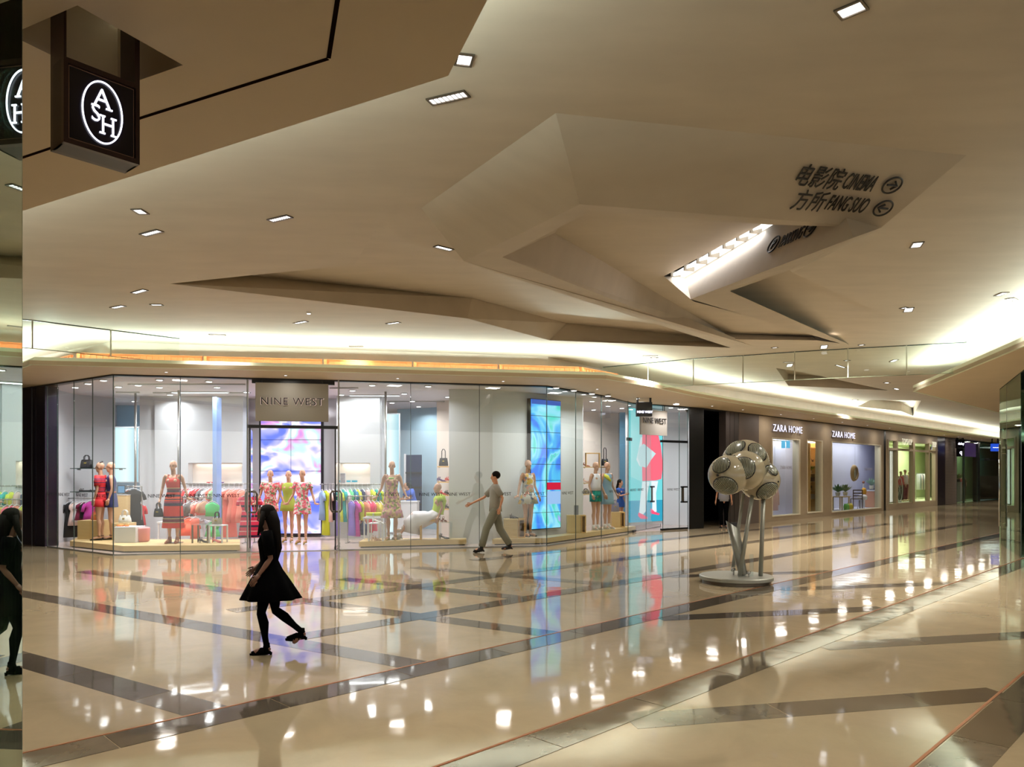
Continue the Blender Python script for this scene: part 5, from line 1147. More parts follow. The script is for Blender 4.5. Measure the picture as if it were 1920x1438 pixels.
# ---------------------------------------------------------------- shelves, bags, shoes, small display tables
def shelf(label, x0, x1, y, d, m=M_glass, th=.015, deep=.3, ax=None, name='glass_shelf'):
    a, b = D(x0, d), D(x1, d); z = HT(y, d); r = thing(name, label, 'shelf', ((a.x+b.x)/2, d, z))
    MB().box((0, deep/2, -th/2), (b.x-a.x, deep, th)).obj('board', m, r)
    for s in (-1, 1): MB().box((s*(b.x-a.x)/2*.85, deep*.75, -.03), (.015, deep*.5, .04)).obj('bracket', M_steel, r)
    return z
zb = shelf('upper wall shelf holding the studded black bag', 131, 225, 877.5, 18.9, M_edge, .02)
zs = shelf('lower wall shelf holding the strappy flat sandals', 131, 190, 921.5, 18.9, M_edge, .02)
def handbag(label, px, py, d, wpx, hpx, m, hm=None, z=None, tall=.5, name='handbag', dy=.12, spots=False, rz=0):
    c = D(px, d); z = HT(py, d) if z is None else z; W = wpx*d/F; Hh_ = hpx*d/F
    r = thing(name, label, 'handbag', (c.x, c.y+dy, z), rz)
    mb = MB().rings([(0, 0, 0, W*.5, .07), (0, 0, .015, W*.52, .08), (0, 0, Hh_*.5, W*.49, .07), (0, 0, Hh_*.92, W*.42, .03), (0, 0, Hh_, W*.4, .02)], 20)
    # squarish section
    o = mb.obj('bag_body', m, r, smooth=True)
    hh = Hh_*(1+tall)
    for y in (-.025, .025): MB().tube([(-W*.2, y, Hh_*.9), (-W*.19, y, hh*.88), (-W*.08, y, hh), (W*.08, y, hh), (W*.19, y, hh*.88), (W*.2, y, Hh_*.9)], .01, 6).obj('bag_handle', hm or m, r, smooth=True)
    if spots:
        st_ = MB()
        for i in range(7):
            for j in range(5): st_.ball((-W*.36+W*.12*i, -.082+.006*j, Hh_*.12+Hh_*.17*j), .008, 6, 4)
        so_ = st_.obj('studs', M_chrome, o); so_['kind'] = 'stuff'
    MB().box((0, -.075, Hh_*.6), (.05, .012, .03)).obj('clasp', M_gold, o)
    return r
M_org = mat('orange_leather', (226, 128, 80), .5); M_wht = mat('white_bag', (222, 222, 216), .5); M_blkb = mat('black_bag_leather', (16, 16, 26), .4); M_gryb = mat('stone_bag', (168, 156, 136), .5)
handbag('black studded handbag on the upper wall shelf', 157.5, 877, 18.9, 24, 16, M_blkb, spots=True, z=zb)
handbag('orange handbag on the pale wooden cube, leftmost in the window', 171, 976, 17.95, 22, 15, M_org, dy=.25, tall=.6)
handbag('white handbag standing behind the white cube', 226, 981, 17.6, 24, 14, M_wht, dy=.2, tall=.7, z=HT(981, 17.6))
cube('pale wooden cube under the white handbag', 210, 240, 981, 17.6, PT, M_ply, deep=.4)
b3 = handbag('black handbag hanging from the right hand of the maxi dress figure', 298, 969, 16.8, 17, 16, M_blkb, dy=-.02, tall=.65, z=HT(969, 16.8))
handbag('stone and black handbag on the right acrylic table', 402, 984, 16.9, 19, 13, M_gryb, M_blkb, dy=.15, tall=.8, z=HT(984, 16.9))
handbag('black and cream shopper with long handles on the upper shoe shelf', 831, 873.5, 20.6, 17, 15, ramp_mat('tote_two_tone', 'bands', [(0, (30, 26, 30)), (.24, (206, 186, 170)), (.6, (214, 196, 180))], 1.0, 'Z'), M_blkb, z=HT(873.5, 20.6), tall=1.1, dy=.1)
handbag('black bag with very long handles on the shelf behind the shorts figure', 1135, 873, 23.0, 13, 13, M_blkb, z=HT(873, 23.0), tall=1.6, dy=.1)
handbag('grey drawstring rucksack on the right end cube', 1155, 960, 21.9, 16, 17, mat('grey_canvas', (140, 136, 160), .8), z=HT(960, 21.9), dy=.2, tall=.3)
def shoes(label, px, py, d, m, L=.24, kind='heel', z=None, rz=0.0, dy=.12, n=2, name=None):
    c = D(px, d); z = HT(py, d) if z is None else z
    r = thing(name or 'pair_of_shoes', label, 'shoes', (c.x, c.y+dy, z), rz)
    hl = .07 if kind == 'heel' else (.06 if kind == 'wedge' else .012)
    for k in range(n):
        y = (k-.5*(n-1))*.1; mb = MB()
        mb.tube([(-L/2, y, hl), (-L/2+.04, y, hl), (0, y, hl*.45+.006), (L*.25, y, .01), (L/2, y, .012)], [(.022, .008), (.028, .01), (.03, .009), (.038, .009), (.02, .007)], 8)
        if kind == 'heel': mb.tube([(-L/2+.01, y, hl), (-L/2, y, 0)], [.018, .006], 6)
        if kind == 'wedge': mb.prism([(-L/2, y-.025), (L/2-.04, y-.03), (L/2-.04, y+.03), (-L/2, y+.025)], 0, .02); mb.tube([(-L/2+.03, y, 0), (-L/2+.03, y, hl)], .028, 8)
        so_ = mb.obj('sole', m, r, smooth=True); up = MB()
        up.tube([(L*.25, y-.036, .01), (L*.22, y, .045), (L*.25, y+.036, .01)], .01, 6).tube([(L*.36, y-.03, .01), (L*.34, y, .035), (L*.36, y+.03, .01)], .01, 6)
        up.tube([(-L/2+.03, y-.028, hl+.01), (-L/2+.05, y-.02, hl+.06), (-L/2+.05, y+.02, hl+.06), (-L/2+.03, y+.028, hl+.01), (-L/2, y, hl+.03), (-L/2+.03, y-.028, hl+.01)], .006, 6)
        up.obj('strap', m, so_, smooth=True)
    return r
M_redsh = mat('red_suede', (206, 60, 40), .6); M_purp = mat('purple_suede', (80, 50, 110), .6); M_nude = mat('nude_leather', (214, 176, 150), .5)
shoes('flat strappy sandals with pink lining on the lower wall shelf', 160, 921, 18.9, M_shoeblk, .4, 'flat', z=zs)
def acrylic_table(label, x0, x1, y0, d, z0=PT, m=M_acry, frame=M_acry, legs=True):
    a, b = D(x0, d), D(x1, d); z1 = HT(y0, d); w_ = b.x-a.x; h = z1-z0; dp = .34
    r = thing('display_table', label, 'display table', ((a.x+b.x)/2, d+dp/2, z0))
    MB().box((0, 0, h-.01), (w_, dp, .02)).obj('top', m, r)
    for s in (-1, 1):
        for t in (-1, 1): MB().box((s*(w_/2-.015), t*(dp/2-.015), h/2-.01), (.03, .03, h-.02)).obj('leg', frame, r)
    return r
M_brz2 = mat('bronze_frame', (120, 108, 88), .4, .5)
acrylic_table('small bronze-framed display table over the black sandals, right of maxi dress', 359, 390, 983, 16.9, frame=M_brz2, m=M_glass)
acrylic_table('small white-framed display table over the pink sandals, under stone bag', 391, 417, 985, 16.9, frame=M_white, m=M_white)
shoes('black and tan block sandals under the bronze-framed table', 377, 1018, 16.9, M_shoeblk, .2, 'heel', z=PT, rz=.8)
shoes('pink heeled sandals under the white-framed table', 404, 1017, 16.9, mat('pink_leather', (226, 120, 120), .5), .24, 'heel', z=PT, n=1)
acrylic_table('white-framed display table left of the strappy dress figure', 690, 719, 981, 17.4, frame=M_white, m=M_white)
shoes('nude high sandals under the table beside the strappy dress figure', 704, 1010, 17.4, M_nude, .2, 'heel', z=PT, rz=.9)
shoes('white sandals on the table beside the strappy dress figure', 706, 981, 17.4, M_shoewht, .22, 'heel', z=HT(981, 17.4), rz=.2)
acrylic_table('clear display table right of the bench', 823, 846, 979, 17.9)
shoes('black ankle sandals under the clear table right of the bench', 832, 1007, 17.9, M_shoeblk, .24, 'heel', z=PT, rz=.4)
shoes('tan and black sandals on the clear table right of the bench', 829, 979, 17.9, M_tan, .2, 'heel', z=HT(979, 17.9), rz=1.2)
shoes('black wedge shoe on the left cube of the bent platform', 964, 973, 18.25, M_shoeblk, .22, 'wedge', n=1, dy=.2)
cd_ = thing('framed_card', 'small grey framed card standing on the middle cube of the bent platform', 'card', D(1081, 19.75, HT(966, 19.75))); MB().box((0, .1, .13), (.12, .02, .26)).obj('frame', M_steel, cd_); MB().box((0, .088, .13), (.1, .006, .24)).obj('picture', mat('card_grey', (150, 150, 160), .6), cd_)
sc_ = thing('scarf', 'crumpled orange scarf lying on the white cube', 'scarf', D(230, 17.2, HT(988, 17.0))); mb = MB()
for k in range(7): mb.ball((random.uniform(-.1, .12), random.uniform(-.05, .08), .02), (.06, .05, .03), 8, 6)
sc_o = remesh(mb, .012, 'fabric', mat('orange_scarf', (244, 130, 50), .8)); link('fabric', sc_o, sc_)
MB().box((.1, 0, .006), (.05, .04, .01)).obj('tag', M_white, sc_)
def long_table(label, x0, x1, y, d): 
    a, b = D(x0, d), D(x1, d); z = HT(y, d); r = thing('nesting_table', label, 'table', ((a.x+b.x)/2, d, 0)); w_ = b.x-a.x
    MB().box((0, 0, z-.02), (w_, .5, .04)).obj('top', M_white, r)
    for s in (-1, 1):
        for t in (-1, 1): MB().box((s*(w_/2-.03), t*.22, z/2-.02), (.03, .03, z-.04)).obj('leg', M_white, r)
    return z
zt_ = long_table('long white table with folded clothes and shoes behind the maxi dress', 303, 392, 977, 17.65+.9)
for k, (x, c_, lab) in enumerate(((345, 'hot pink', 'pink shoes on the long white table behind the maxi dress'), (364, 'hot pink', 'magenta shoes in the middle of the long white table'), (379, 'white', 'white shoes near the right end of the long white table'))):
    shoes(lab, x, 977, 18.45, cm(CN[c_]), .22, 'flat', z=zt_, dy=.0)
def folded_stack(label, px, d, z, cols, w_=.34):
    for k, c_ in enumerate(cols):
        r = thing('folded_garment', '%s folded garment %s' % (c_, label % ('bottom', 'middle', 'top', 'upper')[k]) if '%s' in label else label, 'folded clothes', D(px, d, z+.035*k))
        MB().rings([(0, 0, 0, w_/2, .13), (0, 0, .005, w_/2+.008, .138), (0, 0, .026, w_/2+.008, .138), (0, 0, .033, w_/2-.01, .12)], 16).obj('cloth', cm(CN[c_]), r, smooth=True)
        MB().box((0, -.135, .017), (.04, .01, .02)).obj('label_tag', M_white, r)
zt2 = long_table('white table stacked with lime and white folded clothes left of strappy dress', 684, 716, 969, 18.1)
folded_stack('at the %s of the pile left of the strappy dress figure', 702, 18.1, zt2, ['white', 'lime', 'lime'], .4)
def on_niche(label, px, py, d, col, w_, h_, nm='folded_sweater'):
    r = thing(nm, label, 'folded clothes', D(px, d, HT(py, d))); MB().box((0, 0, h_/2), (w_, .2, h_)).obj('cloth', cm(col), r); MB().box((0, -.105, h_/2), (.04, .01, h_*.6)).obj('label_tag', M_white, r)
on_niche('flat red folded garment on the ledge of the left wall niche', 398, 907, 19.98, CN['red'], .22, .05)
on_niche('flat purple folded garment on the ledge of the left wall niche', 412, 907, 19.98, (110, 50, 130), .16, .05)
on_niche('flat turquoise folded garment on the ledge of the right wall niche', 660, 904, 19.98, (40, 170, 200), .25, .05)
pc_ = thing('framed_picture', 'small grey portrait picture standing in the right wall niche', 'picture', D(642, 19.98, HT(905.5, 19.98))); MB().box((0, 0, .13), (.17, .02, .27)).obj('frame', M_white, pc_); MB().box((0, -.012, .13), (.155, .006, .25)).obj('print', ramp_mat('grey_print', 'noise', [(0, (60, 56, 66)), (.5, (150, 144, 152)), (1, (220, 214, 214))], 6, const=False), pc_)
# shoe wall between blue wall and pillar
for k, y in enumerate((874, 903, 928, 954)):
    z = shelf('%s maple shelf of the shoe wall beside the pillar' % ('top', 'second', 'third', 'lowest')[k], 820, 846, y, 20.6, M_plyw, .03, .35, name='maple_shelf')
for k, (x, y, m_, lab) in enumerate(((827, 903, M_purp, 'purple high heels on the second shelf of the shoe wall'), (842, 903, M_redsh, 'orange-red shoe at the right of the second shoe shelf'), (830, 928, M_redsh, 'red court shoes on the third shoe shelf'), (841, 928, M_shoeblk, 'tall black strappy shoes on the third shoe shelf'), (840, 954, M_shoeblk, 'black gladiator sandals on the lowest shoe shelf'), (830, 954, M_nude, 'blue-grey sandals on the lowest shoe shelf'))):
    shoes(lab, x, y, 20.6, m_, .22, 'heel', z=HT(y, 20.6), rz=.5)
text('lettering', 'NINE WEST', frame((D(838, 21.05).x+.55, 20.92, HT(823, 21.1)), (1, -.6, 0), (0, 0, 1)), .3, M_letter, .01, parent=bpy.data.objects['wall_shoe_display'])
# shelves in the right room
for k, (x0, x1, y) in enumerate(((1094, 1142, 875), (1094, 1142, 905), (1094, 1142, 926))):
    shelf('%s pale wall shelf in the right-hand room behind the shorts figures' % ('upper', 'middle', 'lower')[k], x0, x1, y, 23.2, M_ply, .03, .35, name='maple_shelf')
fr_ = thing('open_box_frame', 'square wooden open frame on the upper shelf behind the shorts figure', 'frame', D(1112, 23.2, HT(875, 23.2)+0)); w_, h = .42, .42
for c, s in (((-w_/2, .15, h/2), (.025, .25, h)), ((w_/2, .15, h/2), (.025, .25, h)), ((0, .15, h), (w_+.025, .25, .025))): MB().box(c, s).obj('panel', M_plyw, fr_)
shoes('brown heeled sandals on the upper shelf inside the right-hand room', 1100, 875, 23.2, M_tan, .24, 'heel', z=HT(875, 23.2))
shoes('pale peach shoes on the middle shelf inside the right-hand room', 1100, 905, 23.2, M_nude, .24, 'heel', z=HT(905, 23.2))
handbag('black and cream clutch on the lower shelf inside the right-hand room', 1099, 926, 23.2, 14, 8, M_gryb, M_blkb, z=HT(926, 23.2), tall=.2)
mcol = thing('mirror_column', 'slim blue mirrored column inside the side entrance', 'column', D(1178, 25.2, .0)); MB().box((-.15, 0, 1.9), (.32, .3, 3.78)).obj('mirror_panel', mat('blue_mirror', (110, 160, 190), .1, .6), mcol); MB().box((.03, 0, 1.9), (.04, .32, 3.78)).obj('corner_strip', M_ledsoft, mcol)
lt_ = thing('laptop', 'small blue-screened monitor standing behind the navy dress figure', 'monitor', D(228, 18.8, HT(925, 18.8))); MB().box((0, 0, .1), (.18, .02, .2)).obj('bezel', M_signbox, lt_); MB().box((0, -.012, .1), (.16, .006, .17)).obj('display', emission('monitor_blue', (110, 160, 200), 1), lt_); MB().box((0, 0, -.02), (.2, .25, .03)).obj('base', M_steel, lt_)
cb_ = thing('cash_desk', 'pale cash desk behind the white handbag', 'desk', D(228, 18.8, 0)); MB().box((0, 0, HT(925, 18.8)/2-.02), (.4, .3, HT(925, 18.8)-.04)).obj('body', M_ply, cb_)
MB().box((0, 0, HT(925, 18.8)-.036), (.42, .32, .01)).obj('worktop', M_white, cb_)
# ---------------------------------------------------------------- sculpture of merged spheres on poles
M_sil = mat('silver_paint', (150, 150, 142), .35, .35); M_cream_g = mat('glossy_cream', (172, 162, 138), .16, coat=.5)
def stripe_mat():
    m = bpy.data.materials.new('striped_disc'); m.use_nodes = True; nt = m.node_tree; N = nt.nodes.new; L = nt.links.new; b = nt.nodes['Principled BSDF']
    tc = N('ShaderNodeTexCoord'); s = N('ShaderNodeSeparateXYZ'); L(tc.outputs['Object'], s.inputs[0])
    q = N('ShaderNodeMath'); q.operation = 'MULTIPLY'; L(s.outputs['Y'], q.inputs[0]); L(s.outputs['Y'], q.inputs[1])
    k = N('ShaderNodeMath'); k.operation = 'MULTIPLY_ADD'; k.inputs[1].default_value = 1.6; L(q.outputs[0], k.inputs[0]); L(s.outputs['X'], k.inputs[2])
    t = N('ShaderNodeMath'); t.operation = 'MULTIPLY'; t.inputs[1].default_value = 46; L(k.outputs[0], t.inputs[0])
    f = N('ShaderNodeMath'); f.operation = 'FRACT'; L(t.outputs[0], f.inputs[0])
    r = N('ShaderNodeValToRGB'); r.color_ramp.interpolation = 'CONSTANT'; r.color_ramp.elements[0].color = srgb(30, 28, 26); r.color_ramp.elements[1].position = .36; r.color_ramp.elements[1].color = srgb(140, 142, 126)
    L(f.outputs[0], r.inputs[0]); L(r.outputs[0], b.inputs['Base Color']); b.inputs['Roughness'].default_value = .2; return m
M_stripe = stripe_mat()
cxy = G(1380, 1093, 0); BC = Vector((3.54, 11.8, 0))
scp = thing('sculpture', 'cream sculpture of merged striped spheres on slanted poles and a round silver base', 'sculpture', BC)
MB().rings([(0, 0, 0, .52, .52), (0, 0, .045, .52, .52)], 64).obj('plinth', M_bronze, scp)
MB().rings([(0, 0, .05, .545, .545), (0, 0, .06, .565, .565), (0, 0, .105, .565, .565), (0, 0, .115, .55, .55)], 64).obj('base_disc', M_sil, scp, smooth=False)
def rel_(px, py, d): return Vector(((px-960)/F*d, d, EYE+(HZ-py)*d/F))-BC
SP = [(1397, 868, 11.85, 43.5), (1365.3, 890.3, 11.55, 37), (1424, 900, 11.95, 37.3), (1396, 882, 11.62, 38)]
SC = [(rel_(x, y, d), r*d/F) for x, y, d, r in SP]
mb = MB()
for c, r_ in SC: mb.ball(c, r_, 48, 32)
sm = remesh(mb, .014, 'cloud_body', M_cream_g, None, 2); link('cloud_body', sm, scp)
def patch(si, px, py, ang, roll=0.0):
    """striped disc lying on sphere si, centred on what is seen at a pixel"""
    c, R = SC[si]; o = -BC+Vector((0, 0, EYE)); d = Vector(((px-960)/F, 1, (HZ-py)/F)).normalized()
    oc = o-c; b = oc.dot(d); disc = b*b-oc.dot(oc)+R*R
    hit = o+d*(-b-math.sqrt(max(disc, 0))); n = (hit-c).normalized()
    x = Vector((0, 0, 1)).cross(n).normalized(); y = n.cross(x); M = Matrix((x, y, n)).transposed() @ Matrix.Rotation(roll, 3, 'Z')
    def cap(a0, a1, rr, lift=0):
        mb = MB(); k = 7; rs = []
        for i in range(k+1):
            a = a0+(a1-a0)*i/k; rs.append((0, 0, rr*math.cos(a), max(1e-4, rr*math.sin(a)), max(1e-4, rr*math.sin(a))))
        mb.rings(rs[::-1], 40, True); return mb
    par = None
    for nm, mb, m_ in (('striped_disc', cap(0.001, ang, R+.012), M_stripe), ('disc_rim', cap(ang-.001, ang+.045, R+.010), M_signbox)):
        o_ = mb.obj(nm, m_, par or scp, smooth=(nm == 'striped_disc')); o_.matrix_local = Matrix.Translation(c) @ M.to_4x4() if par is None else Matrix.Identity(4); par = par or o_
def dot(si, px, py, r_):
    c, R = SC[si]; o = -BC+Vector((0, 0, EYE)); d = Vector(((px-960)/F, 1, (HZ-py)/F)).normalized(); oc = o-c; b = oc.dot(d); disc = b*b-oc.dot(oc)+R*R
    hit = o+d*(-b-math.sqrt(max(disc, 0))); MB().ball(hit+(hit-c).normalized()*.002, (r_, r_, r_), 10, 8).obj('black_dot', M_signbox, scp, smooth=True)
patch(0, 1377, 837, .43, .5); patch(0, 1422, 846, .42, -.4); patch(0, 1434, 890, .40, .1); patch(1, 1351, 870.5, .44, .4); patch(3, 1394, 877, .53, -.15); patch(1, 1359, 915, .6, -.7); patch(2, 1441, 924, .55, .8); patch(2, 1449, 880, .3, .6)
for q in ((1, 1345.5, 891, .022), (1, 1346.5, 898.5, .014), (0, 1370, 851.5, .016), (0, 1429.5, 866, .018), (2, 1459, 903, .016), (3, 1391, 905, .012), (3, 1388, 911, .014), (1, 1377, 854.5, .014)): dot(*q)
def pole(p, q, r0, r1, nm='pole', m=M_sil): return MB().tube([p, q], [r0, r1], 20).obj(nm, m, scp, smooth=True)
pole(rel_(1373.5, 1071, 12.05), rel_(1394, 925, 11.9), .026, .026); pole(rel_(1386.8, 1079, 11.6), rel_(1412, 920, 11.85), .034, .03); pole(rel_(1426.2, 1079.5, 11.7), rel_(1432, 915, 11.9), .034, .034)
# thick slanted tube with an obliquely cut mouth
t0, t1 = rel_(1393, 1077, 11.75), rel_(1374, 985, 11.7); ax_ = (t1-t0).normalized(); u_ = ax_.cross(Vector((0, 1, 0))).normalized(); v_2 = ax_.cross(u_); mb = MB(); n = 28
for k in range(n): a = 2*PI*k/n; mb.v.append(tuple(t0+u_*.065*math.cos(a)+v_2*.065*math.sin(a)))
for rr, lift in ((.088, 0), (.07, -.005), (.07, -.03)):
    for k in range(n):
        a = 2*PI*k/n; off = u_*rr*math.cos(a)+v_2*rr*math.sin(a); mb.v.append(tuple(t1+off+ax_*(-off.x*1.1+lift)))
for j in range(3):
    for k in range(n): mb.f.append((j*n+k, j*n+(k+1) % n, (j+1)*n+(k+1) % n, (j+1)*n+k))
mb.f.append(tuple(range(3*n, 4*n)))
mb.obj('slanted_tube', mat('silver_grey', (128, 128, 122), .3, .5), scp, smooth=True)
MB().box((0, 0, 0), (.1, .02, .06)).obj('coin_slot', M_signbox, scp).location = t1+Vector((.0, -.03, .02))
for x, y, d in ((1375.5, 1067, 11.8), (1404, 1073, 11.55)):
    c = rel_(x, y, d); b_ = MB().ball((0, 0, 0), .034, 16, 12).obj('lamp_globe', M_chrome, scp, smooth=True); b_.location = c; MB().tube([(c.x, c.y, .115), (c.x, c.y, c.z)], .012, 8).obj('lamp_stem', M_chrome, scp)
c = rel_(1409, 1071, 11.65); MB().tube([(c.x, c.y, .115), (c.x, c.y, .46)], .03, 16, cap=False).obj('clear_tube', M_acry, scp, smooth=True)

# ---------------------------------------------------------------- hanging sign close to the camera
M_mah = mat('dark_mahogany', (46, 20, 14), .35); M_pan = mat('navy_sign_face', (10, 8, 24), .25); M_gold2 = mat('gold_line', (150, 120, 100), .4, .6)
E_logo = emission('logo_white', (240, 238, 255), 2.6)
pL = D(119.4, 3.50); pR = D(262, 3.765); dx = (pR-pL).normalized(); nrm = Vector((dx.y, -dx.x, 0)); Wd = (pR-pL).length; zb0, zb1 = 3.262, 3.664
ash = thing('hanging_sign', 'dark wood-framed square sign with a white lit oval monogram, hanging beside the pane', 'sign')
TH = .17
def S(u, v, wv): return pL+dx*u*Wd+nrm*wv+Vector((0, 0, zb0+(zb1-zb0)*v))
cen = S(.5, .5, -TH/2); RZ = math.atan2(dx.y, dx.x)
def sbox(nm, u0, u1, v0, v1, w0, w1, m):
    c = (S(u0, v0, w0)+S(u1, v1, w1))/2; return MB().box(c, ((u1-u0)*Wd, abs(w1-w0), (v1-v0)*(zb1-zb0)), RZ).obj(nm, m, ash)
sbox('box', 0.03, .97, .03, .97, -TH+.012, -.012, M_pan)
for w0, w1 in ((-.03, 0), (-TH, -TH+.03)):
    for u0, u1, v0, v1 in ((0, 1, 0, .06), (0, 1, .94, 1), (0, .055, .06, .94), (.945, 1, .06, .94)): sbox('frame', u0, u1, v0, v1, w0, w1, M_mah)
for u0, u1, v0, v1 in ((0, .03, 0, 1), (.97, 1, 0, 1)): sbox('side', u0, u1, v0, v1, -TH+.03, -.03, mat('black_side', (16, 10, 8), .4))
sbox('bottom', 0, 1, 0, .03, -TH+.03, -.03, mat('black_side', (16, 10, 8), .4))
for w_ in (-.0125, ):
    for u0, u1, v0, v1 in ((.07, .93, .07, .078), (.07, .93, .922, .93), (.07, .078, .07, .93), (.922, .93, .07, .93)): sbox('inlay_line', u0, u1, v0, v1, -.013, -.009, M_gold2)
for u0, u1 in ((0, .035), (.93, 1.0)):
    a = S(u0, 1, 0); b = S(u1, 1, -TH); c = (a+b)/2; MB().box((c.x, c.y, (zb1+H0+.3)/2), ((u1-u0)*Wd, TH, H0+.3-zb1), RZ).obj('hanger', M_mah, ash)
for side in (0, 1):
    nn_ = nrm if side == 0 else -nrm; rr_ = dx if side == 0 else -dx; c = S(.5, .5, 0 if side == 0 else -TH)+nn_*(-.007)
    k = (zb1-zb0); ring = MB(); n = 48; rx, ry, t = .268*Wd, .375*k, .007
    for rad, dz in ((t, 0), (-t*.0, 0), (-t*.0, .004), (t, .004)):
        for i in range(n): a = 2*PI*i/n; ring.v.append(tuple(c+rr_*(rx+rad-.006)*math.cos(a)+Vector((0, 0, (ry+rad-.006)*math.sin(a)))+nn_*dz))
    for j in range(4):
        for i in range(n): ring.f.append((j*n+i, j*n+(i+1) % n, ((j+1) % 4)*n+(i+1) % n, ((j+1) % 4)*n+i))
    ring.obj('logo_ring', E_logo, ash)
    def glyph(ch, u, v, size, sx):
        o = c+rr_*u*Wd+Vector((0, 0, v*k)); text('logo_letter', ch, frame(o, rr_, (0, 0, 1)), size, E_logo, .003, sx, parent=ash, offset=-.001)
        return o
    def serif(u, v, w_): 
        o = c+rr_*u*Wd+Vector((0, 0, v*k)); MB().box(o, (w_, .006, .007), math.atan2(rr_.y, rr_.x)).obj('logo_serif', E_logo, ash)
    glyph('A', -.005, .165, .125, .95); glyph('S', -.085, -.035, .12, .85); glyph('H', .075, -.14, .12, .8)
    for u in (-.1, .09): serif(u, .062, .03)
    for u in (.0, .15):
        for v in (-.243, -.036): serif(u, v, .026)

# ---------------------------------------------------------------- shop glass beside the camera, smoke curtains, right-hand shop
wn[0] += 1; r = link('window_%d' % wn[0], None, None, kind='structure')
e0 = Vector((-1.902, 2.9)); dm = Vector((.342, -.94))
MB().wall(e0, e0+dm*2.2, 0.0, H0, .012, -1).obj('pane', glass('green_mirror_glass', (.34, .44, .40), .10, gcol=(.86, 1, .9), add=.4), r)
MB().wall(e0-dm*.004, e0+dm*.006, 0, H0, .014, -1).obj('pane_edge', mat('bright_edge', (150, 160, 140), .3), r)
MB().wall(e0+dm*2.2, e0+dm*4.4, 0.0, H0, .012, -1).obj('pane', M_glassg, r)
struct('wall_shop_left', MB().wall(e0+Vector((-1.6, .15)), e0+Vector((-1.6, .15))+dm*4.5, 0, H0, .1, -1), mat('shop_interior_dark', (60, 62, 56), .6))
wn[0] += 1; r = link('window_%d' % wn[0], None, None, kind='structure')
c0 = Vector((12.05, 18.45)); dg = Vector((-.454, -.891)); 
MB().wall(c0, c0+dg*1.25, 0.0, H0+.01, .014, 1).obj('pane', M_glassg, r); MB().wall(c0-dg*.01, c0+dg*.03, 0, H0, .03, 1).obj('pane_edge', M_edge, r)
MB().wall(c0+dg*1.28, c0+dg*3.4, 0.0, H0+.01, .014, 1).obj('pane', M_glassg, r); MB().wall(c0+dg*1.24, c0+dg*1.3, 0, H0, .04, 1).obj('post', M_black, r)
q = c0+dg*.62; nl = Vector((-dg.y, dg.x))*-1
nl = Vector((-.891, .454))
MB().tube([(q.x+nl.x*.07, q.y+nl.y*.07, HT(987, 17.9)), (q.x+nl.x*.07, q.y+nl.y*.07, HT(833, 17.9))], .018, 10).obj('handle', M_chrome, r, smooth=True)
for zz in (HT(980, 17.9), HT(850, 17.9)): MB().tube([(q.x, q.y, zz), (q.x+nl.x*.07, q.y+nl.y*.07, zz)], .012, 8).obj('handle_bracket', M_chrome, r)
MB().wall(c0+Vector((.1, 0)), c0+Vector((16, 12.7)), 0, H0, .014, -1).obj('pane', M_glassg, r)
struct('wall_shop_right', MB().wall(c0+Vector((3.4, -.2)), c0+Vector((1.5, -5.5)), 0, H0, .1, -1).wall(c0+Vector((3.4, -.2)), c0+Vector((18, 12)), 0, H0, .1, 1).prism([c0+Vector((0, 0)), c0+dg*6, c0+Vector((3.5, -5)), c0+Vector((3.5, 0))], H0-.02, H0), mat('green_black_wall', (16, 26, 24), .5))
gp = thing('door_panel', 'pale grey-blue panel standing inside the green glass corner shop', 'panel'); a = c0+Vector((.55, -.25)); MB().wall(a, a+dg*.85, .35, 3.3, .04, 1).obj('board', mat('pale_panel', (120, 140, 140), .5), gp); MB().wall(a, a+dg*.85, .0, .35, .05, 1).obj('foot_panel', mat('dark_panel', (50, 60, 58), .5), gp)
gf = thing('garment_frame', 'white tubular frame with a small blue label inside the corner shop', 'frame'); b = c0+dg*1.7+Vector((.5, -.2))
MB().tube([(b.x, b.y, .1), (b.x, b.y, 1.5), (b.x+.8*dg.x, b.y+.8*dg.y, 1.5), (b.x+.8*dg.x, b.y+.8*dg.y, .1)], .02, 8).tube([(b.x, b.y, .75), (b.x+.8*dg.x, b.y+.8*dg.y, .75)], .02, 8).obj('tube', M_white, gf); MB().box((b.x+.3*dg.x, b.y+.3*dg.y, .5), (.2, .02, .3), math.atan2(dg.y, dg.x)).obj('label_card', mat('blue_card', (60, 90, 180), .5), gf)
def curtain(label, pts, z0, step=2.0):
    r = thing('smoke_curtain', label, 'glass screen')
    for i in range(len(pts)-1):
        p, q = pts[i], pts[i+1]; d = (q-p).normalized()
        MB().wall(p+d*.01, q-d*.01, z0, HC, .012).obj('pane', M_curtain, r)
        MB().wall(p-d*.012, p+d*.012, z0, HC, .02).obj('clamp', mat('pale_clamp', (206, 206, 190), .4), r)
        MB().wall(p, q, HC-.015, HC, .03).obj('ceiling_channel', M_edge, r); MB().wall(p, q, z0, z0+.012, .016).obj('lower_edge', mat('edge_green', (150, 160, 136), .3), r)
curtain('clear glass smoke screen hanging from the ceiling in front of the left cove', [G(-90, 586, HC).xy, G(61, 600, HC).xy, G(208, 618, HC).xy, G(337, 634, HC).xy], 3.98)
curtain('clear glass smoke screen hanging across the far mall on the right', [G(x, y, HC).xy for x, y in ((1130, 688), (1215, 680), (1300, 672), (1393, 666), (1490, 659), (1590, 653), (1700, 647), (1813, 641))], 3.85)

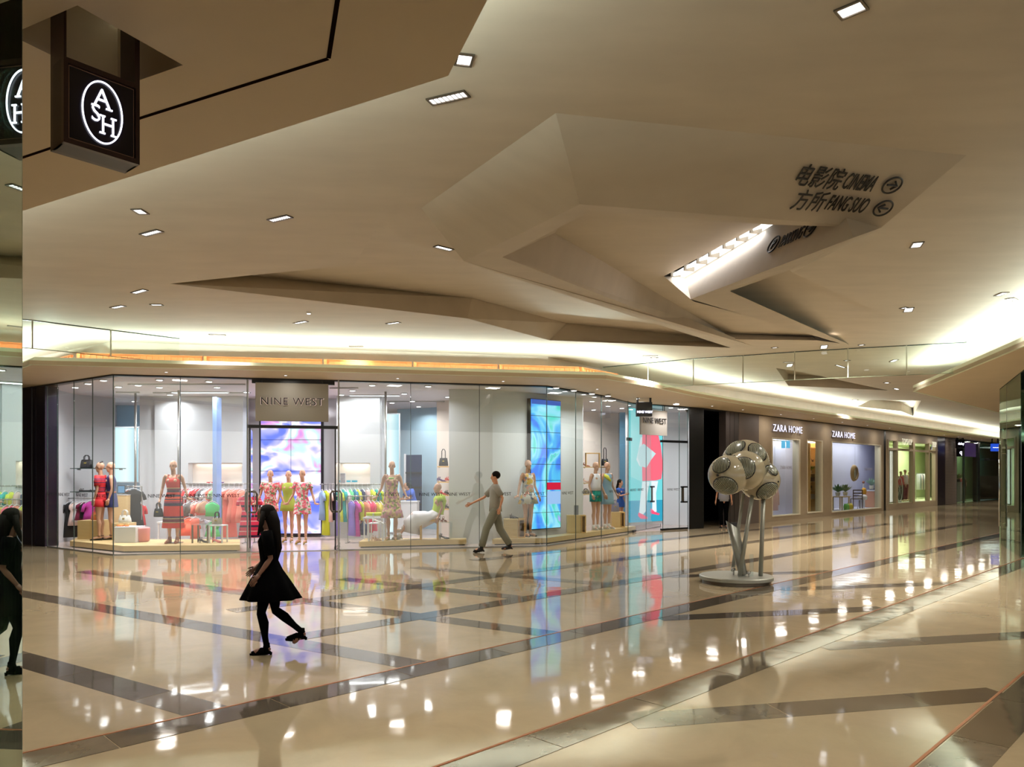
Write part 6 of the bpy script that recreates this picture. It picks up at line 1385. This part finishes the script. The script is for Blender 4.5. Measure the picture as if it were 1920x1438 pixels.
# ---------------------------------------------------------------- recessed slot lights in the mall ceiling
slots = [((808, 190), (873, 175), .075), ((1575, 26), (1618, 8), .1), ((508, 413), (542, 405), .07), ((269, 440), (299, 432), .07), ((256, 392), (269, 400), .09), ((868, 120), (873, 102), .09), ((818, 461), (846, 468), .07), ((251, 549), (272, 543), .07), ((211, 577), (231, 573), .07), ((284, 571), (303, 571), .07),
         ((554, 606), (574, 602), .07), ((393, 627), (422, 628), .07), ((727, 607), (748, 604), .07), ((1716, 463), (1722, 454), .1), ((1702, 584), (1705, 577), .12), ((1871, 554), (1885, 548), .08), ((1893, 559), (1901, 563), .1), ((1690, 578), (1700, 576), .06), ((1206, 667), (1232, 667), .06), ((1448, 652), (1457, 651), .07), ((1544, 653), (1546, 647), .12),
         ((1470, 679), (1488, 679), .06), ((1479, 687), (1482, 682), .12), ((1672, 678), (1680, 674), .1), ((1611, 647), (1620, 646), .08), ((1584, 676), (1592, 675), .08), ((1568, 684), (1584, 689), .05), ((656, 649), (680, 649), .05), ((1223, 670), (1230, 671), .1), ((1660, 717), (1666, 718), .1), ((1678, 728), (1684, 730), .1), ((1600, 749), (1607, 750), .1)]
labs = {0: 'long louvred slot light nearest the hanging soffit corner', 1: 'bright slot light at the top edge, far right of the ceiling', 5: 'short square-ended light beside the edge of the near soffit', 2: 'louvred slot light in the open ceiling above the left recess', 3: 'louvred slot light below a shorter one, left part of the ceiling', 4: 'short slot light just above the louvred one, left part of the ceiling', 6: 'slot light between the dark recess and the hanging ring', 13: 'single short slot light right of the hanging ring with arrows'}
def slot_zone(x): return 'above the fashion shop' if x < 760 else ('near the side entrance' if x < 1500 else 'right of the hanging ring')
def slot_label(i):
    x = slots[i][0][0]; z = sorted([s[0] for j, s in enumerate(slots) if j not in labs and slot_zone(s[0][0]) == slot_zone(x)])
    return 'small slot light in the mall ceiling %s, %s from the left' % (slot_zone(x), ORD[z.index(slots[i][0])])
for i, (a, b, wd) in enumerate(slots):
    p, q = G(*a, HC), G(*b, HC); d = q-p; L_ = d.length; c = (p+q)/2; az = math.atan2(d.y, d.x)
    r = thing('slot_downlight', labs.get(i) or slot_label(i), 'ceiling light', c, az, None if i in labs else 'small slot lights in the mall ceiling')
    mb = MB()
    for s in (-1, 1): mb.box((0, s*(wd/2+.008), -.004), (L_+.03, .016, .014)).box((s*(L_/2+.008), 0, -.004), (.016, wd, .014))
    mb.obj('bezel', M_bronze, r)
    MB().box((0, 0, .0), (L_, wd, .006)).obj('lens', emission('slot_lens', (255, 252, 250), 3.5), r)
    if i in (0, 1, 2, 3) and L_ > .2:
        for k in range(1, 8): MB().box((-L_/2+L_*k/8, 0, -.006), (.006, wd, .008)).obj('louvre', M_steel, r)
    al = area_light('slot_or_fill_lamp', (c.x, c.y, HC-.03), L_, 22 if c.y < 9 else 34, (1, .94, .84), (0, 0, az), size_y=wd, spread=2.0)
# the mall goes on behind the camera; lamps in view are added fill
for x, y in ((-3, 1), (0, -2), (3.5, 1.2), (5.5, 5), (2.5, 3.4), (-6.5, 6.5), (4, -5), (-4, 8.6), (6, 10), (9.5, 20), (12, 24), (15, 28), (19, 33), (24, 38), (29, 43), (6, 18), (6.5, 15), (-5, 11), (3, 12.5), (7.2, 8.5)):
    p = Vector((x, y))
    if (x < 3 and y < 3.5): continue
    area_light('slot_or_fill_lamp', (x, y, HC-.03), .3, (34 if y < 7 else 26) if y < 16 else 60, (1, .93, .82), (0, 0, .7), size_y=.08, spread=2.0)
for x, y in ((-3.5, 2.2), (-1.5, 0), (-4.8, 4.8), (-2.3, 2.0)):  # unseen lamps added so floor bounce brightens the near soffit
    area_light('added_soffit_lamp', (x, y, H0-.02), .12, 16, (1, .93, .82), size_y=.12, spread=2.2)
w_s = thing('wall_spot', 'tiny round white ceiling lamp near the middle of the left ceiling', 'ceiling light', G(579, 585, HC)); MB().rings([(0, 0, -.03, .035, .035), (0, 0, 0, .045, .045)], 12).obj('bezel', M_white, w_s); MB().rings([(0, 0, -.034, .028, .028), (0, 0, -.03, .028, .028)], 12).obj('lens', M_led, w_s)

# ---------------------------------------------------------------- wayfinding letters on the hanging ring
def sign_text(label, items, tri, lift=.008, group=None, name='wayfinding_sign'):
    r = thing(name, label, 'sign')
    for body, x0, y0, x1, y1, cap_h, sx, sh in items:
        a, n = on_tri(*tri, x0, y0); b, _ = on_tri(*tri, x1, y1)
        if n.dot(Vector((0, 0, EYE))-a) < 0: n = -n
        up = n.cross((b-a).normalized()); c = (a+b)/2+n*lift
        L_ = (b-a).length; M = frame(c, b-a, up)
        text('lettering', body, M, cap_h, M_letter, .004, width=L_, shear=sh, parent=r, offset=.0 if ord(body[0]) > 999 else .0015)
    return r
def disc_arrow(r, px, py, tri, rad, dirv, lift=.012, P=False):
    c, n = on_tri(*tri, px, py); e, _ = on_tri(*tri, px+10, py+dirv)
    if n.dot(Vector((0, 0, EYE))-c) < 0: n = -n
    x = (e-c).normalized(); y = n.cross(x); c = c+n*lift; k = 28
    ring = MB(); 
    pts = [c+x*rad*math.cos(2*PI*i/k)+y*rad*math.sin(2*PI*i/k) for i in range(k+1)]
    ring.tube(pts, .009, 6, cap=False).obj('ring', M_letter, r)
    return c, x, y
tri = TRI1
sgn = sign_text('black Chinese characters and English word pointing right to the film theatre, upper row', [('电影院', 1494, 329, 1576, 340, .24, 1, .0), ('CINEMA', 1583, 339.5, 1640, 346, .23, 1, .0)], tri)
def arrow(r, c, x, y, rad, s):
    MB().tube([c-x*s*rad*.6, c+x*s*rad*.6], .01, 6).tube([c+x*s*rad*.05+y*rad*.5, c+x*s*rad*.62, c+x*s*rad*.05-y*rad*.5], .01, 6).obj('arrow', M_letter, r)
c, x, y = disc_arrow(sgn, 1672, 346, tri, .085, .9); arrow(sgn, c, x, y, .085, 1)
sgn2 = sign_text('black Chinese characters and English words pointing left to the bookshop, lower row', [('方所', 1488, 376, 1545, 381, .24, 1, .0), ('FANG SUO', 1552, 379.5, 1624, 387, .23, 1, .0)], tri)
c, x, y = disc_arrow(sgn2, 1655, 389, tri, .085, .9); arrow(sgn2, c, x, y, .085, -1)
tri2 = TRI2
sgn3 = sign_text('black parking sign with circled letter on the lit inner face of the hanging ring', [('PARKING', 1465, 455, 1506, 436, .22, 1, 0)], tri2)
c, x, y = disc_arrow(sgn3, 1452, 459, tri2, .1, -4.5); text('lettering', 'P', frame(c, x, y), .17, M_letter, .008, .8, parent=sgn3)
c, x, y = disc_arrow(sgn3, 1522, 428, tri2, .1, -4.5); arrow(sgn3, c, x, y, .1, 1)

# ---------------------------------------------------------------- things in the home shop windows
def zp(px, off): return zo(L1, px, off)
rk = thing('etagere', 'tall light-wood shelving full of plants and ornaments in the narrow shop window', 'shelving'); 
b0, b1 = zp(1512.5, .55), zp(1543, .55)
for p in (b0, b0.lerp(b1, .33), b1): MB().box((p.x, p.y, 1.55), (.06, .3, 2.9), PI/4).obj('upright', M_plyw, rk)
SH = [2.82, 2.06, 1.76, 1.42, 1.05, .70, .40]
for k, z in enumerate(SH[:-1]): MB().wall(b0+zn*-.15, b1+zn*-.15, z-.03, z, .3).obj('shelf', M_plyw, rk)
def leafplant(name, label, p, z, s, col, potc, n=16):
    r = thing(name, label, 'plant', (p[0], p[1], z)); mb = MB()
    for k in range(n):
        a = 2*PI*k*.381; el = .4+.9*random.random(); d = Vector((math.cos(a)*math.cos(el), math.sin(a)*math.cos(el), math.sin(el))); w_ = d.cross(Vector((0, 0, 1))).normalized()*.028*s/.3
        b_ = Vector((0, 0, .1*s/.3)); t = b_+d*s*.8; m_ = b_+d*s*.45+Vector((0, 0, .03)); i = len(mb.v)
        mb.add([b_, m_+w_, t, m_-w_, m_+Vector((0, 0, -.004))], [(0, 1, 2, 3), (0, 4, 1), (1, 4, 2), (2, 4, 3), (3, 4, 0)])
    mb.obj('leaves', mat('leaf', col, .6), r, kind=None)
    MB().rings([(0, 0, 0, .05*s/.3, .05*s/.3), (0, 0, .1*s/.3, .07*s/.3, .07*s/.3)], 14).obj('pot', mat('pot', potc, .6), r); return r
for k, (t, z, s, c_, pc2, lab) in enumerate(((.2, 1.76, .34, (120, 160, 50), (220, 200, 170), 'bright green leafy plant on the third shelf of the tall shelving'), (.75, 1.76, .34, (60, 130, 100), (210, 190, 150), 'blue-green plant beside a frame on the third shelf of the tall shelving'), (.25, 1.42, .2, (110, 140, 60), (110, 80, 60), 'small plant over a dark brown box on the tall shelving'), (.25, 1.05, .2, (110, 120, 60), (150, 140, 120), 'small grey-green plant on the fifth shelf of the tall shelving'), (.75, .70, .24, (50, 80, 40), (80, 90, 60), 'dark green bushy plant on the lower right of the tall shelving'), (.35, 2.06, .3, (150, 120, 90), (200, 150, 110), 'dried-flower bunch on the second shelf of the tall shelving'))):
    leafplant('potted_plant', lab, b0.lerp(b1, t), z, s, c_, pc2)
for t, z, c_, w_, h, lab in ((.2, 1.42, (80, 50, 36), .3, .16, 'dark brown box on the fourth shelf of the tall shelving'), (.75, 1.42, (196, 160, 120), .34, .24, 'tan picture box on the fourth shelf of the tall shelving'), (.22, .70, (200, 190, 170), .26, .2, 'pale lantern on the lower left of the tall shelving')):
    p = b0.lerp(b1, t); r = thing('storage_box', lab, 'box', (p.x, p.y, z), PI/4)
    if z == 1.42 and t < .5: r.location.x += .0; r.location.z = 1.42; bpy.data.objects
    MB().box((0, -.08, h/2), (w_, .1, h)).obj('box_body', mat('box_'+lab[:4], c_, .6), r); MB().box((0, -.08, h+.005), (w_*1.03, .12, .01)).obj('lid', mat('lid_'+lab[:4], c_, .6), r)
bk_ = thing('basket', 'golden wicker basket of flowers on the floor of the tall shelving', 'basket', (*b0.lerp(b1, .5), .1))
MB().rings([(0, 0, 0, .2, .16), (0, 0, .2, .26, .2), (0, 0, .21, .24, .19)], 24).obj('basket_body', mat('wicker', (210, 160, 80), .7, noise=.3, nscale=60), bk_)
mb = MB()
for k in range(26): a = random.random()*6.28; rr = random.random()*.2; mb.ball((math.cos(a)*rr, math.sin(a)*rr*.8, .24+random.random()*.12), .035, 6, 4)
mb.obj('flowers', ramp_mat('flowers', 'spots', [(0, (110, 130, 50)), (.5, (220, 190, 90)), (.8, (240, 230, 190))], 14), bk_)
# round mirror
c = zp(1603, .55); mr = thing('round_mirror', 'round mirror with a wide golden wicker frame', 'mirror', (*c, HT(887, c.y)), PI/4)
k = 32; pts = [(math.cos(2*PI*i/k)*.33, 0, math.sin(2*PI*i/k)*.33) for i in range(k+1)]
MB().tube(pts, [(.08, .03)]*(k+1), 10, cap=False).obj('wicker_frame', mat('gold_wicker', (206, 168, 116), .6, noise=.25, nscale=50), mr, smooth=True)
g_ = MB(); g_.add([(math.cos(2*PI*i/k)*.27, .0, math.sin(2*PI*i/k)*.27) for i in range(k)]+[(math.cos(2*PI*i/k)*.27, .02, math.sin(2*PI*i/k)*.27) for i in range(k)], [tuple(range(k)), tuple(range(k, 2*k))[::-1]]+[(i, k+i, k+(i+1) % k, (i+1) % k) for i in range(k)]); g_.obj('mirror_glass', mat('mirror_glass', (220, 225, 230), .03, 1), mr)
MB().tube([(0, 0, .33), (0, 0, 1.2)], .004, 5).obj('cord', M_steel, mr)
# oar-like hanging towel
c = zp(1619, .7); tw = thing('hanging_towel', 'white pointed towel hanging from a brown knob beside the round mirror', 'towel', (*c, HT(905, c.y)-.1), PI/4)
MB().ball((0, 0, .12), .06, 10, 8).obj('knob', M_tan, tw, smooth=True); MB().rings([(0, 0, -1.05, .17, .05), (0, 0, -.6, .13, .045), (0, 0, -.1, .05, .03), (0, 0, .08, .02, .02)], 16).obj('towel_cloth', C_white, tw, smooth=True)
rp = thing('mustard_cushion', 'mustard yellow round cushion under the hanging white towel', 'cushion', (*zp(1620, .6), .78), PI/4); MB().rings([(0, 0, 0, .08, .08), (0, 0, .05, .14, .1), (0, 0, .2, .15, .1), (0, 0, .3, .08, .06)], 16).obj('cover', mat('mustard', (220, 160, 50), .8), rp, smooth=True); MB().ball((0, -.1, .16), .02, 8, 6).obj('button', M_tan, rp)
def wchair(label, px, off, z0, yaw, m, col_cush=None):
    p = zp(px, off); r = thing('wooden_chair', label, 'chair', (*p, z0), yaw)
    for x in (-.2, .2):
        MB().box((x, -.2, .22), (.035, .035, .44)).obj('leg', m, r); MB().box((x, .2, .44), (.035, .035, .88)).obj('leg', m, r)
    bevel(MB().box((0, 0, .45), (.44, .44, .035)).obj('seat', m, r), .01)
    mb = MB()
    for z in (.6, .72, .86): mb.box((0, .2, z), (.38, .02, .05))
    mb.obj('backrest', m, r)
    if col_cush: MB().rings([(0, 0, .468, .16, .16), (0, 0, .5, .2, .2), (0, 0, .54, .15, .15)], 16).obj('seat_pad', cm(col_cush), r, smooth=True)
    return r
wchair('dark brown wooden chair below the round mirror', 1606, .75, .12, PI/4+2.2, mat('dark_walnut', (80, 60, 44), .5))
wchair('grey chair half hidden behind the small chest', 1643, 1.0, .12, PI/4-.6, mat('grey_paint', (90, 90, 88), .5))
tb = thing('trestle_table', 'low pale table in the wide window, under plants', 'table', (*zp(1577, .9), .1), PI/4)
MB().box((0, 0, .6), (1.0, .5, .04)).obj('top', M_ply, tb)
for x in (-.4, .4):
    for y in (-.2, .2): MB().box((x, y, .29), (.05, .05, .58)).obj('leg', M_ply, tb)
for k, (px, z, c_, lab) in enumerate(((1571, .74, (90, 130, 80), 'leafy green plant at the left on the low pale table'), (1585, .74, (130, 150, 110), 'tall grey-green plant at the right on the low pale table'), (1634, 1.0, (140, 170, 150), 'silvery leafy plant on the chest at the right of the wide window'))): leafplant('potted_plant', lab, zp(px, .9), z, .5, c_, (226, 220, 200), 30)
for k, (px, c_, lab) in enumerate(((1587, (90, 190, 60), 'green watering can in front of the low table'), (1594, (240, 210, 50), 'yellow watering can beside the green one'))):
    r = thing('watering_can', lab, 'watering can', (*zp(px, .5), .1), PI/4); MB().rings([(0, 0, 0, .12, .12), (0, 0, .2, .13, .13), (0, 0, .3, .08, .08)], 18).obj('can_body', mat('can_paint', c_, .4), r, smooth=True); MB().tube([(-.1, 0, .08), (-.24, 0, .3)], [.03, .015], 8).obj('spout', mat('can_paint', c_, .4), r); MB().tube([(.06, 0, .3), (.16, 0, .34), (.14, 0, .1)], .01, 6).obj('handle', mat('can_paint', c_, .4), r)
ch_ = thing('wooden_chest', 'small pinkish wooden chest with a white lid at the right of the wide window', 'chest', (*zp(1634, .9), .1), PI/4)
bevel(MB().box((0, 0, .4), (.62, .5, .8)).obj('carcass', mat('pink_wood', (206, 150, 120), .6), ch_), .01); MB().box((0, 0, .82), (.68, .55, .05)).obj('lid', M_white, ch_)
for z in (.25, .55): dw_ = MB().box((0, -.26, z), (.56, .02, .24)).obj('drawer', mat('pink_wood', (206, 150, 120), .6), ch_); MB().ball((0, -.28, z), .02, 8, 6).obj('knob', M_tan, dw_)
pf = thing('pouffe', 'white fluffy stool with wooden legs in the middle of the wide window', 'stool', (*zp(1617, .6), .1), PI/4)
MB().rings([(0, 0, .42, .2, .16), (0, 0, .46, .26, .2), (0, 0, .6, .26, .2), (0, 0, .66, .16, .12)], 22).obj('seat', C_white, pf, smooth=True)
for s in (-1, 1): MB().tube([(s*.12, 0, .45), (s*.22, 0, .0)], .02, 8).tube([(s*.12, .1, .45), (s*.2, .14, .0)], .02, 8).obj('leg', M_white, pf)
ht = thing('bathrobe', 'pale pink bathrobe on a hanger low in the leftmost shop window', 'robe', (*zp(1452.5, .6), 1.28), PI/4)
MB().rings([(0, 0, -.95, .28, .07), (0, 0, -.5, .24, .07), (0, 0, -.15, .22, .07), (0, 0, 0, .1, .04)], 20).obj('cloth', cm((226, 190, 190)), ht, smooth=True)
for s in (-1, 1): MB().tube([(s*.17, 0, -.05), (s*.27, 0, -.4), (s*.28, 0, -.75)], .055, 10).obj('sleeve', cm((226, 190, 190)), ht, smooth=True)
MB().tube([(-.15, 0, -.04), (0, 0, .05), (.15, 0, -.04)], .01, 5).tube([(0, 0, .05), (0, 0, 1.72)], .004, 5).obj('hanger', M_steel, ht)
# clothes shop window figures
FM = [(1689, 889, 'mannequin in white and red outfit, left in the clothes shop window', (214, 60, 80), (60, 60, 66)), (1697, 886, 'mannequin in white frilled top and maroon trousers in the clothes shop window', (236, 226, 230), (120, 40, 60)), (1705, 890, 'mannequin in pale pink top at the right of the three in the clothes shop window', (228, 190, 190), (196, 150, 140))]
for k, (px, hy, lab, c1, c2) in enumerate(FM):
    p = zo(L2, px, .9); me, P = body({}, .018, dec=.4)
    r = thing('mannequin', lab, 'mannequin', (p.x, p.y, .28), .3); sc = min(1.0, (HT(hy-6, p.y)-.28)/1.78); r.scale = (sc,)*3; link('body', me, r)
    cloth(loft([(0, 0, 1.47, .07, .055), (0, 0, 1.44, .14, .08), (0, -.008, 1.32, .165, .13), (0, 0, 1.15, .16, .125), (0, 0, .95, .2, .15)], 24), 'top', cm(c1), r)
    mb = MB()
    for S_ in 'LR': kn, an, hp_ = P['knee'+S_], P['ank'+S_], P['hip'+S_]; mb.tube([hp_+Vector((0, 0, .05)), hp_, hp_.lerp(kn, .5), kn, kn.lerp(an, .6), an], [.09, .105, .09, .075, .075, .07], 12)
    mb.obj('trousers', cm(c2), r, smooth=True)
p = zo(L2, 1687, .5); bw_ = thing('bicycle_wheel', 'white-rimmed wheel prop at the left of the clothes shop window', 'wheel', (p.x, p.y, .95), PI/4)
k = 28; MB().tube([(math.cos(2*PI*i/k)*.42, 0, math.sin(2*PI*i/k)*.62) for i in range(k+1)], .02, 6, cap=False).obj('rim', M_white, bw_); mb = MB()
for i in range(8): mb.tube([(0, 0, 0), (math.cos(2*PI*i/8)*.42, 0, math.sin(2*PI*i/8)*.62)], .006, 4)
mb.obj('spokes', M_white, bw_); MB().box((0, 0, -.64), (.3, .1, .06)).obj('stand', M_white, bw_)
rl = thing('clothes_rail', 'long rail of pale clothes deep in the clothes shop right of its door', 'clothes rail', (*zo(L2, 1727, 1.5), .28), PI/4)
MB().tube([(-.9, 0, 1.5), (.9, 0, 1.5)], .02, 8).obj('bar', M_steel, rl)
for s in (-1, 1): MB().tube([(s*.9, 0, 1.5), (s*.9, 0, 0)], .02, 8).obj('leg', M_steel, rl)
for k, c_ in enumerate(((200, 200, 210), (150, 160, 160), (220, 200, 200), (120, 120, 130), (230, 226, 220), (190, 170, 190))):
    q = zo(L2, 1721+k*2.4, 1.5); r = thing('hanging_blouse', 'pale garment on the deep rail of the clothes shop, %s from the left' % ORD[k], 'blouse', (q.x, q.y, 1.72), PI/4+1.0, 'garments on the deep rail of the clothes shop'); MB().rings([(0, 0, -.9, .2, .05), (0, 0, -.3, .18, .05), (0, 0, -.05, .17, .04), (0, 0, .0, .06, .03)], 14).obj('cloth', cm(c_), r, smooth=True); MB().tube([(-.12, 0, -.02), (0, 0, .03), (.12, 0, -.02)], .01, 4).tube([(0, 0, .03), (0, 0, .07)], .006, 4).obj('hanger', M_white, r)
# far dark shop: two standing figures at a white stand
for k, (px, lab, c1, c2) in enumerate(((1799, 'mannequin in coral top and pale trousers beside flowers in the far shop', (206, 90, 90), (190, 190, 180)), (1806, 'mannequin with dark clothes and arms on hips in the far shop', (90, 70, 60), (130, 120, 100)))):
    p = zo(L3, px, .9); me, P = body(dict(elL=(.32, .05, 1.2), wrL=(.17, -.08, 1.02)), .02, dec=.4); r = thing('mannequin', lab, 'mannequin', (p.x, p.y, 0), .3); link('body', me, r)
    cloth(loft([(0, 0, 1.47, .07, .055), (0, 0, 1.44, .14, .08), (0, -.008, 1.32, .165, .13), (0, 0, 1.15, .16, .125), (0, 0, .95, .19, .14)], 24), 'top', cm(c1), r); cloth(loft([(0, 0, 1.0, .17, .13), (0, 0, .9, .19, .14), (0, 0, .5, .2, .14), (0, 0, .1, .18, .12)], 24), 'trousers', cm(c2), r)
leafplant('flower_bunch', 'bunch of white and green flowers beside the coral figure in the far shop', zo(L3, 1797, .7), 1.25, .5, (150, 170, 110), (40, 40, 44), 30)
ped = thing('pedestal', 'slim pedestal under the flowers in the far shop', 'pedestal', (*(zo(L3, 1797, .7)), 0), PI/4); MB().box((0, 0, .62), (.3, .3, 1.2)).obj('column', M_white, ped); MB().box((0, 0, 1.235), (.36, .36, .03)).obj('cap', M_white, ped)
